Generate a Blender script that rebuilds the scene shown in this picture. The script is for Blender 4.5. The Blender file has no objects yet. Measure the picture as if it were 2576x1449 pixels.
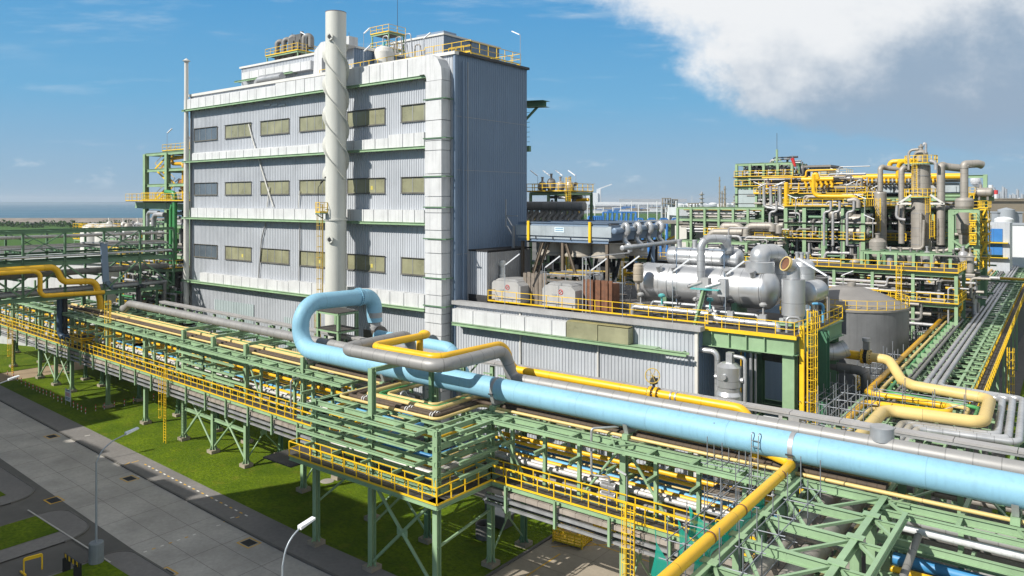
import bpy, math, random
from mathutils import Vector, Matrix
random.seed(7)
SC = bpy.context.scene
COL = SC.collection
PI = math.pi
# ------------------------------------------------------------------ camera, sky, sun, exposure
CH = 26.6                       # camera height above the ground, metres
CC, CS = 0.7906, 0.6122         # heading: x runs along the main pipe rack, y away from it
cam = bpy.data.cameras.new('camera'); co = bpy.data.objects.new('camera', cam); COL.objects.link(co)
co.location = (0, 0, CH)
co.rotation_euler = (PI/2, math.radians(0.0), math.asin(CS))
cam.sensor_width = 36; cam.lens = 26.385; cam.shift_y = -0.0844
cam.clip_start = 0.5; cam.clip_end = 80000
SC.camera = co
SC.cycles.diffuse_bounces = 2; SC.cycles.glossy_bounces = 3
SUN_EL = math.radians(37); SAX, SAY = -0.42, -0.907
s = Vector((SAX*math.cos(SUN_EL), SAY*math.cos(SUN_EL), math.sin(SUN_EL)))
sl = bpy.data.lights.new('sun', 'SUN'); sl.energy = 5.0; sl.angle = math.radians(0.5); sl.color = (1.0, 0.95, 0.87)
so = bpy.data.objects.new('sun', sl); COL.objects.link(so)
so.rotation_euler = (-s).to_track_quat('-Z', 'Y').to_euler(); so.location = (-60, -60, 120)
SC.view_settings.view_transform = 'Standard'; SC.view_settings.look = 'None'
SC.view_settings.exposure = 0.30; SC.view_settings.gamma = 1
W = bpy.data.worlds.new('World'); SC.world = W; W.use_nodes = True
def build_sky():
    nt = W.node_tree; nt.nodes.clear(); N = nt.nodes.new; L = nt.links.new
    out = N('ShaderNodeOutputWorld'); bg = N('ShaderNodeBackground'); L(bg.outputs[0], out.inputs[0])
    sky = N('ShaderNodeTexSky'); sky.sky_type = 'NISHITA'; sky.sun_disc = False
    sky.sun_elevation = SUN_EL; sky.sun_rotation = math.atan2(SAX, SAY)
    sky.air_density = 1.0; sky.dust_density = 0.4; sky.ozone_density = 2.0; sky.altitude = 20
    bg.inputs[1].default_value = 0.10
    def m(op, a, b=None, c=None, clamp=False):
        n = N('ShaderNodeMath'); n.operation = op; n.use_clamp = clamp
        for i, v in enumerate((a, b, c)):
            if v is None: continue
            if isinstance(v, (int, float)): n.inputs[i].default_value = v
            else: L(v, n.inputs[i])
        return n.outputs[0]
    def ss(x, a, b):
        n = N('ShaderNodeMapRange'); n.interpolation_type = 'SMOOTHSTEP'
        L(x, n.inputs[0]); n.inputs[1].default_value = a; n.inputs[2].default_value = b
        return n.outputs[0]
    tc = N('ShaderNodeTexCoord')
    def dot(v):
        n = N('ShaderNodeVectorMath'); n.operation = 'DOT_PRODUCT'; L(tc.outputs['Generated'], n.inputs[0]); n.inputs[1].default_value = v
        return n.outputs['Value']
    f = m('MAXIMUM', dot((-CS, CC, 0)), 0.05)            # bearing of the sea horizon beyond the plant
    u = m('DIVIDE', dot((CC, CS, 0)), f); v = m('DIVIDE', dot((0, 0, 1)), f)
    cv = N('ShaderNodeCombineXYZ'); L(u, cv.inputs[0]); L(v, cv.inputs[1])
    def noise(scale, sx=1, sy=1, detail=8, rough=0.58, off=(0, 0, 0), dist=0.0):
        mp = N('ShaderNodeMapping'); L(cv.outputs[0], mp.inputs[0]); mp.inputs['Scale'].default_value = (sx, sy, 1); mp.inputs['Location'].default_value = off
        n = N('ShaderNodeTexNoise'); L(mp.outputs[0], n.inputs['Vector']); n.inputs['Scale'].default_value = scale
        n.inputs['Detail'].default_value = detail; n.inputs['Roughness'].default_value = rough; n.inputs['Distortion'].default_value = dist
        return n.outputs['Fac']
    # cloud bank: left limit of the bank as a function of elevation
    rp = N('ShaderNodeValToRGB'); L(m('DIVIDE', v, 0.4), rp.inputs[0])
    el = rp.color_ramp.elements; pts = [(0.03, 0.95), (0.06, 0.60), (0.094, 0.36), (0.125, 0.275), (0.168, 0.215), (0.215, 0.185), (0.27, 0.125), (0.38, -0.02)]
    while len(el) < len(pts): el.new(0.5)
    for e, (a, b) in zip(el, pts): b = max(b, 0); e.position = a/0.4; e.color = (b, b, b, 1)
    sd = m('SUBTRACT', u, rp.outputs[0])
    n1 = noise(7.5, 1, 1.25, 13, 0.63, (3, 1, 0)); n2 = noise(3.0, 1, 1.8, 6, 0.5, (7, 2, 0))
    edge = m('ADD', sd, m('MULTIPLY', m('SUBTRACT', n1, 0.5), 0.26))
    bank = m('MULTIPLY', ss(edge, -0.01, 0.075), m('ADD', 0.93, m('MULTIPLY', n2, 0.1)), clamp=True)
    soft = ss(m('ADD', v, m('MULTIPLY', m('SUBTRACT', n2, 0.5), 0.10)), 0.0, 0.14)
    bank = m('MULTIPLY', bank, soft)
    # sunlit crest toward the upper left limit, grey underside to the lower right
    lit = m('ADD', m('MULTIPLY', v, 4.2), m('MULTIPLY', u, -1.35))
    lit = m('ADD', lit, m('MULTIPLY', m('SUBTRACT', n1, 0.5), 1.3))
    lit = m('ADD', lit, m('MULTIPLY', m('SUBTRACT', n2, 0.5), 0.9))
    lit = ss(lit, -0.22, 0.52)
    crgb = N('ShaderNodeMix'); crgb.data_type = 'RGBA'; L(lit, crgb.inputs[0])
    crgb.inputs[6].default_value = (2.6, 3.45, 4.5, 1); crgb.inputs[7].default_value = (7.2, 7.35, 7.5, 1)
    # thin wisps high up and small puffs low over the sea
    w = noise(2.2, 1.0, 6.0, 9, 0.62, (1.3, 0.4, 0)); wm = m('MULTIPLY', ss(w, 0.52, 0.74), ss(v, 0.16, 0.28)); wm = m('MULTIPLY', wm, 0.75)
    w2 = noise(5.0, 1.0, 7.0, 8, 0.6, (4.3, 2.4, 0)); wm2 = m('MULTIPLY', ss(w2, 0.56, 0.8), ss(v, 0.02, 0.1)); wm2 = m('MULTIPLY', wm2, 0.30)
    p = noise(16.0, 1.0, 2.2, 6, 0.55, (2.2, 5.1, 0)); band = m('MULTIPLY', ss(v, 0.012, 0.03), m('SUBTRACT', 1.0, ss(v, 0.05, 0.085)))
    pm = m('MULTIPLY', m('MULTIPLY', ss(p, 0.58, 0.74), band), 0.45)
    thin = m('MAXIMUM', m('MAXIMUM', wm, wm2), pm)
    zz = dot((0, 0, 1)); ve = m('DIVIDE', zz, m('SQRT', m('MAXIMUM', m('SUBTRACT', 1.0, m('MULTIPLY', zz, zz)), 0.0004)))   # tangent of the elevation
    hz = N('ShaderNodeValToRGB'); L(m('DIVIDE', ve, 0.5), hz.inputs[0]); he = hz.color_ramp.elements     # marine air: pale blue toward the horizon
    hp = [(0.0, (.255, .385, .51)), (.05, (.225, .385, .545)), (.13, (.135, .36, .58)), (.28, (.068, .285, .56)), (.5, (.03, .12, .27))]
    while len(he) < len(hp): he.new(.5)
    for e, (a, c) in zip(he, hp): e.position = a/0.5; e.color = (*c, 1)
    hv = N('ShaderNodeVectorMath'); hv.operation = 'SCALE'; L(hz.outputs[0], hv.inputs[0]); hv.inputs['Scale'].default_value = 10.3
    hs = N('ShaderNodeMix'); hs.data_type = 'RGBA'; L(m('SUBTRACT', 0.9, m('MULTIPLY', ss(ve, 0.3, 0.9), 0.9)), hs.inputs[0]); dk = N('ShaderNodeVectorMath'); dk.operation = 'SCALE'; L(sky.outputs[0], dk.inputs[0]); dk.inputs['Scale'].default_value = 0.45; L(dk.outputs[0], hs.inputs[6]); L(hv.outputs[0], hs.inputs[7])
    mx1 = N('ShaderNodeMix'); mx1.data_type = 'RGBA'; L(thin, mx1.inputs[0]); L(hs.outputs[2], mx1.inputs[6]); mx1.inputs[7].default_value = (5.6, 6.3, 6.9, 1)
    mx2 = N('ShaderNodeMix'); mx2.data_type = 'RGBA'; L(bank, mx2.inputs[0]); L(mx1.outputs[2], mx2.inputs[6]); L(crgb.outputs[2], mx2.inputs[7])
    L(mx2.outputs[2], bg.inputs[0])
build_sky()
# ------------------------------------------------------------------ helpers
def gz(X, Y, z):                # point at height z seen at photo position X, Y (2576 px wide)
    d = 1888*(CH-z)/(Y-507); r = d*(X-1288)/1888
    return Vector((CC*r-CS*d, CS*r+CC*d, z))
def gy(X, Y, y):                # point on the plane y
    k = (X-1288)/1888; x = y*(CC*k-CS)/(CC+CS*k); d = -CS*x+CC*y
    return Vector((x, y, CH-(Y-507)*d/1888))
def gx(X, Y, x):
    k = (X-1288)/1888; y = x*(CC+CS*k)/(CC*k-CS); d = -CS*x+CC*y
    return Vector((x, y, CH-(Y-507)*d/1888))
def gd(X, Y, d):
    r = d*(X-1288)/1888
    return Vector((CC*r-CS*d, CS*r+CC*d, CH-(Y-507)*d/1888))
def bend(x):                    # the rack and the road swing gently away west of the expansion loop
    t = -45-x
    return 0.045*(t+4*math.exp(-max(t, -20)/4) - 4) if t > 0 else 0
V = lambda *a: Vector(a)
class MB:
    def __init__(s): s.v = []; s.f = []; s.sm = []; s.al = []
    def add(s, vs, fs, smooth=False, al=None):
        b = len(s.v); s.v += [tuple(p) for p in vs]; s.al += (al if al else [0.0]*len(vs))
        s.f += [tuple(i+b for i in f) for f in fs]; s.sm += [smooth]*len(fs); return s
    def box(s, cx, cy, cz, sx, sy, sz, rz=0):
        sx /= 2; sy /= 2; sz /= 2; c, n = math.cos(rz), math.sin(rz)
        vs = [(cx+c*a*sx-n*b*sy, cy+n*a*sx+c*b*sy, cz+e*sz) for e in (-1, 1) for b in (-1, 1) for a in (-1, 1)]
        return s.add(vs, [(0, 2, 3, 1), (4, 5, 7, 6), (0, 1, 5, 4), (2, 6, 7, 3), (0, 4, 6, 2), (1, 3, 7, 5)])
    def bx(s, x0, x1, y0, y1, z0, z1): return s.box((x0+x1)/2, (y0+y1)/2, (z0+z1)/2, abs(x1-x0), abs(y1-y0), abs(z1-z0))
    def prof(s, p, q, pr, side=None, smooth=False):
        p = Vector(p); q = Vector(q); t = (q-p).normalized()
        if side is None:
            side = Vector((0, 0, 1)).cross(t)
            if side.length < 0.05: side = Vector((1, 0, 0))
        side = Vector(side); side = (side-t*side.dot(t)).normalized(); up = t.cross(side)
        n = len(pr); vs = [p+side*a+up*b for a, b in pr]+[q+side*a+up*b for a, b in pr]
        s.add(vs, [(i, (i+1) % n, n+(i+1) % n, n+i) for i in range(n)], smooth)
        s.add(vs, [tuple(range(n-1, -1, -1)), tuple(range(n, 2*n))]); return s
    def bar(s, p, q, w, h=None, side=None):
        h = h or w; a, b = w/2, h/2
        return s.prof(p, q, [(-a, -b), (a, -b), (a, b), (-a, b)], side)
    def ib(s, p, q, w=.3, h=.35, t=.035, side=None):
        a, b, e = w/2, h/2, t/2
        return s.prof(p, q, [(-a, -b), (a, -b), (a, -b+t), (e, -b+t), (e, b-t), (a, b-t), (a, b), (-a, b), (-a, b-t), (-e, b-t), (-e, -b+t), (-a, -b+t)], side)
    def ch(s, p, q, w=.12, h=.25, t=.02, side=None):
        a, b = w/2, h/2
        return s.prof(p, q, [(-a, -b), (a, -b), (a, -b+t), (-a+t, -b+t), (-a+t, b-t), (a, b-t), (a, b), (-a, b)], side)
    def pipe(s, pts, r, bend=None, n=10, cap=True, closed=False, seg=6):
        P = [Vector(p) for p in pts]; bend = 3*r if bend is None else bend
        path = [P[0]]
        for i in range(1, len(P)-1):
            a, b, c = P[i-1], P[i], P[i+1]; t1 = (b-a); t2 = (c-b); l1, l2 = t1.length, t2.length
            if l1 < 1e-5 or l2 < 1e-5: continue
            t1 /= l1; t2 /= l2; th = t1.angle(t2)
            if th < 0.02: path.append(b); continue
            k = min(bend*math.tan(th/2), .48*l1, .48*l2); R = k/math.tan(th/2)
            ax = t1.cross(t2).normalized(); cen = b-t1*k+(ax.cross(t1))*R; v0 = (b-t1*k)-cen
            m_ = max(2, int(seg*th/(PI/2)+.5))
            for j in range(m_+1): path.append(cen+Matrix.Rotation(th*j/m_, 3, ax) @ v0)
        path.append(P[-1]); Q = [path[0]]
        for p in path[1:]:
            if (p-Q[-1]).length > 1e-4: Q.append(p)
        path = Q; m_ = len(path); vs = []; al = []; t = (path[1]-path[0]).normalized()
        u = Vector((0, 0, 1)).cross(t); u = u.normalized() if u.length > .05 else Vector((1, 0, 0)); acc = 0
        for i, p in enumerate(path):
            ti = (path[min(i+1, m_-1)]-path[max(i-1, 0)]).normalized()
            u = (u-ti*u.dot(ti)).normalized(); w = ti.cross(u)
            if i: acc += (p-path[i-1]).length
            for j in range(n): a = 2*PI*j/n; vs.append(p+u*(r*math.cos(a))+w*(r*math.sin(a))); al.append(acc)
        s.add(vs, [(i*n+j, i*n+(j+1) % n, (i+1)*n+(j+1) % n, (i+1)*n+j) for i in range(m_-1) for j in range(n)], True, al)
        if cap: s.add(vs[:n], [tuple(range(n-1, -1, -1))]); s.add(vs[-n:], [tuple(range(n))], False, al[-n:])
        return s
    def tube(s, p, q, r, n=8, cap=True): return s.pipe([p, q], r, n=n, cap=cap)
    def lathe(s, prof, c, n=20, axis=(0, 0, 1), smooth=True):
        ax = Vector(axis).normalized(); u = Vector((1, 0, 0)) if abs(ax.x) < .9 else Vector((0, 1, 0))
        u = (u-ax*u.dot(ax)).normalized(); w = ax.cross(u); c = Vector(c); vs = []; al = []
        for r, h in prof:
            r = max(r, .001)
            for j in range(n): a = 2*PI*j/n; vs.append(c+ax*h+u*(r*math.cos(a))+w*(r*math.sin(a))); al.append(h)
        m_ = len(prof)
        for i in range(m_-1):
            (r0, h0), (r1, h1) = prof[i], prof[i+1]
            ring = vs[i*n:(i+2)*n]; s.add(ring, [(j, (j+1) % n, n+(j+1) % n, n+j) for j in range(n)], smooth, al[i*n:(i+2)*n])
        return s
    def vessel(s, c0, c1, r, n=24, dome=.5):      # domed drum along any axis
        c0 = Vector(c0); c1 = Vector(c1); L = (c1-c0).length
        b = len(s.v); pr = []
        for k in range(7): a = PI/2*k/6; pr.append((r*math.sin(a), -dome*r*math.cos(a)))
        for k in range(7): a = PI/2*k/6; pr.append((r*math.cos(a), L+dome*r*math.sin(a)))
        ax = (c1-c0).normalized(); u = Vector((1, 0, 0)) if abs(ax.x) < .9 else Vector((0, 1, 0)); u = (u-ax*u.dot(ax)).normalized(); w = ax.cross(u)
        vs = []; al = []
        for rr, h in pr:
            for j in range(n): a = 2*PI*j/n; vs.append(c0+ax*h+u*(max(rr, .001)*math.cos(a))+w*(max(rr, .001)*math.sin(a))); al.append(h)
        return s.add(vs, [(i*n+j, i*n+(j+1) % n, (i+1)*n+(j+1) % n, (i+1)*n+j) for i in range(len(pr)-1) for j in range(n)], True, al)
    def ext(s, poly, y0, y1, axis='y'):          # polygon in xz extruded along y (or yz along x, xy along z)
        f = {'y': lambda a, b, c: (a, c, b), 'x': lambda a, b, c: (c, a, b), 'z': lambda a, b, c: (a, b, c)}[axis]
        n = len(poly); vs = [f(a, b, y0) for a, b in poly]+[f(a, b, y1) for a, b in poly]
        s.add(vs, [(i, (i+1) % n, n+(i+1) % n, n+i) for i in range(n)]); s.add(vs, [tuple(range(n-1, -1, -1)), tuple(range(n, 2*n))]); return s
    def quad(s, *p): return s.add(p, [tuple(range(len(p)))])
    def ring(s, c, R, r, n=14, axis=(0, 0, 1), k=6, a0=0, a1=2*PI):
        ax = Vector(axis).normalized(); u = Vector((1, 0, 0)) if abs(ax.x) < .9 else Vector((0, 1, 0)); u = (u-ax*u.dot(ax)).normalized(); w = ax.cross(u); c = Vector(c)
        return s.pipe([c+u*(R*math.cos(a0+(a1-a0)*i/n))+w*(R*math.sin(a0+(a1-a0)*i/n)) for i in range(n+1)], r, bend=0, n=k, cap=False)
    def build(s, name, mat, parent=None, warp=False):
        me = bpy.data.meshes.new(name)
        o = Vector((0, 0, 0))
        if parent is not None:
            o = parent.location.copy()
            if parent.parent: o += parent.parent.location
        vs = [(x-o.x, y+(bend(x) if warp else 0)-o.y, z-o.z) for x, y, z in s.v]
        ob = bpy.data.objects.new(name, me)
        if parent is None and vs:                 # a thing of one mesh keeps its origin at its base
            xs, ys, zs = zip(*vs); c = Vector(((min(xs)+max(xs))/2, (min(ys)+max(ys))/2, min(zs)))
            vs = [(x-c.x, y-c.y, z-c.z) for x, y, z in vs]; ob.location = c
        me.from_pydata(vs, [], s.f); me.polygons.foreach_set('use_smooth', s.sm)
        if any(s.al): at = me.attributes.new('along', 'FLOAT', 'POINT'); at.data.foreach_set('value', s.al)
        me.materials.append(mat); me.update(); COL.objects.link(ob)
        if parent is not None: ob.parent = parent
        return ob
def tag(o, label=None, cat=None, group=None, kind=None):
    if label: o['label'] = label
    if cat: o['category'] = cat
    if group: o['group'] = group
    if kind: o['kind'] = kind
    return o
def thing(name, label, cat, loc=(0, 0, 0), group=None):
    o = bpy.data.objects.new(name, None); o.empty_display_size = .2; COL.objects.link(o); o.location = loc
    return tag(o, label, cat, group)
def solo(mb, name, mat, label, cat, group=None, warp=False): return tag(mb.build(name, mat, None, warp), label, cat, group)
def struct(mb, name, mat): return tag(mb.build(name, mat), kind='structure')
def lerp(a, b, t): return a+(b-a)*t
# ------------------------------------------------------------------ materials
MATS = {}
def M(name, col, rough=.5, metal=0.0, var=.12, scale=.6, bump=0, seam=None, rust=0, streak=0, rustcol=(.16, .07, .03), spec=.5, fine=0, sk=.55):
    if name in MATS: return MATS[name]
    m = bpy.data.materials.new(name); m.use_nodes = True; nt = m.node_tree; N = nt.nodes.new; L = nt.links.new
    b = nt.nodes['Principled BSDF']; b.inputs['Metallic'].default_value = metal; b.inputs['Specular IOR Level'].default_value = spec
    tc = N('ShaderNodeTexCoord')
    def noise(sc, map_=None, det=5, rg=.6):
        n = N('ShaderNodeTexNoise'); n.inputs['Scale'].default_value = sc; n.inputs['Detail'].default_value = det; n.inputs['Roughness'].default_value = rg
        if map_:
            mp = N('ShaderNodeMapping'); mp.inputs['Scale'].default_value = map_; L(tc.outputs['Object'], mp.inputs[0]); L(mp.outputs[0], n.inputs['Vector'])
        else: L(tc.outputs['Object'], n.inputs['Vector'])
        return n.outputs['Fac']
    def rng(x, a, b_, c, d):
        n = N('ShaderNodeMapRange'); L(x, n.inputs[0])
        for i, v in enumerate((a, b_, c, d)): n.inputs[i+1].default_value = v
        return n.outputs[0]
    def mixc(f, a, c, mode='MIX'):
        n = N('ShaderNodeMix'); n.data_type = 'RGBA'; n.blend_type = mode
        if isinstance(f, float): n.inputs[0].default_value = f
        else: L(f, n.inputs[0])
        for i, v in ((6, a), (7, c)):
            if isinstance(v, tuple): n.inputs[i].default_value = (*v[:3], 1)
            else: L(v, n.inputs[i])
        return n.outputs[2]
    nz = noise(scale)
    c = mixc(rng(nz, .3, .7, 0, 1), tuple(x*(1-var) for x in col), tuple(min(1, x*(1+var)) for x in col))
    if fine: c = mixc(rng(noise(scale*14, None, 3), .3, .7, 0, fine), c, tuple(x*.55 for x in col))
    if streak: c = mixc(rng(noise(2.2, (1.6, 1.6, .07), 6, .7), .5, .78, 0, streak), c, tuple(x*.38+.015 for x in col))
    if rust: c = mixc(rng(noise(1.1, None, 9, .72), .70-.16*rust, .80-.12*rust, 0, .85), c, rustcol)
    if seam:
        at = N('ShaderNodeAttribute'); at.attribute_name = 'along'
        dv = N('ShaderNodeMath'); dv.operation = 'DIVIDE'; L(at.outputs['Fac'], dv.inputs[0]); dv.inputs[1].default_value = seam
        fr = N('ShaderNodeMath'); fr.operation = 'FRACT'; L(dv.outputs[0], fr.inputs[0])
        ls = N('ShaderNodeMath'); ls.operation = 'LESS_THAN'; L(fr.outputs[0], ls.inputs[0]); ls.inputs[1].default_value = min(.12, .05/seam)
        ml = N('ShaderNodeMath'); ml.operation = 'MULTIPLY'; L(ls.outputs[0], ml.inputs[0]); ml.inputs[1].default_value = sk
        c = mixc(ml.outputs[0], c, tuple(x*.3 for x in col))
        fl = N('ShaderNodeMath'); fl.operation = 'FLOOR'; L(dv.outputs[0], fl.inputs[0])
        wn = N('ShaderNodeTexWhiteNoise'); wn.noise_dimensions = '1D'; L(fl.outputs[0], wn.inputs['W'])
        c = mixc(rng(wn.outputs['Value'], 0, 1, 0, .16), c, tuple(x*.55 for x in col))
    L(c, b.inputs['Base Color'])
    L(rng(nz, .25, .75, max(0, rough-.1), min(1, rough+.1)), b.inputs['Roughness'])
    if bump:
        bp = N('ShaderNodeBump'); bp.inputs['Strength'].default_value = bump; bp.inputs['Distance'].default_value = .05
        L(noise(scale*9, None, 6), bp.inputs['Height']); L(bp.outputs[0], b.inputs['Normal'])
    MATS[name] = m; return m
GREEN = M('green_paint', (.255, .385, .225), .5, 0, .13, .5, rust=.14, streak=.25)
GREEND = M('green_paint_shaded', (.125, .235, .135), .55, 0, .15, .4, rust=.2, streak=.3)  # darker copy of the green, shade put into rear and sheltered steel
YEL = M('yellow_paint', (.78, .50, .015), .45, 0, .1, .8, rust=.06)
YELP = M('yellow_pipe_paint', (.80, .46, .012), .42, 0, .08, .4, seam=6.1, rust=.05, streak=.12)
ORA = M('ochre_pipe_paint', (.62, .34, .012), .42, 0, .10, .4, seam=5.3, rust=.12)
CREAM = M('cream_pipe_paint', (.64, .48, .185), .5, 0, .08, .3, seam=5.7, streak=.1)
BLUE = M('pale_blue_paint', (.245, .485, .635), .58, 0, .07, .3, seam=5.2, streak=.32, sk=.3, fine=.12)
DBLUE = M('blue_pipe_paint', (.05, .24, .48), .45, 0, .12, .5, seam=4.4, rust=.05)
MBLUE = M('mid_blue_pipe_paint', (.12, .38, .62), .45, 0, .12, .5, seam=4.4, rust=.05)
SILV = M('aluminium_cladding', (.52, .53, .54), .40, .6, .07, .5, seam=1.0, streak=.12)
SILVR = M('dull_silver_cladding', (.56, .55, .53), .5, .2, .08, .5, seam=1.6, streak=.15)
SILV2 = M('bright_cladding', (.62, .63, .64), .36, .7, .06, .5, seam=2.0, streak=.10)
GREYP = M('grey_cladding', (.40, .40, .41), .5, .3, .12, .5, seam=1.1, streak=.25)
DGREY = M('weathered_cladding', (.21, .205, .195), .6, .2, .2, .5, seam=1.2, streak=.3)
TAUPE = M('dull_metal_cladding', (.36, .335, .30), .55, .3, .12, .4, seam=1.4, streak=.3)
BROWN = M('brown_wrap', (.085, .06, .04), .75, 0, .3, .9, seam=.5)
GALV = M('galvanised_steel', (.42, .43, .44), .5, .55, .14, .8, streak=.25, rust=.05)
RIBBED = M('rusty_ribbed_cover', (.33, .29, .25), .7, .1, .25, .8, rust=.5, rustcol=(.22, .13, .075))
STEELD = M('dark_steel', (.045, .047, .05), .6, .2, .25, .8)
BLK = M('black_recess', (.012, .012, .013), .8, 0, .3, 1)
WHITE = M('white_sheet', (.565, .575, .58), .6, 0, .08, .6, streak=.6, rust=.05)
WPAINT = M('white_paint', (.62, .61, .57), .45, 0, .06, .3, streak=.22)
CHIM = M('chimney_paint', (.56, .565, .52), .5, 0, .05, .18, streak=.22, rust=.03)
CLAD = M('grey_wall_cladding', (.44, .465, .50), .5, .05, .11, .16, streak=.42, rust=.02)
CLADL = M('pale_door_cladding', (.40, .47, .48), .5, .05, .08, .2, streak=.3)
CLADB = M('blue_grey_shade_cladding', (.165, .23, .32), .5, .1, .08, .16, streak=.25)  # wall cladding with side wall shade put into its colour; also on pipes
FASC = M('grey_trim', (.34, .34, .34), .6, .1, .15, .5, streak=.35, rust=.08)
OLIVE = M('olive_translucent_sheet', (.25, .248, .155), .3, 0, .28, .35, streak=.2)
GLASS = M('grey_window_glass', (.10, .125, .15), .15, 0, .3, .25)
FRAMEM = M('dark_window_frame', (.12, .115, .10), .5, 0, .2, .8)
CONC = M('concrete', (.34, .315, .28), .85, 0, .14, .25, fine=.35)
PLINTH = M('column_plinth', (.30, .26, .20), .9, 0, .2, .8)
SCAF = M('scaffold_tube', (.24, .26, .29), .5, .4, .2, .8, rust=.12)
GRATE = M('dark_grating', (.06, .055, .05), .8, 0, .35, 1.5, rust=.3)
DECKR = M('roof_deck', (.075, .07, .068), .85, 0, .3, .3, rust=.35, rustcol=(.14, .085, .06))
ROADM = M('road_concrete', (.40, .38, .345), .85, 0, .24, .22, fine=.35)
PATHM = M('dark_asphalt', (.19, .18, .17), .9, 0, .2, .2, fine=.4)
RUST = M('rusty_plate', (.17, .075, .04), .8, 0, .35, 1.5, streak=.5)
WOOD = M('weathered_wood', (.20, .17, .14), .85, 0, .3, 2.0, streak=.4)
RED = M('red_paint', (.55, .03, .03), .5, 0, .1, 1)
TEALM = M('teal_paint', (.08, .36, .36), .5, 0, .15, 1)
GPIPE = M('green_pipe_paint', (.06, .28, .09), .45, 0, .1, .5, seam=5)
SLAMP = M('lamp_grey_paint', (.33, .37, .41), .4, .2, .08, .8)
LAMPC = M('lamp_cover', (.80, .82, .85), .25, 0, .05, 1)
BPAINT = M('blue_steel_paint', (.03, .17, .46), .5, 0, .15, .3)
def grass_mat(name, c1, c2, c3, dry=.0):
    m = bpy.data.materials.new(name); m.use_nodes = True; nt = m.node_tree; N = nt.nodes.new; L = nt.links.new; b = nt.nodes['Principled BSDF']
    tc = N('ShaderNodeTexCoord')
    def nz(sc, d=6):
        n = N('ShaderNodeTexNoise'); n.inputs['Scale'].default_value = sc; n.inputs['Detail'].default_value = d; n.inputs['Roughness'].default_value = .65; L(tc.outputs['Object'], n.inputs['Vector']); return n.outputs['Fac']
    r = N('ShaderNodeValToRGB'); L(nz(.22), r.inputs[0]); e = r.color_ramp.elements; e[0].position = .35; e[0].color = (*c1, 1); e[1].position = .66; e[1].color = (*c2, 1)
    r2 = N('ShaderNodeMapRange'); L(nz(3.2, 8), r2.inputs[0]); r2.inputs[1].default_value = .38; r2.inputs[2].default_value = .66; r2.inputs[4].default_value = .8
    mx = N('ShaderNodeMix'); mx.data_type = 'RGBA'; L(r2.outputs[0], mx.inputs[0]); L(r.outputs[0], mx.inputs[6]); mx.inputs[7].default_value = (*c3, 1)
    d1 = N('ShaderNodeMapRange'); L(nz(.55, 9), d1.inputs[0]); d1.inputs[1].default_value = .56; d1.inputs[2].default_value = .70; d1.inputs[4].default_value = .55   # dry worn patches
    m3 = N('ShaderNodeMix'); m3.data_type = 'RGBA'; L(d1.outputs[0], m3.inputs[0]); L(mx.outputs[2], m3.inputs[6]); m3.inputs[7].default_value = (c2[0]*1.15, c2[1]*.78, c2[2]*2.5, 1)
    L(m3.outputs[2], b.inputs['Base Color']); b.inputs['Roughness'].default_value = .95; b.inputs['Specular IOR Level'].default_value = .1
    bp = N('ShaderNodeBump'); bp.inputs['Strength'].default_value = .9; bp.inputs['Distance'].default_value = .12; L(nz(5, 8), bp.inputs['Height']); L(bp.outputs[0], b.inputs['Normal'])
    return m
GRASS = grass_mat('lawn_grass', (.070, .122, .005), (.150, .215, .008), (.042, .078, .005))
FIELD = grass_mat('far_field_grass', (.05, .12, .02), (.08, .16, .03), (.03, .07, .015))
# ------------------------------------------------------------------ the setting: sea, land, road, lawns
SEA = M('sea_water', (.05, .115, .15), .35, 0, .15, .004, bump=.4)
mb = MB(); mb.quad((-60000, -9000, -.6), (9000, -9000, -.6), (60000, 70000, -.6), (-60000, 70000, -.6)); struct(mb, 'sea', SEA)
GRD = M('plant_ground', (.115, .11, .10), .9, 0, .25, .06, fine=.4)
shore = [gz(a, b, 0) for a, b in ((-2600, 552), (-400, 550), (300, 549), (800, 547), (1250, 536), (1480, 527), (1700, 518), (2000, 515), (2700, 513.5))]
mb = MB(); mb.quad(*([(400, -300, 0), (900, 900, 0)]+[(p.x, p.y, 0) for p in reversed(shore)]+[(-900, -300, 0)])); struct(mb, 'ground', GRD)
def sheet(name, mat, pts, z): mb = MB(); mb.quad(*[(p[0], p[1], z) for p in pts]); return struct(mb, name, mat)
BERM = M('sea_wall_stone', (.22, .19, .16), .9, 0, .25, .03, streak=.3)
bp = [gz(x, 557, 0) for x in (-1500, -600, 0, 300, 620, 1300)]
mb = MB()
for a, b in zip(bp, bp[1:]):
    n = Vector((-(b-a).y, (b-a).x, 0)).normalized()
    if n.y < 0: n = -n
    mb.add([a-n*38, b-n*38, b-n*12+V(0, 0, 4.6), a-n*12+V(0, 0, 4.6), b+n*4+V(0, 0, 4.6), a+n*4+V(0, 0, 4.6), b+n*30-V(0, 0, 1), a+n*30-V(0, 0, 1)], [(0, 1, 2, 3), (3, 2, 4, 5), (5, 4, 6, 7)])
tag(mb.build('sea_wall', BERM), 'long sloping stone sea wall between the green field and the sea', 'sea wall')
sheet('far_field', FIELD, [gz(a, b, 0) for a, b in ((-900, 600), (900, 640), (1000, 560), (700, 561.5), (0, 563), (-900, 564))], .02)
sheet('far_meadow', FIELD, [gz(a, b, 0) for a, b in ((1250, 610), (1980, 600), (2000, 533), (1700, 533), (1480, 537), (1290, 548))], .02)
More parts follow.
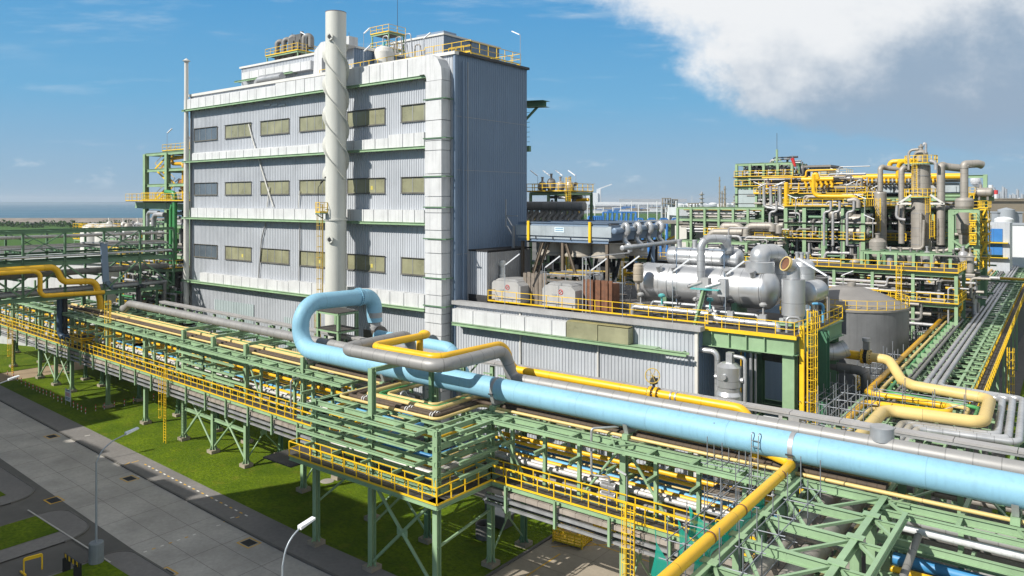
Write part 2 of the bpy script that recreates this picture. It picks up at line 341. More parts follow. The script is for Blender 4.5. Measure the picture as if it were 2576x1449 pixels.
# lawns beside and under the rack; the road with its kerbs
def strip(mb, y0, y1, z, x0=-240, x1=-33.8, n=42):
    for i in range(n):
        a = lerp(x0, x1, i/n); b = lerp(x0, x1, (i+1)/n); mb.quad((a, y0, z), (b, y0, z), (b, y1, z), (a, y1, z))
mb = MB(); strip(mb, 27.2, 34.3, .012, -240, 30); tag(mb.build('road', ROADM, None, True), kind='structure')
mb = MB(); strip(mb, 34.46, 37.0, .13, -240, -20)
tag(mb.build('pavement', PATHM, None, True), kind='structure')
mb = MB()
for i in range(60):
    a = lerp(-240, -20, i/60); b = lerp(-240, -20, (i+1)/60); mb.bx(a, b-.03, 34.3, 34.46, -.1, .15)
tag(mb.build('kerb', M('kerb_stone', (.12, .115, .105), .9, 0, .25, .5, streak=.4), None, True), kind='structure')
mb = MB(); strip(mb, 37.0, 51.5, .10, -126.5, -33.9, 24); strip(mb, 36.2, 75, .10, -240, -133.5, 16); strip(mb, 51.5, 60, .10, -126.5, -110, 4); tag(mb.build('lawn', GRASS, None, True), kind='structure')
BRICK = M('paving_brick', (.36, .27, .17), .9, 0, .15, .6, fine=.5)
sheet('brick_path', BRICK, [(-133.5, 38.5), (-126.5, 38.5), (-126.5, 80), (-133.5, 80)], .05)
# yard on the right of the lawn
sheet('yard', M('yard_concrete', (.36, .31, .24), .85, 0, .10, .18, fine=.3), [(-33.8, 33), (12, 33), (12, 57), (-33.8, 57)], .02)
mb = MB(); mb.bx(-34.0, -33.8, 36.9, 57, 0, .16); struct(mb, 'yard_kerb', M('kerb_stone', (0, 0, 0)))
mb = MB()
for i in range(1, 9): mb.bx(-33.8, 12, 33+i*2.9, 33.03+i*2.9, .024, .026)
for i in range(1, 9): mb.bx(-33.8+i*4.6, -33.77+i*4.6, 33, 57, .024, .026)
struct(mb, 'yard_joints', M('joint_seal', (.20, .17, .13), .9))
# islands south of the road
def island(x0, x1, ya, rc):
    y1 = 27.2; p = []
    k = 10
    for i in range(k+1): a = PI/2*i/k; p.append((x1-rc+rc*math.cos(a), y1-rc+rc*math.sin(a)))
    if x0 > -200:
        for i in range(k+1): a = PI/2+PI/2*i/k; p.append((x0+rc*.6+rc*.6*math.cos(a), y1-rc*.6+rc*.6*math.sin(a)))
    else: p.append((x0, y1))
    return p+[(x0, ya), (x1, ya)]
mbp = MB(); mbk = MB(); mbg = MB()
for x0, x1, gx0, gx1 in ((-240, -75.3, -240, -77.5), (-70.6, -63.4, -70.4, -65.6), (-58.6, -30, -58.2, -30)):
    P = island(x0, x1, 0, 2.6); mbp.quad(*[(a, b+bend(a)*.5, .11) for a, b in P])
    for a, b in zip(P, P[1:]):
        mbk.bar((a[0], a[1]+bend(a[0])*.5, .06), (b[0], b[1]+bend(b[0])*.5, .06), .16, .16)
    gy1 = 25.4 if x0 != -240 else 25.6
    mbg.quad(*[(a, b, .135) for a, b in ((gx0, 0), (gx1, 0), (gx1, gy1), (gx0, gy1))])
struct(mbp, 'island_paving', PATHM); struct(mbk, 'island_kerb', MATS['kerb_stone']); struct(mbg, 'island_lawn', GRASS)
mb = MB(); mb.bx(-72.3, -57, 25.44, 25.56, .142, .144); struct(mb, 'white_line', M('worn_white_line', (.42, .41, .38), .8, 0, .2, 1.5))
# road joints and markings
mb = MB()
for i in range(38):
    x = -210+i*5.4; mb.bx(x, x+.04, 27.25, 34.25, .016, .018)
for y in (29.5, 32.0): strip(mb, y, y+.035, .0175, -240, 30, 40)
tag(mb.build('road_joints', M('road_joint', (.15, .14, .13), .9), None, True), kind='structure')
WL = M('white_marking', (.70, .68, .62), .8, 0, .15, 2); YL = M('yellow_marking', (.62, .36, .03), .8, 0, .15, 2)
def at2(cx, cy): return gz((cx*.5549)*.629, (1500+cy*.5549)*.629, 0)   # from the lower left quarter of the photo
mbw = MB(); mby = MB()
n = 24; a = at2(1040, 650); b = at2(1800, 1035)
for i in range(n):
    p = lerp(a, b, (i+.1)/n); q = lerp(a, b, (i+.58)/n); (mbw if i % 2 else mby).bar((p.x, p.y, .137), (q.x, q.y, .137), .13, .004)
a = at2(770, 1370); b = at2(1440, 1137); n = 11
for i in range(n):
    p = lerp(a, b, (i+.1)/n); q = lerp(a, b, (i+.5)/n); (mby if i % 2 else mbw).bar((p.x, p.y, .019), (q.x, q.y, .019), .14, .004)
for (x0, y0, x1, y1, c) in ((895, 658, 935, 640, 0), (950, 640, 1000, 626, 0), (985, 737, 1105, 698, 1), (1560, 1088, 1590, 1080, 1), (1612, 1060, 1640, 1050, 0), (1660, 1042, 1690, 1034, 1), (1700, 1040, 1725, 1032, 0), (550, 490, 575, 485, 1), (610, 448, 650, 440, 1)):
    p = at2(x0, y0); q = at2(x1, y1); z = .137 if p.y > 34.4+bend(p.x) else .019; (mbw if c else mby).bar((p.x, p.y, z), (q.x, q.y, z), .12, .004)
struct(mbw, 'white_dashes', WL); struct(mby, 'yellow_dashes', YL)
for (x, y) in ((-33.0, 45.2), (-29.5, 43.0)): pass
mb = MB(); mb.bar((-32, 50, .026), (-18, 50, .026), .12, .004); mb.bar((-33, 47.6, .026), (-27.5, 52.5, .026), .12, .004); mb.bar((-31.8, 38, .026), (-31.8, 47, .026), .12, .004); struct(mb, 'yard_lines', YL)
# drain grates
for (x, y, w) in ((375, 443, 'beside the far kerb of the road, farthest left'), (935, 747, 'against the kerb beside the dashed pavement'), (1795, 1210, 'against the kerb near the lower lamp post'), (390, 902, 'out in the road before the rounded island'), (1190, 1430, 'at the very bottom of the photo')):
    p = at2(x, y); p.z = 0
    t = thing('drain_grate', 'drain grate with yellow border '+w, 'drain', (p.x, p.y, .013), 'drain grates in the road')
    mb = MB()
    for dx in (-1, 1): mb.box(p.x+dx*.75, p.y, .018, .10, 1.2, .01)
    for dy in (-1, 1): mb.box(p.x, p.y+dy*.55, .018, 1.4, .10, .01)
    mb.build('painted_border', YL, t)
    mb = MB(); mb.box(p.x, p.y, .017, 1.1, .8, .008)
    mb.build('pit', BLK, t); mb = MB()
    for k in range(9): mb.box(p.x-.52+k*.13, p.y, .03, .05, .8, .02)
    mb.build('grating', STEELD, t)
mh = gz((1100+430*.4858)*.629, (1600+675*.4858)*.629, 0)
mb = MB(); mb.lathe([(.0, .02), (.62, .02), (.66, 0), (.66, -.02)], (mh.x, mh.y, .11), 20); solo(mb, 'manhole_cover', CONC, 'round concrete manhole cover lying in the shaded lawn', 'manhole')
# lamp posts along the road
def street_lamp(x, y, lab, ped=False, q=1.0):
    t = thing('street_lamp', lab, 'street lamp', (x, y, .13), 'street lamps along the road')
    mb = MB(); mb.lathe([(.09, 0), (.08, 3), (.06, 7.3)], (x, y, .13), 10); mb.pipe([(x, y, 7.4), (x, y+.35*q, 8.2), (x, y+1.2*q, 8.75), (x, y+2.2*q, 9.0)], .05, 1.2, 8); mb.build('pole', SLAMP, t)
    mb = MB(); mb.ext([(y+2.1*q, 8.95), (y+2.1*q+.95, 9.2), (y+2.1*q+.95, 9.3), (y+2.1*q, 9.12)], x-.16, x+.16, 'x'); h = mb.build('lamp_head', LAMPC, t)
    if ped:
        mb = MB(); mb.lathe([(0, 1.5), (.46, 1.5), (.5, 1.44), (.5, 0)], (x, y, .1), 16, smooth=False); mb.build('pedestal', M('grey_blue_concrete', (.20, .23, .25), .8, 0, .15, 1, streak=.4), t)
street_lamp(-57.9, 24.9, 'tall grey lamp post on a thick round pedestal by the islands', True)
street_lamp(-33.8, 23.9, 'grey lamp post reaching in at the bottom edge before the loop platform', False, .5)
street_lamp(-84.6, 26.0, 'grey street lamp whose head alone shows at the left edge of the photo')
# notice board, posts with chain, barriers
p = at2(492, 225)
t = thing('notice_board', 'white notice board with red and blue text on the lawn', 'sign', (p.x, p.y, .1))
mb = MB()
for dx in (-.75, .75): mb.bar((p.x+dx, p.y, .1), (p.x+dx, p.y, 2.3), .07)
mb.build('post', GALV, t); mb = MB(); mb.box(p.x, p.y-.05, 1.45, 1.6, .04, 1.5); mb.build('panel', M('sign_white', (.70, .74, .80), .4), t)
mb = MB(); mbr = MB()
for k in range(3): mbr.box(p.x, p.y-.075, 1.72-.16*k, 1.3-.1*(k % 2), .006, .07)
for k in range(2): mb.box(p.x, p.y-.075, 1.12-.17*k, 1.35-.3*k, .006, .09)
mb.box(p.x, p.y-.075, 2.08, 1.2, .006, .12)
mbr.build('red_text', RED, t); mb.build('blue_text', DBLUE, t)
bl = [(55, 10), (98, 22), (126, 45), (155, 65), (184, 85), (211, 95), (238, 110), (265, 122), (287, 132), (312, 143), (335, 152), (365, 160), (387, 175), (418, 195), (445, 205), (530, 240), (560, 255), (587, 270), (617, 285), (690, 265), (752, 252), (825, 235), (897, 225), (962, 208), (1040, 200), (1107, 185)]
for i, (x, y) in enumerate(bl):
    p = at2(x, y)
    t = thing('marker_post', 'short red and white marker post standing in the row on the lawn', 'marker post', (p.x, p.y, .1), 'red and white marker posts on the lawn')
    mb = MB(); mb.lathe([(.055, .0), (.055, .22)], (p.x, p.y, .1), 8); mb.lathe([(.055, .44), (.055, .66)], (p.x, p.y, .1), 8); mb.build('white_band', WPAINT, t)
    mb = MB(); mb.lathe([(.056, .22), (.056, .44)], (p.x, p.y, .1), 8); mb.lathe([(.056, .66), (.056, .8), (.0, .8)], (p.x, p.y, .1), 8); mb.build('red_band', RED, t)
p = at2(195, 1430)
t = thing('height_barrier', 'yellow tubular barrier frame on the side road by the bottom left', 'barrier', (p.x, p.y, .01))
mb = MB(); q = V(p.x+.2, p.y+1.9, 0)
mb.pipe([(p.x, p.y-.2, .02), (p.x, p.y-.2, 1.15), (p.x+.2, p.y+.9, 1.15), (p.x+.2, p.y+.9, .02)], .055, .12, 8); mb.build('frame', YEL, t)
mb = MB(); mb.bar((p.x, p.y-.22, 1.05), (p.x+.2, p.y+.92, 1.05), .05, .2); mb.build('top_board', YEL, t); mb = MB(); mb.bar((p.x-.6, p.y-.2, .06), (p.x+.3, p.y-.2, .06), .12, .1); mb.build('foot', YEL, t)
p = gz(440, 1446, 0); p = V(-57.3, 23.0, .13)
t = thing('striped_barrier', 'black and yellow striped barrier standing before the lamp pedestal', 'barrier', p)
for k in range(2):
    mb = MB(); mb.box(p.x-.9+1.8*k, p.y, .6, .12, .5, 1.0); mb.build('leg', BLK, t)
mb = MB(); mb.box(p.x, p.y, 1.15, 2.4, .08, .35); r_ = mb.build('board', STEELD, t)
mb = MB()
for k in range(4): mb.box(p.x-.95+k*.62, p.y-.045, 1.15, .26, .012, .33)
mb.build('yellow_stripe', YEL, t)
# yellow stillages, bins and drum on the yard under the walkway
def crate(x, y, rz, lab):
    t = thing('stillage', lab, 'crate', (x, y, .03), 'yellow steel stillages')
    c, n = math.cos(rz), math.sin(rz); f = lambda a, b, z: (x+c*a-n*b, y+n*a+c*b, z)
    L, B, H = 1.25, .85, 1.05
    for a in (-L, L):
        for b in (-B, B): mb = MB(); mb.bar(f(a, b, .03), f(a, b, H+.1), .1); mb.build('corner_post', YEL, t)
    for (p0, p1, nm) in (((-L, -B), (L, -B), 'side'), ((-L, B), (L, B), 'side'), ((-L, -B), (-L, B), 'end'), ((L, -B), (L, B), 'end')):
        mb = MB()
        for z in (.22, .45, .68, .98): mb.bar(f(*p0, z), f(*p1, z), .05, .15 if z in (.22, .98) else .10)
        for k in range(1, 4): a = lerp(p0[0], p1[0], k/4); b = lerp(p0[1], p1[1], k/4); mb.bar(f(a, b, .15), f(a, b, H), .06)
        mb.build(nm+'_panel', YEL, t)
    mb = MB(); mb.box(x, y, .17, 2*L-.1, 2*B-.1, .04, rz); mb.build('floor', YEL, t)
crate(-32.2, 49.3, .1, 'open yellow steel stillage on the tan yard below the walkway')
crate(-30.4, 52.4, .1, 'second yellow stillage half hidden behind the walkway')
for i, (x, y) in enumerate(((-40.2, 49.8), (-38.3, 48.0))):
    t = thing('waste_bin', ('grey lidded bin standing farther back under the rack', 'grey lidded bin nearest the rack column on the yard')[i], 'bin', (x, y, .03), 'grey bins on the yard')
    mb = MB(); mb.ext([(x-.75, .1), (x+.75, .1), (x+.9, 1.15), (x-.9, 1.15)], y-.6, y+.6); mb.build('body', M('bin_grey', (.13, .13, .13), .6), t)
    mb = MB(); mb.box(x, y, 1.2, 2.0, 1.5, .08, .04); mb.build('lid', M('bin_lid', (.36, .37, .38), .5), t)
mb = MB(); mb.lathe([(.75, .0), (.75, 1.1), (.68, 1.1), (.66, .5), (0, .5)], (-38.0, 45.6, .1), 20); mb.lathe([(.78, 1.0), (.78, 1.08), (.74, 1.08)], (-38.0, 45.6, .1), 20)
solo(mb, 'open_drum', M('drum_grey', (.14, .135, .13), .7, .1, .25, 1.5, streak=.4), 'open topped dark round drum standing on the lawn under the loop', 'drum')
mb = MB()
rr = random.Random(3); pts = []
for i in range(18):
    a = 2*PI*i/18; pts.append((1.5*math.cos(a)*(1+.2*rr.random()), 1.0*math.sin(a)*(1+.25*rr.random())))
for k, (f0, f1, z0, z1) in enumerate(((1, .8, 0, .25), (.8, .5, .25, .42), (.5, .05, .42, .5))):
    for i in range(18):
        j = (i+1) % 18; zz = lambda b, q: .03+b+.06*math.sin(q*3.1)*(b > 0)
        mb.add([(-29.3+pts[i][0]*f0, 52.2+pts[i][1]*f0, zz(z0, i)), (-29.3+pts[j][0]*f0, 52.2+pts[j][1]*f0, zz(z0, j)), (-29.3+pts[j][0]*f1, 52.2+pts[j][1]*f1, zz(z1, j)), (-29.3+pts[i][0]*f1, 52.2+pts[i][1]*f1, zz(z1, i))], [(0, 1, 2, 3)], True)
NETM = M('green_net', (.01, .24, .17), .8, 0, .2, 1.2)
solo(mb, 'netting_heap', M('dark_green_net', (.008, .10, .075), .85, 0, .3, 2), 'heap of dark green netting on the yard behind the caged ladder', 'netting')
# ------------------------------------------------------------------ railings, ladders
def rail(parent, pts, z, h=1.1, sp=1.5, mat=None, r=.028, posts=True, toe=True, warp=False, one=False):
    mat = mat or YEL; P = [V(p[0], p[1], z if len(p) < 3 else p[2]) for p in pts]
    top = MB(); pm = MB(); plist = []
    up = lambda p, a: V(p.x, p.y, p.z+a)
    for a, b in zip(P, P[1:]):
        L = (b-a).length
        nseg = max(1, int(L/6)) if warp else 1
        for k in range(nseg):
            p, q = lerp(a, b, k/nseg), lerp(a, b, (k+1)/nseg)
            top.bar(up(p, h), up(q, h), r*2); top.bar(up(p, h*.52), up(q, h*.52), r*1.7)
            if toe: top.bar(up(p, .08), up(q, .08), .02, .14)
        n = max(1, int(L/sp+.5))
        for k in range(n+1 if b is P[-1] else n): plist.append(lerp(a, b, k/n))
    if one or not posts:
        for p in plist: top.bar(p, up(p, h), r*2)
        return top.build('guard_rail', mat, parent, warp)
    o = top.build('guard_rail', mat, parent, warp)
    first = None
    for p in plist:
        m_ = MB(); m_.bar(p, up(p, h), r*2.1); m_.build('rail_post', mat, parent, warp)
    return o
def ladder(label, x, y, z0, z1, face=(0, -1), mat=None, cage=True, w=.5, warp=False, cz=2.3, group=None, cs=.9):
    mat = mat or YEL; t = thing('caged_ladder' if cage else 'ladder', label, 'ladder', (x, y+(bend(x) if warp else 0), z0), group); fx, fy = face; tx, ty = -fy, fx
    for sgn in (-1, 1):
        m_ = MB(); m_.bar((x+tx*w/2*sgn, y+ty*w/2*sgn, z0), (x+tx*w/2*sgn, y+ty*w/2*sgn, z1), .07, .05); m_.build('stile', mat, t, warp)
    m_ = MB(); k = z0+.3
    while k < z1: m_.bar((x+tx*w/2, y+ty*w/2, k), (x-tx*w/2, y-ty*w/2, k), .03); k += .3
    m_.build('rungs', mat, t, warp)
    if cage:
        m_ = MB(); k = z0+cz; aa = math.atan2(fy, fx)
        while k <= z1: m_.pipe([(x+.35*math.cos(aa+b)*1.05+fx*.32, y+.35*math.sin(aa+b)*1.05+fy*.32, k) for b in [(-2.2+4.4*i/10) for i in range(11)]], .026, 0, 4); k += cs
        for i in range(5):
            b = -1.9+3.8*i/4; m_.bar((x+.36*math.cos(aa+b)+fx*.32, y+.36*math.sin(aa+b)+fy*.32, z0+cz), (x+.36*math.cos(aa+b)+fx*.32, y+.36*math.sin(aa+b)+fy*.32, z1), .035, .02)
        m_.build('safety_cage', mat, t, warp)
    return t
def roof_lamp(x, y, z, lab, h=2.6, ax=(1, 0), tilt=.45, L=1.25):
    t = thing('roof_lamp', lab, 'lamp', (x, y, z), 'tube lamps on slim posts')
    mb = MB(); mb.pipe([(x, y, z), (x, y, z+h), (x+ax[0]*.3, y+ax[1]*.3, z+h+.2)], .035, .2, 6); mb.build('post', SLAMP, t)
    mb = MB(); mb.bar((x+ax[0]*.1, y+ax[1]*.1, z+h+.06), (x+ax[0]*L, y+ax[1]*L, z+h+.06+tilt*L), .2, .11); mb.build('lamp_head', LAMPC, t)
def corr(mb, a, b, z0, z1, pitch=.36, dep=.055, flip=1):
    a = V(a[0], a[1], 0); b = V(b[0], b[1], 0); L = (b-a).length; t = (b-a)/L; n = V(t.y, -t.x, 0)*flip; k = int(L/pitch); pr = []
    for i in range(k):
        o = i*L/k; p = L/k; pr += [(o, 0), (o+p*.55, 0), (o+p*.64, dep), (o+p*.91, dep)]
    pr.append((L, 0)); m_ = len(pr)
    vs = [a+t*s_+n*d+V(0, 0, z0) for s_, d in pr]+[a+t*s_+n*d+V(0, 0, z1) for s_, d in pr]
    mb.add(vs, [(i, i+1, m_+i+1, m_+i) for i in range(m_-1)]); return mb
def duct(mb, x0, x1, y, z, h, d=.85, seg=2.0, rnd=None, jit=.03):
    rnd = rnd or random.Random(int(abs(x0*13+z))); x = x0; k = 0
    while x < x1-.3:
        w = seg*(.8+.45*rnd.random()); e = min(x1, x+w); j = jit*rnd.random()
        hh = h(x) if callable(h) else h
        mb.bx(x, e-.10, y-d-j, y-.02, z, z+hh+j); x = e
    for _ in (): pass
    hh = h(x1) if callable(h) else h
    mb.bx(x0, x1-.12, y-d+.07, y-.05, z+.05, z+(hh*.75)); return mb
# ------------------------------------------------------------------ the tall clad process building
BX0, BX1, BY0, BY1, BZ = -107.7, -54.2, 60.0, 72.9, 42.4
B = thing('process_building', 'tall grey clad windowed process building with white duct runs behind the chimney', 'building', (-81, 66, 0))
mb = MB(); corr(mb, (BX0, BY0), (BX1, BY0), 0, BZ); mb.build('front_wall', CLAD, B)
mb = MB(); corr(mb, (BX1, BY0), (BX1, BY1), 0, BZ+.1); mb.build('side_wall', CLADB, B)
mb = MB(); mb.bx(BX0+.2, BX1-.1, BY0+.15, BY1-.1, 0, BZ-.2); mb.build('roof', FASC, B)
mb = MB(); corr(mb, (BX0, BY1+14), (BX0, BY0), 0, BZ-.3); mb.build('end_wall', CLAD, B)
for x, nm in ((BX1, 'corner_trim'), (BX0, 'corner_trim')):
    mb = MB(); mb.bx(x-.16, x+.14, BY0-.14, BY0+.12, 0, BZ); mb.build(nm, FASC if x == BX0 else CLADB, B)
mb = MB(); mb.bx(BX0-.3, BX1+.22, BY0-.3, BY0+.4, BZ, BZ+.35); mb.build('parapet_cap', WPAINT, B)
mb = MB(); mb.bx(BX1-.1, BX1+.3, BY0+.42, BY1+.2, BZ+.12, BZ+.4); mb.build('parapet_cap', STEELD, B)
for z in (36.5, 30.7, 21.6, 10.5):                    # sheet laps on the side wall
    mb = MB(); mb.bx(BX1+.06, BX1+.075, BY0+.2, BY1-.1, z-.7, z-.66); mb.build('sheet_lap', FASC, B)
WC = [(490, 548), (568, 634), (657, 729), (755, 833), (875, 970), (1011, 1099)]
for r_, (z0, z1) in enumerate(((35.6, 37.5), (27.55, 29.35), (18.35, 20.25))):
    for c, (a, b) in enumerate(WC):
        x0 = gy(a, 0, BY0).x; x1 = gy(b, 0, BY0).x; y = BY0-.05
        f = MB(); t_ = .10
        f.bx(x0, x1, y-.07, y+.06, z0, z0+t_); f.bx(x0, x1, y-.07, y+.06, z1-t_, z1); f.bx(x0, x0+t_, y-.07, y+.06, z0+t_, z1-t_); f.bx(x1-t_, x1, y-.07, y+.06, z0+t_, z1-t_)
        f.bx(x0-.06, x1+.06, y-.16, y-.08, z0-.06, z0+.03); f.bx(x0-.06, x1+.06, y-.2, y-.08, z1, z1+.05)
        fo = f.build('window', FRAMEM, B)
        p = MB(); p.bx(x0+.09, x1-.09, y-.01, y+.04, z0+.09, z1-.09); po = p.build('pane', GLASS if c == 0 else OLIVE, B); po.parent = fo; po.location = (B.location - B.location)
        n = 4 if c < 5 else 3
        m_ = MB()
        for k in range(1, n): x = lerp(x0, x1, k/n); m_.bx(x-.03, x+.03, y-.05, y+.045, z0+.09, z1-.09)
        mo = m_.build('mullions', GALV, B); mo.parent = fo
        if (r_, c) in ((1, 4), (2, 1), (2, 3), (2, 4)):
            m_ = MB(); x = lerp(x0, x1, .63); m_.bx(x, x+.35, y-.02, y+.03, z0+.45, z0+.9); q = m_.build('notice_sheet', M('yellow_sheet', (.55, .47, .10), .5), B); q.parent = fo
LEDZ = [40.4, 32.7, 24.3, 14.9]
for i, z in enumerate(LEDZ):
    xe = (-57.0, -57.4, -57.6, -57.7)[i]
    mb = MB(); mb.ch((BX0-.8, BY0-1.15, z-.16), (xe, BY0-1.15, z-.16), .14, .30, .03, (0, -1, 0)); mb.bx(BX0-.8, xe, BY0-1.08, BY0, z-.035, z-.005)
    x = BX0
    while x < xe: mb.bx(x, x+.1, BY0-1.06, BY0, z-.26, z-.04); x += 2.35
    mb.build('cable_ledge', GREEN, B)
# sliding doors and bright sheets low on the front, slim pipes down the face
for a, b, z1, m_ in ((541, 640, 12.4, CLADL), (716, 760, 11.4, CLADL), (860, 905, 9.0, CLAD)):
    x0 = gy(a, 0, BY0).x; x1 = gy(b, 0, BY0).x
    mb = MB(); corr(mb, (x0, BY0-.09), (x1, BY0-.09), 0, z1, .4); mb.bx(x0, x1, BY0-.085, BY0-.06, 0, z1); mb.build('sliding_door', m_, B)
for a, b in ((470, 520), (575, 612), (655, 700), (735, 790), (800, 836)):
    x0 = gy(a, 0, BY0).x; x1 = gy(b, 0, BY0).x
    mb = MB(); mb.bx(x0, x1, BY0-.14, BY0-.07, 2.6, 7.8); mb.build('low_window', OLIVE if a > 560 else GLASS, B)
for k, (pts, r, lab) in enumerate((([(626, 312), (634, 345), (672, 470), (688, 520)], .10, 'slanting white pipe crossing windows on the upper front wall'), ([(672, 520), (678, 470)], .08, None), ([(671, 550), (658, 600), (650, 700)], .09, 'curved grey pipe down the wall below the third ledge'), ([(754, 560), (752, 710)], .08, 'straight grey pipe down the wall left of the chimney'), ([(754, 480), (751, 522)], .07, None))):
    P = [gy(x, y, BY0-.22) for x, y in pts]; mb = MB(); mb.pipe(P, r, .4, 8)
    if lab: solo(mb, 'drain_pipe', WPAINT if k < 2 else FASC, lab, 'pipe')
    else: mb.build('wall_pipe', WPAINT, B)
mb = MB()
for x in (672, 690, 708): p = gy(x, 264, BY0-.2); mb.bx(p.x-.7, p.x+.7, p.y, p.y+.08, p.z-.12, p.z+.1)
mb.build('wall_strip_lamp', WHITE, B)
# white duct runs standing on the ledges, and the riser at the right corner
def h1(x): return 2.05 if x > -74 else (1.75 if x > -86 else 1.45)
duct_d = ((0, BX0-.6, -58.2, h1, 'the topmost white duct run under the roof edge'), (1, gy(497, 0, BY0).x, -57.9, lambda x: 1.5 if x > -64 else (1.15 if x > -80 else .95), 'white duct run between the top and middle window rows'),
          (2, gy(495, 0, BY0).x, -57.9, lambda x: 1.35, 'white duct run between the middle and lower window rows'), (3, gy(517, 0, BY0).x, -57.9, lambda x: 1.45 if x > -83 else 1.25, 'stained white duct run under the lowest window row'))
for i, x0, x1, h, lab in duct_d:
    mb = MB(); duct(mb, x0, x1, BY0, LEDZ[i], h); solo(mb, 'wall_duct', WHITE, lab, 'duct', 'white clad ducts on the tall building')
t = thing('duct_riser', 'tall white clad riser duct with bent top on the building corner', 'duct', (-56, 59, 4))
mb = MB(); y0, y1 = BY0-1.5, BY0-.1
mb.ext([(-58.25, 40.4), (-57.35, 40.4), (-57.1, 40.1), (-57.0, 39.6), (-54.75, 39.6), (-54.85, 40.9), (-55.4, 41.9), (-56.2, 42.4), (-58.25, 42.45)], y0+.02, y1); mb.build('elbow', WHITE, t)
mb = MB(); z = 39.55; rnd = random.Random(5); k = 0
while z > .6:
    e = max(.5, z-(1.0+1.6*rnd.random())); j = .05*rnd.random(); w = 0 if z > 34 else (.12 if k % 5 else .2)
    mb.bx(-57.05-w-j, -54.75-w*.2, y0-j, y1, e+.08, z); z = e; k += 1
mb.bx(-56.9, -54.9, y0+.1, y1-.05, .3, 39.5); mb.build('shaft', WHITE, t)
for z in (37.6, 33.4, 29.3, 26.0, 22.6, 18.4, 15.4, 11.5, 8):
    mb = MB(); mb.ib((-57.4, y0-.12, z), (-54.0, y0-.12, z), .1, .12, .02); mb.ib((-54.35, y0-.1, z), (-54.35, BY0+1.0, z), .1, .12, .02); mb.build('clamp_beam', GREEND, t)
for dy in (.9, 1.7):
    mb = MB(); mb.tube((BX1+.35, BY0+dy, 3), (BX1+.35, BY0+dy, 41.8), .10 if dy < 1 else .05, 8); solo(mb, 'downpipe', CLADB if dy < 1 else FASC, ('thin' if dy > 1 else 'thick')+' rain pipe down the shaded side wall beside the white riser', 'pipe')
# penthouses and plant on the roof
def block(nm, lab, x0, x1, y0, y1, z0, z1, front, side, parent):
    mb = MB(); corr(mb, (x0, y0), (x1, y0), z0, z1, .36); mb.bx(x0+.1, x1-.1, y0+.1, y1, z0, z1); mb.build(nm, front, parent)
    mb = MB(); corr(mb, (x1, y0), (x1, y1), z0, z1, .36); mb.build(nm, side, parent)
    mb = MB(); mb.bx(x0-.2, x1+.2, y0-.25, y1+.2, z1+.02, z1+.3); mb.build('roof_cap', WPAINT if front is CLAD else FASC, parent)
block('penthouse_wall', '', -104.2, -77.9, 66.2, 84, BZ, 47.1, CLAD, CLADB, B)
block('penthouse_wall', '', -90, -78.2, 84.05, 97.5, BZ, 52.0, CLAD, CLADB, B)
mb = MB(); mb.bx(-87, -81, 87, 90, 52.3, 53.6); mb.build('roof_vent', CLADB, B)
mb = MB(); mb.ch((-104.6, 65.2, 45.0), (-90, 65.2, 45.0), .14, .28, .03, (0, -1, 0)); x = -104
while x < -90: mb.bx(x, x+.1, 65.2, 66.2, 44.9, 45.0); x += 2.3
mb.build('cable_ledge', GREEN, B)
mb = MB(); duct(mb, -102.8, -86, 66.2, 45.05, 1.2, .8); solo(mb, 'wall_duct', WHITE, 'short white duct run on the front of the rooftop penthouse', 'duct', 'white clad ducts on the tall building')
t = thing('roof_duct', 'white duct bending down the penthouse wall left of the chimney', 'duct', (-86, 65, 43))
mb = MB(); mb.ext([(-84.5, 43), (-82.6, 43), (-82.6, 46), (-81.8, 46.8), (-77, 47.1), (-77, 48.3), (-82.8, 48.2), (-84.2, 47.2)], 64.6, 66.1); mb.build('body', WHITE, t)
mb = MB(); mb.pipe([(-94.4, 62.5, 42.5), (-94.4, 62.5, 43.9), (-88.5, 62.5, 43.9)], .62, .8, 4); solo(mb, 'roof_duct', GALV, 'grey square duct hooking over the front roof edge', 'duct')
mb = MB(); z = BZ+.1
t = thing('roof_railing', 'yellow railing round the right end of the tall roof', 'railing', (-70, 66, BZ))
rail(t, [(-81.5, 63.4, BZ+.45), (-62, 63.4, BZ+.75)], BZ, 1.25, 1.6); rail(t, [(-62, 63.4, BZ+.9), (-54.9, 63.4, BZ+.9)], BZ, 1.35, 1.4); rail(t, [(-54.9, 63.4), (-54.9, 72.6), (-62, 72.6)], BZ+.75, 1.35, 1.5)
t = thing('corner_platform', 'small raised green steel platform at the roof corner behind yellow rails', 'platform', (-57, 65, BZ))
mb = MB(); mb.bx(-58.6, -55.2, 63.8, 67, BZ+.5, BZ+.62); mb.build('deck', GREEND, t); rail(t, [(-58.6, 67), (-58.6, 63.8), (-55.2, 63.8)], BZ+.62, 1.2, 1.2, one=True)
t = thing('process_vessel', 'white upright vessel on the roof beside the rear penthouse', 'vessel', (-77, 73, 45))
c = gy(966, 140, 70.5); mb = MB(); mb.lathe([(0, 4.0), (.5, 3.95), (1.15, 3.6), (1.35, 3.1), (1.35, .9), (1.1, .35), (.4, 0), (0, 0)], (c.x, c.y, 43.9), 24); mb.build('shell', WPAINT, t)
mb = MB(); mb.tube((c.x, c.y, 47.7), (c.x, c.y, 48.4), .18); mb.build('nozzle', TEALM, t); 
mb = MB()
for k in range(3): mb.bar((c.x+1.2*math.cos(k*2.1), c.y+1.2*math.sin(k*2.1), BZ), (c.x+1.2*math.cos(k*2.1), c.y+1.2*math.sin(k*2.1), 45.4), .12)
mb.build('legs', GREEN, t)
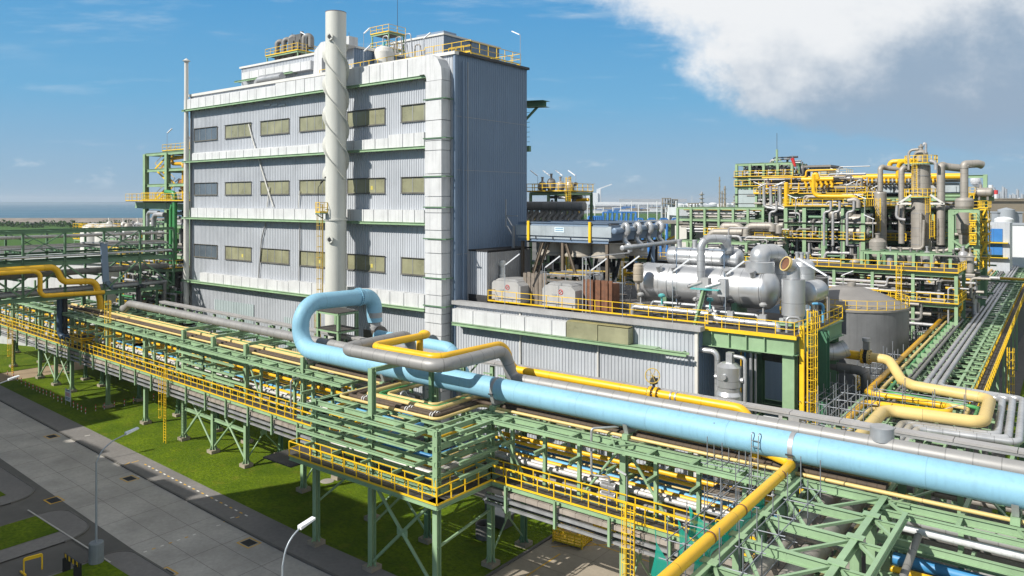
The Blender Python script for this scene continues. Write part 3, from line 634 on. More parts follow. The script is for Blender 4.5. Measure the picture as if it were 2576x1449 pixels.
def small_frame(name, lab, x0, x1, y0, y1, z0, levels, mat=GREEN, rails=True, cw=.16, group=None, cat='platform', warp=False):
    t = thing(name, lab, cat, ((x0+x1)/2, (y0+y1)/2+(bend((x0+x1)/2) if warp else 0), z0), group)
    for x in (x0, x1):
        for y in (y0, y1):
            mb = MB(); mb.ib((x, y, z0), (x, y, levels[-1]), cw, cw, .02); mb.build('column', mat, t, warp)
    for i, z in enumerate(levels):
        mb = MB(); mb.bx(x0-.2, x1+.2, y0-.2, y1+.2, z+.02, z+.07); mb.build('deck', GRATE, t, warp)
        mb = MB(); mb.ib((x0-.2, y0-.1, z-.1), (x1+.2, y0-.1, z-.1), .12, .22, .02); mb.ib((x1+.1, y0-.2, z-.1), (x1+.1, y1+.2, z-.1), .12, .22, .02); mb.build('edge_beam', mat, t, warp)
        if rails: rail(t, [(x0-.2, y1+.2), (x0-.2, y0-.2), (x1+.2, y0-.2), (x1+.2, y1+.2)], z+.07, 1.1, 1.5, one=True, warp=warp)
    return t
p = gy(690, 145, 72); small_frame('roof_platform', 'yellow railed platform carrying fat grey pipes at the left of the roof', p.x+.3, p.x+8.2, 70.5, 75, 47.2, [49.6])
for i in range(7):
    x = p.x+.8+1.15*i; mb = MB(); mb.pipe([(x, 72+.5*(i % 3), 47.3), (x, 72+.5*(i % 3), 52.1+.35*(i % 2)), (x+.9, 72.6+.5*(i % 3), 52.3+.2*(i % 2)), (x+.9, 72.6+.5*(i % 3), 50.4)], .42, .5, 10)
    solo(mb, 'vent_pipe', DGREY, 'fat weathered grey vent pipe bunched on the left roof platform', 'pipe', 'fat grey vent pipes on the left roof platform')
for i, (x, w) in enumerate(((p.x+5.3, 1.6), (p.x+6.9, 1.3))):
    mb = MB(); mb.bx(x-w/2, x+w/2, 71.5, 73, 49.7, 52.2+.3*i); mb.bx(x-w/2+.2, x+w/2-.2, 71.3, 71.5, 50.2, 51.6); mb.lathe([(.3, 0), (.3, .5)], (x, 72.2, 52.2+.3*i), 10); solo(mb, 'filter_box', DGREY, ('left' if i == 0 else 'right')+' weathered grey filter box on the left roof platform', 'filter box')
for i, (a, b, y, zz, lab) in enumerate(((782, 118, 73, 46.9, 'railed platform right of the fat pipes on the roof'), (893, 110, 76, 47.1, 'railed platform just right of the chimney top on the roof'), (975, 78, 78, 50.5, 'tall narrow yellow railed tower frame beside the white vessel'), (1015, 125, 72.5, 44.5, 'low yellow railed platform before the blue grey penthouse'))):
    q = gy(a, b, y); small_frame('roof_platform', lab, q.x-1.7, q.x+1.9, y-1.5, y+1.5, 43, [zz] if i != 2 else [46.5, 49.2, 51.6], GREEN if i != 1 else YEL)
for i in range(9):
    x = -84+.9*i; mb = MB(); mb.pipe([(x, 74.5+i % 3, 46.9), (x, 74.5+i % 3, 49+.5*(i % 4)), (x+1.0, 74.5+i % 3, 49+.5*(i % 4)), (x+1.0, 75+i % 3, 47)], .09, .3, 6)
    solo(mb, 'roof_pipe', GALV if i % 2 else TAUPE, 'thin looping pipe among the railed platforms right of the chimney top', 'pipe', 'thin pipes on the roof right of the chimney')
for i, (a, b, y, ax, lab) in enumerate(((770, 125, 70, (-1, 0), 'beside the fat vent pipes'), (915, 100, 68, (1, 0), 'just right of the chimney'), (915, 158, 63, (1, 0), 'on the front edge right of the chimney'), (1065, 125, 68, (1, 0), 'before the blue grey penthouse'), (1309, 132, 71.5, (-1, 0), 'at the far right roof corner'))):
    q = gy(a, b, y); z = BZ if i != 0 else 47.2; roof_lamp(q.x, y, z, 'roof tube lamp '+lab, max(2.0, gy(a, (88, 85, 130, 98, 88)[i], y).z-z), ax)
for i, (a, y, zt) in enumerate(((828, 74, 55), (735, 73, 53.4), (1000, 80, 57.5), (878, 74, 52))):
    q = gy(a, 100, y); mb = MB(); mb.lathe([(.05, 0), (.03, zt-47), (.0, zt-47)], (q.x, y, 47), 6); solo(mb, 'lightning_rod', STEELD, ('tallest thin rod near the middle of the roof beside the chimney', 'thin rod on the left of the roof behind fat pipes', 'thin rod rising behind the white roof vessel', 'short thin rod just right of the chimney')[i], 'lightning rod')
# canopy and hook ladder on the hidden back corner
t = thing('hoist_canopy', 'green steel hoist canopy jutting from the hidden rear side high up', 'canopy', (-53, 77, 37))
a = gd(1322, 255, 93); mb = MB(); b = gd(1371, 263, 91.5)
mb.ib((a.x, a.y, a.z-.4), (b.x+.2, b.y, a.z-.5), 1.6, .75, .05); mb.build('canopy_beam', GREEND, t); mb = MB(); mb.bar((a.x, a.y, a.z-2.3), (a.x+1.6, a.y+.3, a.z-.8), .25); mb.build('strut', GREEND, t)
q = gd(1327, 320, 92); mb = MB(); z = q.z-2.4
mb.bar((q.x-.2, q.y, z), (q.x-.2, q.y, z+4.8), .06)
while z < q.z+2.4: mb.bar((q.x-.3, q.y, z), (q.x+.35, q.y, z), .05); z += .6
mb.bx(q.x-.3, q.x+.4, q.y-.2, q.y+.2, q.z-3.0, q.z-2.3); solo(mb, 'hook_ladder', GREEND, 'short green hook ladder below the hoist canopy at the back corner', 'ladder')
# ------------------------------------------------------------------ chimney with helical strakes, vent stack
cx_, cy_ = -70.4, 57.1; CT = 48.8; CR = 1.20
t = thing('chimney', 'tall cream chimney with spiral strakes standing before the building', 'chimney', (cx_, cy_, 0))
mb = MB(); mb.lathe([(CR+.05, 0), (CR+.02, 24.4), (CR+.16, 24.4), (CR+.16, 24.55), (CR, 24.55), (CR, CT), (CR-.1, CT), (CR-.1, CT-2)], (cx_, cy_, 0), 40); mb.build('shaft', CHIM, t)
mb = MB(); mb.ring((cx_, cy_, CT), CR-.02, .045, 40, k=5); mb.build('top_rim', RUST, t)
for k in range(3):
    mb = MB(); n = 90; vs = []; fs = []
    for i in range(n+1):
        a = -2*PI*i/n*1.5+k*2*PI/3+2.2; z = 29.2+16.0*i/n
        for rr, dz in ((CR-.02, -.03), (CR+.36, -.03), (CR+.36, .03), (CR-.02, .03)): vs.append((cx_+rr*math.cos(a), cy_+rr*math.sin(a), z+dz*1.6))
    for i in range(n):
        for j in range(4): fs.append((i*4+j, i*4+(j+1) % 4, (i+1)*4+(j+1) % 4, (i+1)*4+j))
    fs += [(0, 1, 2, 3), (4*n+3, 4*n+2, 4*n+1, 4*n)]; mb.add(vs, fs); mb.build('strake', CHIM, t)
for z in (45.7, 22.2):
    mb = MB(); dx, dy = .35, -.94; c0 = V(cx_+dx*CR*.9, cy_+dy*CR*.9, z); mb.tube(c0, c0+V(dx, dy, 0)*.35, .33, 16); mb.lathe([(.44, 0), (.44, .08), (0, .08)], c0+V(dx, dy, 0)*.3, 16, (dx, dy, 0)); n_ = mb.build('nozzle', CHIM, t)
    mb = MB(); q = c0+V(dx, dy, 0)*.40; mb.bar(q+V(-.3, 0, 0), q+V(.3, 0, 0), .05); mb.bar(q+V(0, 0, -.3), q+V(0, 0, .3), .05); mb.lathe([(.24, 0), (.24, .03), (0, .03)], q-V(dx, dy, 0)*.03, 12, (dx, dy, 0)); mb.build('blind_cover', STEELD, t)
t = thing('chimney_platform', 'small yellow railed platform wrapped round the chimney', 'platform', (cx_, cy_, 25.2))
pz = 25.3; R2 = CR+1.05; pts = []
for i in range(9):
    a = math.radians(120+150*i/8); pts.append((cx_-.1+R2*math.cos(a), cy_+R2*math.sin(a)))
mb = MB(); ins = [(cx_+(CR+.05)*math.cos(math.radians(270-150*i/8)), cy_+(CR+.05)*math.sin(math.radians(270-150*i/8))) for i in range(9)]; mb.ext(pts+ins, pz-.12, pz, 'z'); mb.build('deck', GREEND, t); rail(t, [pts[0]]+pts[1:]+[ins[0]], pz, 1.2, .8, one=True)
mb = MB(); mb.bar((cx_-1.1, cy_-1, pz-.7), (cx_-1.9, cy_-1.5, pz-.12), .1); mb.build('bracket', GREEND, t)
a = math.radians(225); lx, ly = cx_+(CR+.32)*math.cos(a), cy_+(CR+.32)*math.sin(a)
RUSTY = M('rust_stained_yellow', (.52, .36, .06), .6, 0, .2, 1.5, rust=.45)
ladder('rust stained yellow ladder climbing the chimney to its platform', lx, ly, 13.6, 26.3, (math.cos(a), math.sin(a)), RUSTY, True, .5, cz=.2, cs=1.25)
ladder('lower yellow caged ladder at the foot of the chimney', lx-.3, ly-.1, 3, 13.4, (math.cos(a), math.sin(a)), RUSTY, True, .5, cz=7.8)
mb = MB(); mb.pipe([(cx_-2, cy_-1, 25.5), (cx_-2, cy_-1, 28.3), (cx_-.7, cy_-1.1, 29.2)], .04, .3, 6); mb.bar((cx_-1.5, cy_-1.05, 28.75), (cx_-.4, cy_-1.1, 29.5), .2, .1); solo(mb, 'platform_lamp', STEELD, 'dark tube lamp above the chimney platform', 'lamp')
q = gy(469, 300, 59.2); sx = q.x
t = thing('vent_stack', 'slim grey vent stack with conical cap left of the building', 'vent stack', (sx, 59.2, 0))
mb = MB(); zt = gy(469, 152, 59.2).z; mb.lathe([(.42, 0), (.40, 22), (.36, 36), (.31, 40), (.29, zt-.4)], (sx, 59.2, 0), 16); mb.build('pipe', WPAINT, t)
mb = MB(); mb.lathe([(.33, -.35), (.33, -.1), (.58, -.1), (.0, .35)], (sx, 59.2, zt), 16); mb.build('cap', WPAINT, t)
for z in LEDZ: mb = MB(); mb.ring((sx, 59.2, z-.1), .44, .05, 14); mb.build('guide_ring', GREEND, t)
# ------------------------------------------------------------------ the low clad building and what stands on its roof
LX1, LZ = -26.6, 15.6
LB = thing('low_building', 'low grey clad flat roofed building with equipment on top beside the tall building', 'building', (-40, 70, 0))
mb = MB(); corr(mb, (BX1+.2, BY0), (LX1, BY0), 0, LZ); mb.build('front_wall', CLAD, LB)
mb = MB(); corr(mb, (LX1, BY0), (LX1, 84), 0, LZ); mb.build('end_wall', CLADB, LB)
mb = MB(); mb.bx(BX1+.1, LX1-.1, BY0+.1, 88, 0, LZ); mb.build('roof', DECKR, LB)
mb = MB(); mb.bx(BX1-.2, LX1+.5, BY0-.45, BY0+.5, LZ+.02, LZ+.42); mb.build('fascia', FASC, LB)
mb = MB(); mb.bx(BX1-.2, LX1+.35, BY0+.51, BY0+2.0, LZ+.01, LZ+.10); mb.build('gutter', M('rusty_deck_edge', (.16, .105, .075), .9, 0, .25, .5, rust=.4), LB)
for x in (gy(1311, 0, BY0).x, gy(1506, 0, BY0).x):
    mb = MB(); mb.tube((x, BY0-.12, 0), (x, BY0-.12, LZ-.2), .11); mb.build('downpipe', WPAINT, LB)
for a, b in ((1300, 1430), (1560, 1700), (1440, 1500), (1240, 1290)):
    x0 = gy(a, 0, BY0).x; x1 = gy(b, 0, BY0).x; mb = MB(); mb.bx(x0, x1, BY0-.1, BY0-.02, 3.6, 7.0); mb.build('low_window', OLIVE, LB)
mb = MB(); mb.bx(LX1-.15, LX1+.12, BY0-.14, BY0+.1, 0, LZ); mb.build('corner_trim', WPAINT, LB)
xe = gy(1727, 0, 58.9).x
mb = MB(); z = 13.85; mb.ch((-53.6, BY0-1.2, z-.14), (xe, BY0-1.2, z-.14), .14, .32, .03, (0, -1, 0)); mb.bx(-53.6, xe-3.0, BY0-1.1, BY0, z-.03, z); mb.bar((-53.6, BY0-.55, z-.15), (xe, BY0-.55, z-.15), .1, .2); x = -53
while x < xe+.1: mb.bx(x, x+.1, BY0-1.1, BY0, z-.26, z-.04); x += 2.3
mb.build('cable_ledge', GREEN, LB)
mb = MB(); duct(mb, -53.7, gy(1425, 0, 59).x, BY0-.1, 13.88, 1.35, .85, 3.0); solo(mb, 'wall_duct', WHITE, 'stained white duct run along the low building front below its roof edge', 'duct')
t = thing('duct_box', 'long olive translucent box on the ledge continuing the white duct', 'duct', (-38, 59.4, 13.9))
x0, x1 = gy(1425, 0, 59).x+.05, gy(1581, 0, 59).x
mb = MB(); xm = lerp(x0, x1, .52); mb.bx(x0, xm-.04, BY0-1.05, BY0-.1, 13.88, 15.35); mb.build('box', OLIVE, t); mb = MB(); mb.bx(xm+.04, x1, BY0-1.05, BY0-.1, 13.88, 15.28); mb.build('box', OLIVE, t)
mb = MB(); mb.bx(x0, x1, BY0-1.0, BY0-.15, 15.36, 15.4); mb.build('top_sheet', M('olive_lid', (.30, .27, .12), .6), t)
# roof railing and tube lamps
t = thing('low_roof_railing', 'long yellow railing along the front edge of the low roof', 'railing', (-40, BY0+2, LZ))
RX0 = gy(1228, 0, BY0+1.6).x
rail(t, [(RX0, BY0+6), (RX0, BY0+1.6), (LX1+.3, BY0+1.6)], LZ+.42, 1.15, 1.9)
lamps = [(1270, 'leftmost, before the grey cabin'), (1370, 'second from left, between the two grey fan boxes'), (1485, 'third from left, before the rusty plates'), (1566, 'at the left end of the big silver drum'), (1692, 'before the middle of the big silver drum'), (1825, 'near the right end of the big silver drum')]
for x, lab in lamps:
    q = gy(x, 800, BY0+1.2); roof_lamp(q.x, BY0+1.2, LZ+.1, 'roof edge tube lamp '+lab, 4.3 if x < 1500 else 4.7, (.9, .5), .75, 1.5)
# grey cabin
t = thing('roof_cabin', 'grey corrugated cabin on the low roof against the tall building', 'cabin', (-50, 64, LZ))
c0 = gy(1165, 0, 62.2).x; c1 = gy(1226, 0, 62.2).x
mb = MB(); corr(mb, (c0, 62.2), (c1, 62.2), LZ+.9, 21.2, .3); mb.build('front_wall', CLAD, t); mb = MB(); corr(mb, (c1, 62.2), (c1, 70), LZ+.9, 21.1, .3); mb.bx(c0+.1, c1-.1, 62.3, 70, LZ, 21.1); mb.build('side_wall', FASC, t)
mb = MB(); mb.bx(c0-.1, c1+.1, 62.1, 70.2, 21.2, 21.35); mb.build('roof', BLK, t); mb = MB(); mb.bx(c0, c1+.02, 62.1, 62.4, LZ+.1, LZ+.9); mb.build('plinth', STEELD, t)
mb = MB(); mb.lathe([(.35, 0), (.35, .6), (.25, .7), (.25, 1.5), (.36, 1.6), (.36, 2.0), (.18, 2.2)], (c1+.5, 64.2, 18), 14); mb.pipe([(c1, 64.2, 19.8), (c1+.5, 64.2, 19.8)], .2, n=10); mb.pipe([(c1+.5, 64.2, 18.1), (c1+.5, 64.2, 17.2), (c1+.9, 64.2, 17.0)], .18, .2, 10); mb.build('vent_filter', WPAINT, t)
# fan boxes, timber, scaffold stack, rusty plates
def fanbox(x, y, lab):
    t = thing('fan_box', lab, 'fan box', (x, y, LZ), 'pale grey fan boxes on the low roof')
    mb = MB(); mb.ext([(x-2.1, LZ+.3), (x+1.9, LZ+.3), (x+1.9, LZ+2.1), (x+1.4, LZ+2.5), (x-1.7, LZ+2.5), (x-2.1, LZ+2.1)], y-1.3, y+1.9); mb.build('casing', FASC if 0 else M('pale_casing', (.42, .42, .415), .5, .1, .1, .6, streak=.3), t)
    mb = MB(); mb.ext([(x-1.7, LZ+2.52), (x+1.4, LZ+2.52), (x+1.0, LZ+2.75), (x-1.3, LZ+2.75)], y-1.0, y+1.6); mb.build('lid', FASC, t)
    mb = MB(); mb.bx(x-1.8, x-1.5, y-1.2, y+1.8, LZ, LZ+.3); mb.build('skid', STEELD, t); mb = MB(); mb.bx(x+1.4, x+1.7, y-1.2, y+1.8, LZ, LZ+.3); mb.build('skid', STEELD, t)
    mb = MB(); mb.ring((x+.2, y-1.33, LZ+1.9), .24, .03, 14, (0, 1, 0)); mb.bar((x+.05, y-1.33, LZ+1.75), (x+.35, y-1.33, LZ+2.05), .03); mb.build('warning_sign', RED, t)
    mb = MB(); mb.box(x-.6, y-1.32, LZ+1.55, .5, .03, .22); mb.build('nameplate', GALV, t)
q = gy(1292, 740, 64.0); fanbox(q.x, 64.0, 'left pale grey fan box on the low roof beside grey timber')
q = gy(1425, 740, 64.0); fanbox(q.x, 64.0, 'right pale grey fan box on the low roof beside rusty plates')
q = gy(1350, 735, 64.5); mb = MB()
for k in range(6): mb.box(q.x-1.3+k*.5, 64.2+.03*(k % 3), LZ+1.75+.1*(k % 2), .42, .1, 3.3)
mb.box(q.x, 64.32, LZ+1.0, 3.0, .1, .2); mb.box(q.x, 64.32, LZ+2.6, 3.0, .1, .2)
solo(mb, 'timber_fence', WOOD, 'grey weathered upright planks between the two fan boxes', 'fence')
q = gy(1505, 740, 64.5); mb = MB()
for k in range(8): mb.ext([(q.x-1.5+k*.42, LZ+.2), (q.x-1.16+k*.42, LZ+.2), (q.x-1.16+k*.42, LZ+3.2), (q.x-1.5+k*.42, LZ+3.2)], 64.0+.12*(k % 2), 64.2+.12*(k % 2))
mb.bx(q.x-1.5, q.x+1.8, 64.35, 65.6, LZ+.2, LZ+2.9)
solo(mb, 'rusty_plates', RUST, 'stack of rusty red brown plates standing behind the roof railing', 'plates')
def scaffold(lab, xs, ys, z0, lv, mat=SCAF, boards=(), top=1.0, group=None, r=.03, diag=True, warp=False, cat='scaffold'):
    x0, y0 = xs[0], ys[0]
    t = thing('scaffold', lab, cat, ((xs[0]+xs[-1])/2, (ys[0]+ys[-1])/2, z0), group); rn = random.Random(int(x0*7+y0))
    zt = lv[-1]
    for x in xs:
        for y in ys: m_ = MB(); m_.tube((x, y, z0), (x, y, zt+top*(.5+rn.random())), r, 5); m_.build('standard', mat, t)
    m_ = MB()
    for z in lv:
        for y in ys: m_.tube((xs[0]-.4*rn.random()-.1, y, z), (xs[-1]+.4*rn.random()+.1, y, z+.05), r, 5); 
        for x in xs: m_.tube((x, ys[0]-.4*rn.random()-.1, z+.06), (x, ys[-1]+.4*rn.random()+.1, z+.06), r, 5)
    m_.build('ledgers', mat, t)
    if diag:
        m_ = MB(); m_.tube((xs[0], ys[0]-.06, z0+.2), (xs[-1], ys[0]-.06, zt), r, 5); m_.build('diagonal', mat, t)
    for z in boards:
        m_ = MB(); y = ys[0]
        while y < ys[-1]-.1: m_.bx(xs[0]-.2, xs[-1]+.2, y, y+.22, z+.09, z+.13); y += .24
        m_.build('boards', WOOD, t)
    return t
q = gy(1420, 700, 67)
scaffold('stack of scaffold frames and planks behind the left fan box', [q.x-2.5, q.x+.5, q.x+3.5], [66.5, 68.5], LZ, [LZ+1.2, LZ+2.4, LZ+3.2], boards=(LZ+1.2, LZ+2.4), r=.04)
for k in range(6):
    mb = MB(); a = gy(1385+k*13, 690, 68); mb.box(a.x+1, 67.5+.2*k, LZ+2.9+.14*k, 4.4, .3, .1, .05*k); solo(mb, 'scaffold_plank', (WOOD, GALV, RUSTY)[k % 3], 'loose plank lying on the scaffold stack on the low roof', 'plank', 'loose planks on the roof scaffold stack')
q = gy(1565, 700, 66.5); scaffold('small scaffold beside the rusty plates on the low roof', [q.x-3.0, q.x-.4], [66, 67.8], LZ, [LZ+1.4, LZ+2.6], boards=(LZ+1.4,), r=.04)
t = thing('gantry_frame', 'thin grey goalpost frame of angle steel on the low roof', 'frame', (-39.8, 63, LZ))
q = gy(1466, 700, 63.2); q2 = gy(1520, 660, 63.2)
for x in (q.x, q.x+.4):
    mb = MB(); mb.bar((x, 63.2, LZ), (x, 63.2, LZ+5.4), .09); mb.build('post', GALV, t)
mb = MB(); mb.bar((q.x-.1, 63.2, LZ+5.45), (q2.x+1, 66.5, LZ+5.9), .09); mb.build('beam', GALV, t)
# the air cooler on raking legs
AX0 = gy(1310, 0, 68).x; AX1 = gy(1532, 0, 68).x; AZ = gy(1420, 605, 68).z; AZT = gy(1420, 565, 68).z
t = thing('air_cooler', 'big grey air cooler box on raking dark legs behind the low roof', 'air cooler', ((AX0+AX1)/2, 74, LZ))
AY0, AY1 = 68, 79
mb = MB(); mb.bx(AX0, AX1, AY0, AY1, AZ+.1, AZT-.1); mb.build('bundle_box', CLADB, t)
mb = MB(); mb.ib((AX0-.3, AY0-.1, AZ), (AX1, AY0-.1, AZ), .3, .35, .04); mb.ib((AX0-.3, AY0-.1, AZT), (AX1, AY0-.1, AZT), .3, .35, .04); mb.build('frame_beam', CLADB, t)
mb = MB(); mb.bx(AX0-.5, AX1+.4, AY0-.24, AY0-.12, AZT-1.25, AZT-.1)
mb.build('upper_panel', M('cooler_panel', (.36, .41, .44), .5, .15, .12, .5, streak=.35), t)
mb = MB(); mb.bx(AX0-.2, AX1+.1, AY0-.22, AY0-.12, AZ+.1, AZT-1.4); mb.build('lower_panel', MATS['cooler_panel'], t)
for k in range(1, 5):
    x = lerp(AX0, AX1, k/5); mb = MB(); mb.bx(x-.06, x+.06, AY0-.3, AY0-.23, AZ+.1, AZT-1.4); mb.build('stiffener', STEELD, t)
for f in (.115, .815):
    x = lerp(AX0, AX1, f); mb = MB(); mb.bx(x-.14, x+.14, AY0-.42, AY0-.25, AZ-.1, AZT+.35); mb.build('lifting_strap', YEL, t)
    
mb = MB(); mb.bx(lerp(AX0, AX1, .42), lerp(AX0, AX1, .53), AY0-.28, AY0-.25, AZT-.85, AZT-.3); sg = mb.build('nameplate', M('sign_pale_blue', (.62, .72, .78), .4), t)
mb = MB(); 
for k in range(2): mb.bx(lerp(AX0, AX1, .43), lerp(AX0, AX1, .52), AY0-.29, AY0-.282, AZT-.45-.22*k, AZT-.38-.22*k)
mb.build('nameplate_text', MBLUE, t)
for k in range(5):
    y = lerp(AY0, AY1, k/4); mb = MB(); mb.ib((AX0, y, AZT+.12), (AX1, y, AZT+.12), .25, .25, .04); mb.build('top_beam', CLADB, t)
for k in range(7):
    x = lerp(AX0, AX1, (k+.5)/7); mb = MB(); mb.bx(x-.5, x+.5, AY0+1, AY1, AZT+.0, AZT+.12); mb.build('tube_bundle', STEELD, t)
for i in range(3):
    for j in range(2):
        x = lerp(AX0, AX1, (.22, .56, .86)[i]); y = AY0+2.6+5.2*j
        mb = MB(); mb.lathe([(1.95, 0), (1.95, -.15), (1.72, -.2), (1.72, -1.3), (1.85, -1.5), (1.85, -1.65), (1.6, -1.65), (1.5, -.9)], (x, y, AZ-.15), 24); mb.build('fan_ring', M('fan_ring_paint', (.36, .33, .28), .55, 0, .1, .5, streak=.3), t)
        mb = MB(); mb.tube((x, y, AZ-3), (x, y, AZ-1.6), .3); mb.box(x, y, AZ-3.1, 1.2, 1.2, .6); mb.build('fan_motor', BLK, t)
for y in (AY0, AY1):
    for x in (AX0+.3, lerp(AX0, AX1, .5), AX1-.2):
        mb = MB(); mb.ib((x, y, LZ), (x, y, AZ-.15), .3, .3, .03); mb.build('leg', STEELD if y > 70 else M('brown_leg_paint', (.14, .11, .08), .6), t)
for (xa, xb, y) in ((.27, .07, AY0), (.31, .09, AY0+.4), (.53, .74, AY0), (.96, .80, AY1), (1.0, .86, AY0+3), (.5, .34, AY1), (.1, .3, AY1), (.62, .5, AY0+5.5)):
    mb = MB(); mb.ib((lerp(AX0, AX1, xb), y, LZ+.3), (lerp(AX0, AX1, xa), y, AZ-.2), .22, .3, .03); mb.build('raking_leg', MATS['brown_leg_paint'] if xa < .6 and y < 69 else STEELD, t)
mb = MB(); mb.vessel((AX1+.8, AY0-.3, AZT-.55), (AX1+.8, AY1, AZT-.3), .33, 14, .3); mb.build('header', CLADB, t)
for k in range(4):
    y = AY0+1.2+k*2.6; x = AX1+.9
    mb = MB(); mb.pipe([(x, y, AZT-.4), (x+.2, y, AZT+.15), (x+.7, y-.2, AZT+.1), (x+.8, y-.2, AZT-.7), (x+.25, y, AZT-1.1), (x+.35, y, AZT-1.7), (x+.9, y, AZT-2.1), (x+.9, y, AZT-2.7)], .26, .4, 10); mb.build('return_bend', SILV, t)
mb = MB(); mb.vessel((AX1+2.0, AY0-.8, AZ-.5), (AX1+1.7, AY1+2.0, AZ-.4), .26, 12, .2); mb.build('manifold', SILV, t)
mb = MB(); mb.pipe([(AX1+2, AY0+6, AZ-.5), (AX1+2, AY0+6, LZ+2.2)], .22, n=10); mb.build('drop_pipe', CLADB, t)
# rear header with a row of S bends
t = thing('rear_cooler_header', 'long dark pipe header with a row of S shaped bends behind the air cooler', 'pipe header', (-47, 88, 20))
a = gy(1297, 518, 82.5); b = gy(1470, 518, 82.5)
mb = MB(); mb.vessel(a, (b.x, 82.5, a.z), .62, 18, .25); mb.build('header', DGREY, t)
for k in range(12):
    x = lerp(a.x+.9, b.x-.4, k/11); z = a.z; y = 82.5
    mb = MB(); mb.pipe([(x, y, z-.5), (x+.1, y, z-1.0), (x-.35, y-.5, z-1.6), (x-.3, y-.7, z-2.2), (x+.35, y-.9, z-2.7), (x+.3, y-1.0, z-3.4), (x-.4, y-1.0, z-4.0)], .30, .5, 10); mb.build('s_bend', DGREY, t)
for x in (a.x+.4, b.x-.3):
    mb = MB(); mb.ib((x, 82.5, LZ-6), (x, 82.5, a.z-.6), .3, .3, .03); mb.build('post', GREEND, t)
mb = MB(); mb.bx(a.x, b.x, 80.5, 84.5, a.z-4.8, a.z-4.2); mb.build('support_deck', STEELD, t)
q = gy(1335, 660, 66.4)
mb = MB(); mb.ib((AX0-.6, AY0-.6, LZ), (AX0-.6, AY0-.6, AZ+1.5), .25, .25, .03); mb.bar((AX0-.6, AY0-.6, AZ+1.2), (AX0-2.0, AY0-.2, AZ+2.6), .15); mb.bar((AX0-.6, AY0-.6, AZ+.2), (AX0-1.8, AY0-.2, AZ+1.4), .15); mb.bar((AX0-2, AY0-.2, AZ+1.3), (AX0-2, AY0-.2, AZ+4.5), .12); mb.bar((AX0-2, AY0-.2, AZ+2.6), (AX0-.3, AY0-.2, AZ+2.6), .12)
solo(mb, 'cooler_support', GALV, 'grey angle steel bracket at the left end of the air cooler', 'bracket')
# the big silver drum and its companions
DZ = LZ
c0 = gy(1640, 700, 67.5); c1 = gy(1925, 735, 67.5)
t = thing('horizontal_drum', 'big silver horizontal drum lying on the low roof', 'drum', ((c0.x+c1.x)/2, 67.5, DZ))
dr = 1.82; zc = DZ+3.1; X0, X1 = c0.x-.5, c1.x+.2
mb = MB(); mb.vessel((X0, 67.5, zc), (X1, 67.5, zc), dr, 40, .55); mb.build('shell', SILV2, t)
for x in (X0+.1, X0+2.9, lerp(X0, X1, .68), X1-.2):
    mb = MB(); mb.lathe([(dr+.0, -.05), (dr+.05, -.05), (dr+.05, .05), (dr, .05)], (x, 67.5, zc), 40, (1, 0, 0)); mb.build('band', SILV, t)
for x in (lerp(X0, X1, .17), lerp(X0, X1, .30), lerp(X0, X1, .74), lerp(X0, X1, .93)):
    mb = MB(); mb.tube((x, 66.2, zc+1.2), (x, 65.8, zc+1.75), .28, 12); mb.build('nozzle', SILV, t)
for x in (lerp(X0, X1, .2), lerp(X0, X1, .78)):
    mb = MB(); mb.bx(x-.3, x+.3, 66.2, 68.8, DZ, zc-1.2); mb.build('saddle', GREEND, t)
u0 = gy(1690, 650, 69); u1 = gy(1858, 660, 69)
t = thing('upper_drum', 'smaller silver drum mounted above the big silver drum', 'drum', ((u0.x+u1.x)/2, 69, zc+2))
uz = zc+2.55
mb = MB(); mb.vessel((u0.x, 69, uz), (u1.x, 69, uz), .88, 28, .5); mb.build('shell', SILV2, t)
for f in (.1, .33, .66, .92):
    mb = MB(); mb.lathe([(.93, -.05), (.93, .05)], (lerp(u0.x, u1.x, f), 69, uz), 28, (1, 0, 0)); mb.build('band', SILV, t)
for f, h in ((.12, .75), (.36, .75), (.86, 1.3)):
    x = lerp(u0.x, u1.x, f); mb = MB(); mb.lathe([(.24, .6), (.24, h+.7), (.28, h+.7), (.28, h+.85), (0, h+.85)], (x, 69, uz), 12); mb.build('nozzle', GALV, t)
for f in (.2, .8):
    x = lerp(u0.x, u1.x, f); mb = MB(); mb.lathe([(.5, 0), (.4, .9)], (x, 68.8, uz-1.7), 14); mb.build('saddle', SILV, t)
x = gy(1768, 690, 66).x
mb = MB(); mb.pipe([(x, 65.6, DZ+1.5), (x, 65.6, uz+1.9), (x+1.6, 67.6, uz+1.9), (x+1.6, 68.2, uz+.6)], .37, .9, 16); mb.lathe([(.6, 0), (.6, .5)], (x+1.5, 68.2, uz+.7), 16); solo(mb, 'riser_pipe', SILV, 'thin silver gooseneck pipe standing before the middle of the drums', 'pipe')
xg = gy(1912, 660, 67.5).x
t = thing('gooseneck_duct', 'fat silver gooseneck duct arching up from the big drum end', 'pipe', (xg, 67.5, zc))
gz_ = gy(1915, 617, 68.5).z-.75
mb = MB(); mb.pipe([(xg, 67.5, zc+1.5), (xg, 67.5, zc+2.6), (xg, 67.5, gz_), (xg+.9, 70.6, gz_), (xg+.9, 70.6, zc-1)], .88, 1.55, 28, seg=12); mb.build('duct', SILV, t)
mb = MB(); mb.lathe([(1.25, 0), (1.28, .1), (1.28, 1.0), (1.2, 1.05), (.9, 1.05)], (xg, 67.5, zc+1.45), 28); mb.build('collar', SILV2, t)
t = thing('cowl_vessel', 'silver upright cylinder with open elbow cowl right of the drum', 'vessel', (-19, 66, DZ))
q = gy(1996, 740, 65); zt = gy(1996, 702, 65).z
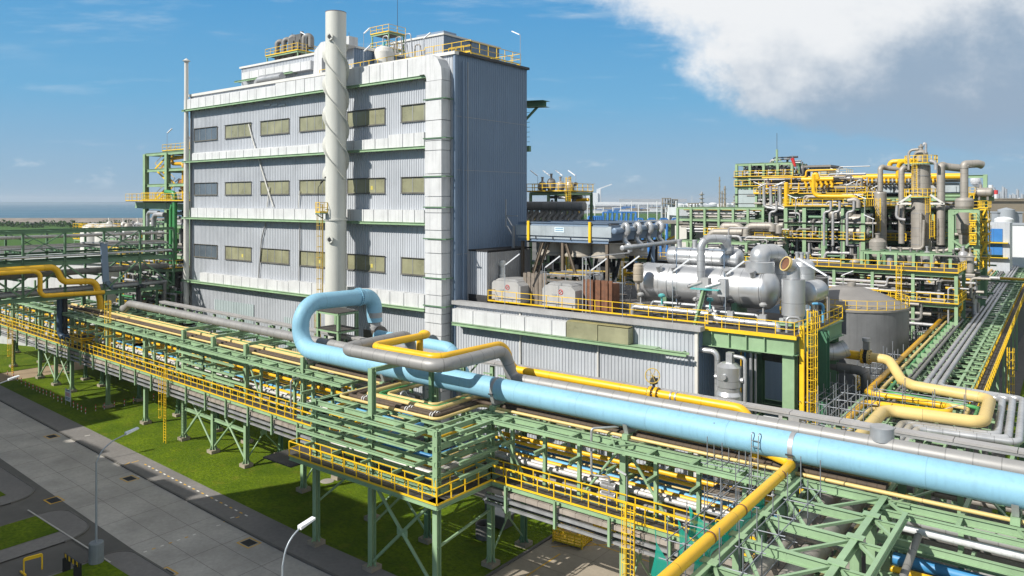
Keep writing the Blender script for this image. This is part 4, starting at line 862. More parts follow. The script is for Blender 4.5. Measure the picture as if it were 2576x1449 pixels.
mb = MB(); mb.lathe([(.3, DZ-1.2), (.75, DZ+.2), (.82, DZ+.6), (.82, DZ+1.3), (.95, DZ+1.35), (.95, zt), (.0, zt+.05)], (q.x, 65, 0), 26); mb.build('shell', SILV2, t)
mb = MB(); mb.pipe([(q.x, 65, zt), (q.x, 65, zt+1.0), (q.x-.5, 64.3, zt+1.35)], .55, .5, 20, cap=False); mb.build('cowl', SILV, t); mb = MB(); mb.lathe([(.52, 0), (.0, .02)], (q.x-.42, 64.4, zt+1.3), 18, (-.5, -.7, .35)); mb.build('dark_mouth', RUST, t); mb = MB(); mb.lathe([(.55, -.1), (.65, -.1), (.65, .12), (.55, .12)], (q.x-.42, 64.4, zt+1.3), 20, (-.5, -.7, .35)); mb.build('mouth_rim', CREAM, t)
for k in range(4):
    a = k*PI/2+.6; mb = MB(); mb.bx(q.x+.95*math.cos(a)-.18, q.x+.95*math.cos(a)+.18, 65+.95*math.sin(a)-.18, 65+.95*math.sin(a)+.18, DZ+.6, DZ+1.1); mb.build('lug', GALV, t)
for (dx, dy) in ((-1.1, -1.1), (1.1, -1.1), (-1.1, 1.1), (1.1, 1.1)):
    mb = MB(); mb.ib((q.x+dx, 65+dy, DZ-.2), (q.x+dx, 65+dy, DZ+.62), .25, .25, .03); mb.build('stand_leg', GREEN, t)
mb = MB(); mb.ib((q.x-1.4, 63.9, DZ+.7), (q.x+1.4, 63.9, DZ+.7), .2, .25); mb.ib((q.x+1.1, 63.7, DZ+.7), (q.x+1.1, 66.3, DZ+.7), .2, .25); mb.build('stand_beam', GREEN, t)
t = thing('dome_vessel', 'silver upright domed vessel behind the cowl cylinder', 'vessel', (-20, 71, DZ))
q = gy(2017, 700, 71); zt = gy(2017, 668, 71).z
mb = MB(); mb.lathe([(1.15, DZ-2), (1.15, zt), (1.0, zt+.35), (.6, zt+.6), (0, zt+.68)], (q.x, 71, 0), 28); mb.build('shell', SILV2, t)
for dx, dy in ((-.4, 0), (.1, -.3), (.45, .2)):
    mb = MB(); mb.lathe([(.18, .5), (.18, 1.1), (.22, 1.1), (.22, 1.25), (0, 1.25)], (q.x+dx, 71+dy, zt), 10); mb.build('nozzle', GALV, t)
q = gy(2030, 735, 66.8); mb = MB(); mb.vessel((q.x, 66.8, q.z), (q.x+.3, 69, q.z), .95, 24, .25); solo(mb, 'exchanger_drum', SILV2, 'round silver exchanger head between cowl cylinder and domed vessel', 'vessel')
# small pipes along the front of the drum
xs = gy(1590, 0, 63.5).x; xe2 = gy(1960, 0, 63.5).x
for k, (z, y, r, m_) in enumerate(((DZ+1.0, 63.6, .22, SILV), (DZ+1.5, 64.6, .14, GALV), (DZ+.6, 64.2, .12, GALV))):
    mb = MB(); a = xs+k*1.5; b = xe2-k*2; mb.pipe([(a, y, DZ+.1), (a, y, z), (lerp(a, b, .6), y, z), (lerp(a, b, .6), y-.25, z-.35), (b, y-.25, z-.35), (b, y-.25, DZ)], r, .35, 10); solo(mb, 'roof_pipe', m_, ('thick silver', 'middle grey', 'thin grey')[k]+' pipe running along the foot of the big drum', 'pipe')
for k, (a, y) in enumerate(((1612, 64.0), (1665, 64.4), (1705, 64.2), (1752, 63.9), (1786, 64.3), (1838, 64.2), (1920, 63.9))):
    q = gy(a, 0, y); t = thing('control_valve', 'small grey control valve standing on the pipes before the big drum', 'valve', (q.x, y, DZ+.6), 'control valves along the big drum')
    mb = MB(); mb.box(q.x, y, DZ+1.0, .55, .4, .7); mb.build('body', GALV, t); mb = MB(); mb.lathe([(.08, 0), (.08, .7), (.3, .75), (.34, .9), (.2, 1.05), (0, 1.08)], (q.x, y, DZ+1.3), 12); mb.build('actuator', (FASC, TEALM, STEELD)[k % 3], t)
q = gy(1606, 690, 64.6)
t = thing('relief_valve', 'beige ribbed actuator standing at the left end of the big drum', 'valve', (q.x, 64.6, DZ))
mb = MB(); z = gy(1606, 705, 64.6).z; mb.lathe([(.12, -2.0), (.12, -.3), (.34, -.2), (.5, 0), (.5, .5), (.46, .55), (.5, .6), (.5, 1.2), (.46, 1.25), (.46, 1.5), (.3, 1.62), (0, 1.65)], (q.x, 64.6, z), 18); mb.build('actuator', M('beige_paint', (.36, .31, .24), .5, 0, .1, 1), t); mb = MB(); mb.bx(q.x-.5, q.x+.5, 64.1, 65.1, DZ+.6, z-2.2); mb.build('valve_box', GALV, t)
q = gy(1581, 745, 63.4); mb = MB(); mb.ring((q.x, 63.4, q.z+1.0), .42, .04, 18, (.4, -1, .1)); mb.bar((q.x-.4, 63.4, q.z+1), (q.x+.4, 63.4, q.z+1), .05); mb.bar((q.x, 63.4, q.z+.6), (q.x, 63.4, q.z+1.4), .05); mb.tube((q.x, 63.4, DZ+.5), (q.x+.1, 63.9, q.z+1), .05); solo(mb, 'handwheel', STEELD, 'dark spoked handwheel at the left end of the silver pipes', 'handwheel')
q = gy(1772, 700, 63.0)
for k in range(2):
    mb = MB(); z = gy(1750, 715, 63).z; mb.tube((q.x-1.5+1.7*k, 62.9, z-.25+.05*k), (q.x-.2+1.7*k, 63.0, z+.25), .17, 10); mb.bx(q.x-.35+1.6*k, q.x+.4+1.6*k, 62.9, 63.7, z-.9, z+.6); solo(mb, 'valve_actuator', GALV if k else FASC, ('left', 'right')[k]+' dark grey cylinder actuator on the teal stand before the big drum', 'valve')
t = thing('pipe_stand', 'light green inclined stand carrying actuators before the drum', 'stand', (q.x, 62.4, DZ))
mb = MB(); z = gy(1750, 728, 62.6).z; a = gy(1748, 805, 61.9); mb.ib((a.x, 61.9, DZ), (a.x+.5, 62.7, z), .28, .28, .03); mb.build('leg', GREEN, t); mb = MB(); mb.bx(a.x-.7, a.x+1.9, 62.5, 62.9, z, z+.12); mb.build('shelf', TEALM, t)
t = thing('pipe_portal', 'thin blue grey pipe portal over the upper drum', 'frame', (-32, 66.4, DZ))
for a in (1702, 1822):
    q = gy(a, 0, 66.0); mb = MB(); mb.tube((q.x, 66, DZ), (q.x, 66, uz+.9), .05, 6); mb.build('post', CLADB, t)
a = gy(1702, 0, 66).x; b = gy(1822, 0, 66).x; mb = MB(); mb.tube((a, 66, uz+.9), (b, 66, uz+.9), .05, 6); mb.build('beam', CLADB, t)
mb = MB(); mb.bx(-44, -25, 86, 88, 16, 19.2); mb.bx(-44, -25, 88, 94, 12, 17.5); solo(mb, 'concrete_basin', STEELD, 'dark walled concrete basin behind the silver drums', 'basin')
# ------------------------------------------------------------------ heavy green platform extending the roof to the right
PX0, PX1, PY0, PY1 = LX1+.6, -18.9, 61.2, 73.5
t = thing('steel_platform', 'heavy light green steel platform at the right end of the low roof', 'platform', (-22, 66, 0))
DG = M('dark_green_paint', (.06, .17, .10), .5, 0, .12, .6, streak=.2)
for x, y, m_ in ((PX1-.5, PY0+.6, GREEN), (PX1+.6, PY0+5.8, DG), (PX0-.1, PY1, GREEND), (PX1-.3, PY1, GREEND)):
    mb = MB(); mb.ib((x, y, .3), (x, y, LZ-.05), .95, .85, .06, (1, 0, 0)); mb.build('column', m_, t)
    mb = MB(); mb.box(x, y, .15, 1.4, 1.4, .3); mb.build('base', PLINTH, t)
for (a, b, h, m_) in (((PX0-1.4, PY0, LZ-.65), (PX1, PY0, LZ-.65), 1.35, GREEN), ((PX1, PY0, LZ-.65), (PX1+.5, PY1, LZ-.65), 1.35, GREEND), ((PX0, PY1, LZ-.6), (PX1, PY1, LZ-.6), 1.2, GREEND), ((lerp(PX0, PX1, .5), PY0, LZ-.6), (lerp(PX0, PX1, .5), PY1, LZ-.6), 1.0, GREEND)):
    mb = MB(); mb.ib(a, b, .5, h, .05); mb.build('girder', m_, t)
for k in range(1, 5):
    x = lerp(PX0-1.2, PX1-.8, k/5); mb = MB(); mb.bx(x-.03, x+.03, PY0-.24, PY0-.03, LZ-1.28, LZ-.03); mb.build('stiffener', GREEN, t)
mb = MB(); mb.bx(PX0-.8, PX1+.3, PY0-.3, PY1, LZ+.05, LZ+.13); mb.build('deck', GRATE, t)
mb = MB(); mb.bx(PX0-1.4, PX1+.3, PY0-.36, PY0-.31, LZ, LZ+.28); mb.build('kick_plate', YEL, t)
rail(t, [(LX1+.3, PY0-.2), (PX1+.1, PY0-.2), (PX1+.6, PY0+5), (PX1+.6, PY1), (PX0+2, PY1)], LZ+.15, 1.2, 1.6)
for z in (6.8, 3.4):
    mb = MB(); mb.ib((PX0, PY1+.5, z), (PX1+.5, PY1+.5, z), .3, .6, .04); mb.build('girder', GREEND, t)
for k in range(5):
    y = lerp(PY0+4, PY1, k/4); mb = MB(); mb.ib((PX0, y, 6.6), (PX1, y, 6.6), .25, .4, .03); mb.build('lower_beam', GREEND, t)
ladder('yellow caged ladder up the heavy green platform', PX1+.95, PY0+1.1, .2, LZ+2.3, (.75, -.66), YEL, True, .55, cz=3.2)
mb = MB(); mb.bar((PX1+.4, PY0+.8, .2), (PX1+.4, PY0+.8, LZ+1), .34, .3); solo(mb, 'cable_riser', YEL, 'solid yellow vertical cover beside the platform ladder', 'cable riser')
for k, (dx, m_, r, lab) in enumerate(((0, YELP, .05, 'thin yellow'), (.34, DBLUE, .07, 'thin blue'), (.85, GALV, .14, 'wider grey'), (1.25, GALV, .11, 'narrower grey'))):
    q = gy(1862, 0, PY0+.6); mb = MB(); mb.tube((q.x+dx, PY0+.8, .2), (q.x+dx, PY0+.8, LZ-1), r, 8); solo(mb, 'drop_pipe', m_, lab+' vertical pipe hanging below the green platform', 'pipe')
q = gy(1862, 0, PY0); mb = MB(); z = gy(1870, 885, PY0).z
for dx in (-.25, 1.5): mb.bar((q.x+dx, PY0+.4, z), (q.x+dx, PY0+.4, LZ-1.3), .12)
mb.bar((q.x-.3, PY0+.4, z), (q.x+1.6, PY0+.4, z), .14, .16); solo(mb, 'pipe_hanger', GREEN, 'small light green hanger frame round the vertical pipes', 'hanger')
mb = MB(); mb.pipe([(PX0+4.5, 70, LZ-.2), (PX0+4.5, 70, LZ-2.6), (PX0+7.6, 71.5, LZ-2.6), (PX0+8.4, 72, LZ-2.2)], .75, 1.3, 18); solo(mb, 'elbow_duct', SILV, 'fat silver elbow hanging beneath the green platform', 'pipe')
# vertical vessel and pipe against the end wall
t = thing('filter_vessel', 'silver upright filter vessel standing below the green platform', 'vessel', (-24.2, 60.5, 0))
q = gy(1834, 950, 59.5); mb = MB(); zt = gy(1834, 912, 59.5).z
mb.lathe([(.62, 1.0), (.95, 2.0), (.95, zt-4.3), (1.05, zt-4.3), (1.05, zt-2.6), (.9, zt-2.3), (.9, zt-2.0), (1.0, zt-1.9), (1.0, zt-.3), (.6, zt), (0, zt+.1)], (q.x, 59.5, 0), 26); mb.build('shell', SILV2, t)
mb = MB(); mb.bx(q.x-.15, q.x+.35, 59.2, 59.8, zt, zt+.85); mb.pipe([(q.x+.2, 59.5, zt+.6), (q.x+1.3, 59.6, zt+.5), (q.x+1.3, 59.6, zt-3)], .15, .3, 10); mb.build('outlet', GALV, t)
for k, (dx, dz) in enumerate(((-.95, -1.3), (.98, -1.3), (0, -1.0))):
    mb = MB(); mb.tube((q.x+dx*.9, 59.5-(.9 if dx == 0 else 0), zt+dz), (q.x+dx*1.25, 59.5-(1.2 if dx == 0 else 0), zt+dz), .22, 12); mb.build('nozzle', SILV, t)
q = gy(1790, 950, 60.3); zt = gy(1790, 885, 60.3).z; mb = MB(); mb.pipe([(LX1, 60.6, zt), (q.x+.4, 60.6, zt), (q.x+.4, 60.6, .2)], .25, .5, 12); solo(mb, 'wall_pipe', SILV, 'silver bent pipe dropping down the dark end wall', 'pipe')
t = thing('pump_skid', 'small silver exchanger skid in the dark under the platform', 'skid', (-22, 70, 0))
for k in range(3):
    mb = MB(); mb.lathe([(.4, 0), (.4, 3.4-.5*k), (.2, 3.7-.5*k)], (-24+1.1*k, 68.5+.5*k, .3), 14); mb.build('shell', GALV, t)
mb = MB(); mb.bx(-25, -20.5, 67.5, 70.5, 0, .3); mb.build('base', STEELD, t)
for i, (a, b, w) in enumerate(((1945, 1070, .9), (1990, 1050, .7))):
    q = gy(a, b, 53.5); mb = MB(); mb.bx(q.x-w, q.x+w, 53, 54.2, q.z-1.6, q.z+.4); mb.bx(q.x-.1, q.x+.1, 53.4, 53.6, 0, q.z-1.6); solo(mb, 'junction_box', WHITE if i == 0 else FASC, ('large pale grey junction box behind the yellow pipe elbow', 'smaller grey junction box beside the pale grey box')[i], 'junction box')
# ------------------------------------------------------------------ the main pipe rack along the lawn
YF, YM, YR = 42.3, 46.3, 49.2
ZD, ZC = 6.9, 11.1
def rack_col(t, x, y, z1, w=.42, mat=GREEN, warp=True, z0=.35):
    mb = MB(); mb.ib((x, y, z0), (x, y, z1), w, w, .045, (1, 0, 0)); mb.build('column', mat, t, warp)
    if z0 < 1:
        mb = MB(); mb.box(x, y, .2, 1.0, 1.0, .45); mb.build('plinth', PLINTH, t, warp)
        mb = MB()
        for a, b in ((1, 0), (-1, 0), (0, 1), (0, -1)): mb.add([(x+a*.2-b*.02, y+b*.2-a*.02, .43), (x+a*.48-b*.02, y+b*.48-a*.02, .43), (x+a*.2-b*.02, y+b*.2-a*.02, 1.0), (x+a*.2+b*.02, y+b*.2+a*.02, .43), (x+a*.48+b*.02, y+b*.48+a*.02, .43), (x+a*.2+b*.02, y+b*.2+a*.02, 1.0)], [(0, 1, 2), (3, 5, 4), (0, 3, 4, 1), (1, 4, 5, 2), (0, 2, 5, 3)])
        mb.build('base_gusset', mat, t, warp)
def beamx(t, x0, x1, y, z, w=.24, h=.36, mat=GREEN, name='girder', st=5.0):
    n = max(1, int((x1-x0)/st)) if x0 < -45 else 1; mb = MB()
    for i in range(n): mb.ib((lerp(x0, x1, i/n), y, z), (lerp(x0, x1, (i+1)/n), y, z), w, h, .035)
    return mb.build(name, mat, t, True)
def beamy(t, x, y0, y1, z, w=.2, h=.28, mat=GREEN, name='cross_beam', warp=True):
    mb = MB(); mb.ib((x, y0, z), (x, y1, z), w, h, .03); return mb.build(name, mat, t, warp)
def xbrace(t, x0, x1, y, z0, z1, r=.11, y1=None, mat=GREEN):
    y1 = y if y1 is None else y1; zm = (z0+z1)/2; xm = (x0+x1)/2
    for a, b in (((x0, y, z0), (x1, y1, z1)), ((x1, y1, z0), (x0, y, z1))):
        mb = MB(); mb.tube(a, b, r, 8); mb.build('brace', mat, t, True)
    mb = MB(); mb.box(xm, (y+y1)/2, zm, .7 if y1 == y else .05, .05 if y1 == y else .7, .5); mb.build('brace_gusset', mat, t, True)
def rack_section(lab, x0, x1, cols, post=2.7, levels=(7.75, 8.95, 10.0), tall=(), dense=()):
    t = thing('pipe_rack', lab, 'pipe rack', ((x0+x1)/2, YM+bend((x0+x1)/2), 0), 'sections of the long green pipe rack')
    for x in cols:
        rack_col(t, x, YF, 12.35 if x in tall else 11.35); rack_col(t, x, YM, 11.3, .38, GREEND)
        for z in levels: beamy(t, x, YF+.2, YR, z-.15)
        beamy(t, x, YF+.2, YM-.2, 5.6, .25, .4)
        if x in tall: beamy(t, x, YF+.2, YM+.6, 12.3, .22, .3)
        mb = MB(); mb.ib((x, YR, 4.5), (x, YR, 12.6), .3, .3, .03, (1, 0, 0)); mb.build('rear_column', GREEN, t, True)
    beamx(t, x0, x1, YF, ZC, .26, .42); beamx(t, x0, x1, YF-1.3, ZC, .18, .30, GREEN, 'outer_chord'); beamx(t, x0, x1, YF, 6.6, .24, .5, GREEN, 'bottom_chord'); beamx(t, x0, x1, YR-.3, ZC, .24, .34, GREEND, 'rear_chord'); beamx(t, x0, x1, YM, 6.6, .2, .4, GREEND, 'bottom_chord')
    n = int((x1-x0)/post); d = 1
    for i in range(n+1):
        x = lerp(x0, x1, i/n)
        if min(abs(x-c) for c in cols) > .9:
            mb = MB(); mb.ib((x, YF, 6.85), (x, YF, ZC-.2), .24, .24, .03, (1, 0, 0)); mb.build('truss_post', GREEN, t, True)
            beamy(t, x, YF+.12, YR, 7.6, .16, .22)
        beamy(t, x, YF-1.3, YR-.4, ZC+.02, .2, .22, GREEN, 'top_tie')
        for z in (9.55,):
            mb = MB(); mb.ib((x, YF-1.25, z), (x, YF-.12, z), .2, .26, .03); mb.build('stub_bracket', GREEN, t, True)
    cs = sorted(cols)
    for a, b in zip(cs, cs[1:]):
        if b-a > 7:
            for (p, q) in (((a+.2, 10.9), (a+.3*(b-a), 6.9)), ((b-.2, 10.9), (b-.3*(b-a), 6.9))):
                mb = MB(); mb.tube((p[0], YF, p[1]), (q[0], YF, q[1]), .10, 8); mb.build('diagonal', GREEN, t, True)
        m_ = (a+b)/2
        mb = MB(); mb.bar((a, YF-1.2, ZC+.16), (m_, YR-.6, ZC+.12), .1); mb.build('plan_brace', GREEN, t, True)
        mb = MB(); mb.bar((b, YF-1.2, ZC+.16), (m_, YR-.6, ZC+.12), .1); mb.build('plan_brace', GREEN, t, True)
    for a, b in dense:
        for z in (10.25, 9.3, 8.3):
            beamx(t, a, b, YF-.12, z, .2, .34); beamx(t, a+.4, b-.4, YF-1.1, z, .12, .24)
    return t
R1 = rack_section('green pipe rack section at the far left end crossing the brick path', -152, -90, [-149, -137, -125, -118.5, -112.5, -100.4])
xbrace(R1, -125, -118.5, YF, .6, 5.6); xbrace(R1, -118.5, -112.5, YF, .6, 5.6)
R2 = rack_section('green pipe rack section with braced legs before the chimney', -90, -50, [-89.5, -80, -73.5, -67, -57.2], tall=(-80, -73.5, -67, -57.2), dense=((-80, -73.5), (-73.5, -67)))
xbrace(R2, -80, -73.5, YF, .6, 6.3); xbrace(R2, -73.5, -67, YF, .6, 6.3); beamx(R2, -80, -67, YF, 3.6, .22, .3)
for x in (-80, -67, -57.2): xbrace(R2, x, x, YF, .7, 5.4, .07, YM)
R3 = rack_section('green pipe rack section carrying the pale blue pipe on the right', -35.5, -13, [-34.7, -23.7, -13.1], 2.75)
for x in (-34.7, -23.7, -13.1): xbrace(R3, x, x, YF, .7, 5.4, .07, YM)
R4 = rack_section('green pipe rack section running out of frame at lower right', -8.6, 9, [-8.4, -2.3, 6.5], 3.0, (7.2, 8.4, 9.6))
beamx(R4, -8.6, 9, YF-1.3, 9.75, .22, .4); beamx(R4, -8.6, 9, YF-.2, 9.1, .22, .36); beamx(R4, -8.6, 9, YF-1.3, 8.0, .2, .3); beamx(R4, -13, -8.6, YF, ZC, .26, .42)
# expansion loop tower
T = thing('loop_tower', 'green expansion loop tower standing out from the rack over the lawn', 'pipe rack', (-41, 39, 0))
LYF, LX0, LX1_ = 36.6, -47.5, -34.7
for x, z1 in ((-34.7, 11.35), (-41.1, 14.6), (-47.5, 11.35)): rack_col(T, x, LYF, z1, .42)
for x, z1 in ((-41.1, 11.2), (-47.5, 11.2)): rack_col(T, x, YF, z1, .38, GREEND)
mb = MB(); mb.ib((-40.3, YF-.4, 9), (-40.3, YF-.4, 14.3), .3, .3, .03, (1, 0, 0)); mb.build('column', GREEND, T)
mb = MB(); mb.ib((-41.1, LYF, 14.45), (-40.7, YF, 14.5), .26, .32, .03); mb.build('head_beam', GREEN, T)
mb = MB(); mb.ib((-35.3, 37.2, 11.3), (-35.3, 37.2, 14.5), .2, .2, .03); 
for z in (11.1, 10.1, 9.05, 8.05):
    for (a, b) in (((LX0-.6, LYF, z), (LX1_+.25, LYF, z)), ((LX0-.9, LYF-1.05, z), (LX1_-1.0, LYF-1.05, z)), ((LX1_, LYF-.25, z), (LX1_, YF, z)), ((LX1_+1.15, LYF+1.0, z), (LX1_+1.15, YF-.6, z)), ((LX0, LYF, z), (LX0, YF, z))):
        if z < 9 and abs(a[1]-(LYF-1.05)) < .01: continue
        mb = MB(); mb.ib(a, b, .2, .36 if abs(a[1]-LYF) < .3 else .22, .03); mb.build('loop_beam', GREEN, T)
    for x in (-47.5, -44.3, -41.1, -37.9, -35.7):
        mb = MB(); mb.ib((x, LYF-1.05, z-.02), (x, YF-.4 if z > 9 else LYF+1.4, z-.02), .16, .24, .03); mb.build('loop_tie', GREEN, T)
    for y in (38.2, 40.4, 41.6):
        mb = MB(); mb.ib((LX1_-(12.8 if z > 10.5 else 1.5), y, z-.03), (LX1_+1.15, y, z-.03), .16, .22, .03); mb.build('loop_tie', GREEN, T)
for a, b in (((LX0, LYF, 7.15), (LX1_, LYF, 7.15)), ((LX1_, LYF, 7.15), (LX1_, YF, 7.15))):
    mb = MB(); mb.ib(a, b, .22, .36, .03); mb.build('loop_beam', GREEN, T)
def brace(t, a, b, r=.12, mat=GREEN, nm='brace'): mb = MB(); mb.tube(a, b, r, 8); mb.build(nm, mat, t)
brace(T, (-41, LYF, 6.5), (-35, LYF, .7)); brace(T, (-35, LYF, 6.5), (-41, LYF, .7)); brace(T, (-41.1, LYF, 3.3), (-41.1, YF, 5.6), .09); brace(T, (-47.5, LYF, 3.3), (-47.5, YF, 5.4), .09); brace(T, (-34.7, LYF, 3.4), (-34.7, YF, 4.2), .10)
mb = MB(); mb.box(-38, LYF, 3.6, 1.0, .06, .5); mb.build('brace_gusset', GREEN, T)
brace(T, (-47.5, YF, 6.2), (-41.1, YF, .7), .09); brace(T, (-41.1, YF, 6.2), (-47.5, YF, .7), .09)
# walkways in front of the rack
def walkway(lab, segs, ends=None, warp=True, inner=True, z=ZD, w=1.05, mat=GREEN):
    c = segs[0]; t = thing('walkway', lab, 'walkway', (c[0], c[1]+(bend(c[0]) if warp else 0), z))
    for (xa, ya, xb, yb) in segs:
        if abs(ya-yb) < .01:
            n = max(1, int(abs(xb-xa)/5)); mb = MB(); me = MB(); mk = MB()
            for i in range(n):
                p, q = lerp(xa, xb, i/n), lerp(xa, xb, (i+1)/n); mb.bx(p, q, ya, ya+w, z-.05, z); me.ch((p, ya, z-.16), (q, ya, z-.16), .12, .32, .03, (0, -1, 0)); mk.bx(p, q, ya-.08, ya-.05, z, z+.13)
        else:
            mb = MB(); me = MB(); mk = MB(); mb.bx(xa-w, xa, min(ya, yb), max(ya, yb), z-.05, z); me.ch((xa, ya, z-.16), (xb, yb, z-.16), .12, .32, .03, (1, 0, 0)); mk.bx(xa+.05, xa+.08, ya, yb, z, z+.13)
        mb.build('deck', GRATE, t, warp); me.build('edge_channel', mat, t, warp); mk.build('kick_plate', YEL, t, warp)
    return t
def wrail(t, pts, warp=True): return rail(t, pts, ZD, 1.12, 1.35, YEL, .032, True, False, warp)
Wk = walkway('long yellow railed walkway on the rack front at far left', [(-152, 41.0, -88, 41.0)]); wrail(Wk, [(-152, 41.0), (-88, 41.0)]); wrail(Wk, [(-152, 42.0), (-88, 42.0)])
Wk = walkway('yellow railed walkway on the rack front left of the loop tower', [(-88, 41.0, -48.8, 41.0)]); wrail(Wk, [(-88, 41.0), (-48.8, 41.0)]); wrail(Wk, [(-88, 42.0), (-48.8, 42.0)])
Wk = walkway('yellow railed walkway wrapping round the loop tower', [(-49.3, 35.45, -34.2+.6, 35.45), (-33.6, 35.45, -33.6, 41.0)], warp=False)
wrail(Wk, [(-49.3, 36.4), (-49.3, 35.45), (-33.6, 35.45), (-33.6, 41.0)], False); wrail(Wk, [(-49.3, 36.4), (-34.9, 36.4)], False); wrail(Wk, [(-34.6, 36.4), (-34.6, 42.0)], False)
mb = MB(); mb.bx(-53, -49.3, 35.6, 40.2, ZD-1.0, ZD-.9); mb.build('low_landing', GRATE, Wk)
Wk = walkway('yellow railed walkway right of the loop tower below the blue pipe', [(-33.6, 41.0, -14.8, 41.0)], warp=False); wrail(Wk, [(-33.6, 41.0), (-14.8, 41.0)], False); wrail(Wk, [(-34.6, 42.0), (-14.8, 42.0)], False)
Wk = walkway('yellow railed walkway low at the bottom right corner', [(-7.5, 40.2, 9, 40.2)], warp=False, z=5.6); rail(Wk, [(-7.5, 40.2), (9, 40.2)], 5.6, 1.12, 1.35, YEL, .032, True, False)
# trays hung below the walkways
def tray(lab, x0, x1, y, z, w, h, mat, cat='cable tray', rib=False, warp=True):
    n = max(1, int((x1-x0)/5)); mb = MB()
    for i in range(n):
        p, q = lerp(x0, x1, i/n), lerp(x0, x1, (i+1)/n); mb.bx(p, q, y-w/2, y+w/2, z, z+h)
    if rib:
        x = x0+.5
        while x < x1: mb.bx(x, x+.05, y-w/2-.02, y+w/2+.02, z+.02, z+h+.03); x += 1.0
    return solo(mb, 'cable_tray', mat, lab, cat, None, warp)
for (x0, x1, wh) in ((-152, -50.2, 'left of the loop tower'), (-34, -14, 'right of the loop tower')):
    tray('ribbed rusty tray cover under the walkway '+wh, x0, x1, 41.2, 6.15, .75, .30, RIBBED, rib=True)
    tray('upper grey cable tray hung under the walkway '+wh, x0, x1, 40.85, 5.75, .16, .20, GALV)
    tray('lower grey cable tray hung under the walkway '+wh, x0, x1, 40.85, 5.3, .22, .16, GALV)
    tray('dark cable bundle hung beneath the walkway '+wh, x0, x1, 41.4, 5.42, .5, .12, STEELD, 'cable')
    x = x0+2
    while x < x1:
        mb = MB(); mb.ch((x, 40.62, 5.15), (x, 40.62, 7.0), .16, .2, .03, (1, 0, 0)); mb.bx(x-.06, x+.06, 40.66, 42.3, 5.62, 5.70)
        solo(mb, 'tray_hanger', GREEN, 'green hanger bracket carrying the trays beneath the walkway '+wh, 'hanger', 'tray hangers '+wh, True); x += 4.1
# pipes inside the rack, one object each
def xs_(x0, x1):
    n = max(1, int((x1-x0)/6)) if x0 < -45 else 1
    return [lerp(x0, x1, i/n) for i in range(n+1)]
def xpipe(lab, x0, x1, y, z, r, mat, n=10): 
    mb = MB(); mb.pipe([(x, y, z) for x in xs_(x0, x1)], r, n=n); return solo(mb, 'rack_pipe', mat, lab, 'pipe', None, True)
LV = [  # y, z, r, material, look
    (42.85, 8.02, .16, SILVR, 'front silver pipe'), (43.30, 8.02, .16, SILVR, 'second silver pipe'), (43.75, 8.05, .16, YELP, 'yellow pipe behind the silver pair'),
    (44.25, 8.05, .15, MBLUE, 'front mid blue pipe'), (44.62, 8.0, .13, MBLUE, 'second mid blue pipe'), (45.05, 8.0, .10, CREAM, 'thin cream pipe between the blue pipes'), (45.5, 8.0, .15, DBLUE, 'dark blue pipe'), (45.95, 8.0, .15, DBLUE, 'rear dark blue pipe'),
    (43.3, 9.12, .10, YELP, 'thin yellow pipe of the upper tier'), (43.6, 9.1, .05, RUSTY, 'thin rusty pipe of the upper tier'), (44.1, 9.2, .17, YELP, 'thick yellow pipe of the upper tier'), (45.6, 9.25, .14, YELP, 'rear yellow pipe of the upper tier'),
    (46.8, 9.3, .25, GREYP, 'thick grey pipe deep in the upper tier'), (47.8, 9.2, .18, DGREY, 'dark pipe deep in the upper tier'), (44.9, 10.3, .18, GREYP, 'grey pipe just below the rack top'), (46.2, 10.3, .12, YELP, 'yellow pipe just below the rack top'), (47.4, 10.35, .25, DGREY, 'fat dark pipe just below the rack top'),
    (42.95, 7.0, .09, SILVR, 'thin silver pipe by the deck'), (43.5, 7.0, .12, DGREY, 'dark pipe by the deck'), (44.3, 7.0, .18, DGREY, 'fat dark pipe by the deck'), (45.4, 7.0, .2, DGREY, 'rear fat dark pipe by the deck')]
for y, z, r, m_, lab in LV:
    xpipe(lab+', left of the loop tower', -150, -47.2, y, z, r, m_, 10)
    xpipe(lab+', right of the loop tower', -35.2, -14.2 if z < 9.4 else -8, y, z, r, m_, 10)
    if z < 8.5:                                     # round the loop tower
        k = (y-42.5)*.8; mb = MB(); mb.pipe([(-47.2, y, z), (-46.9+k, y, z), (-46.9+k, 36.95+k, z), (-35.2-k, 36.95+k, z), (-35.2-k, y, z), (-34.9, y, z)], r, .5, 10); solo(mb, 'loop_pipe', m_, lab+', looping round inside the tower', 'pipe')
for z, r, lab in ((10.6, .11, 'upper'), (8.75, .12, 'lower')):
    mb = MB(); mb.pipe([(-46.9, 42, z), (-46.9, 37.1, z), (-35.1, 37.1, z), (-35.1, 42, z)], r, .5, 10); solo(mb, 'loop_pipe', YELP, lab+' single yellow pipe looping between the tower beams', 'pipe')
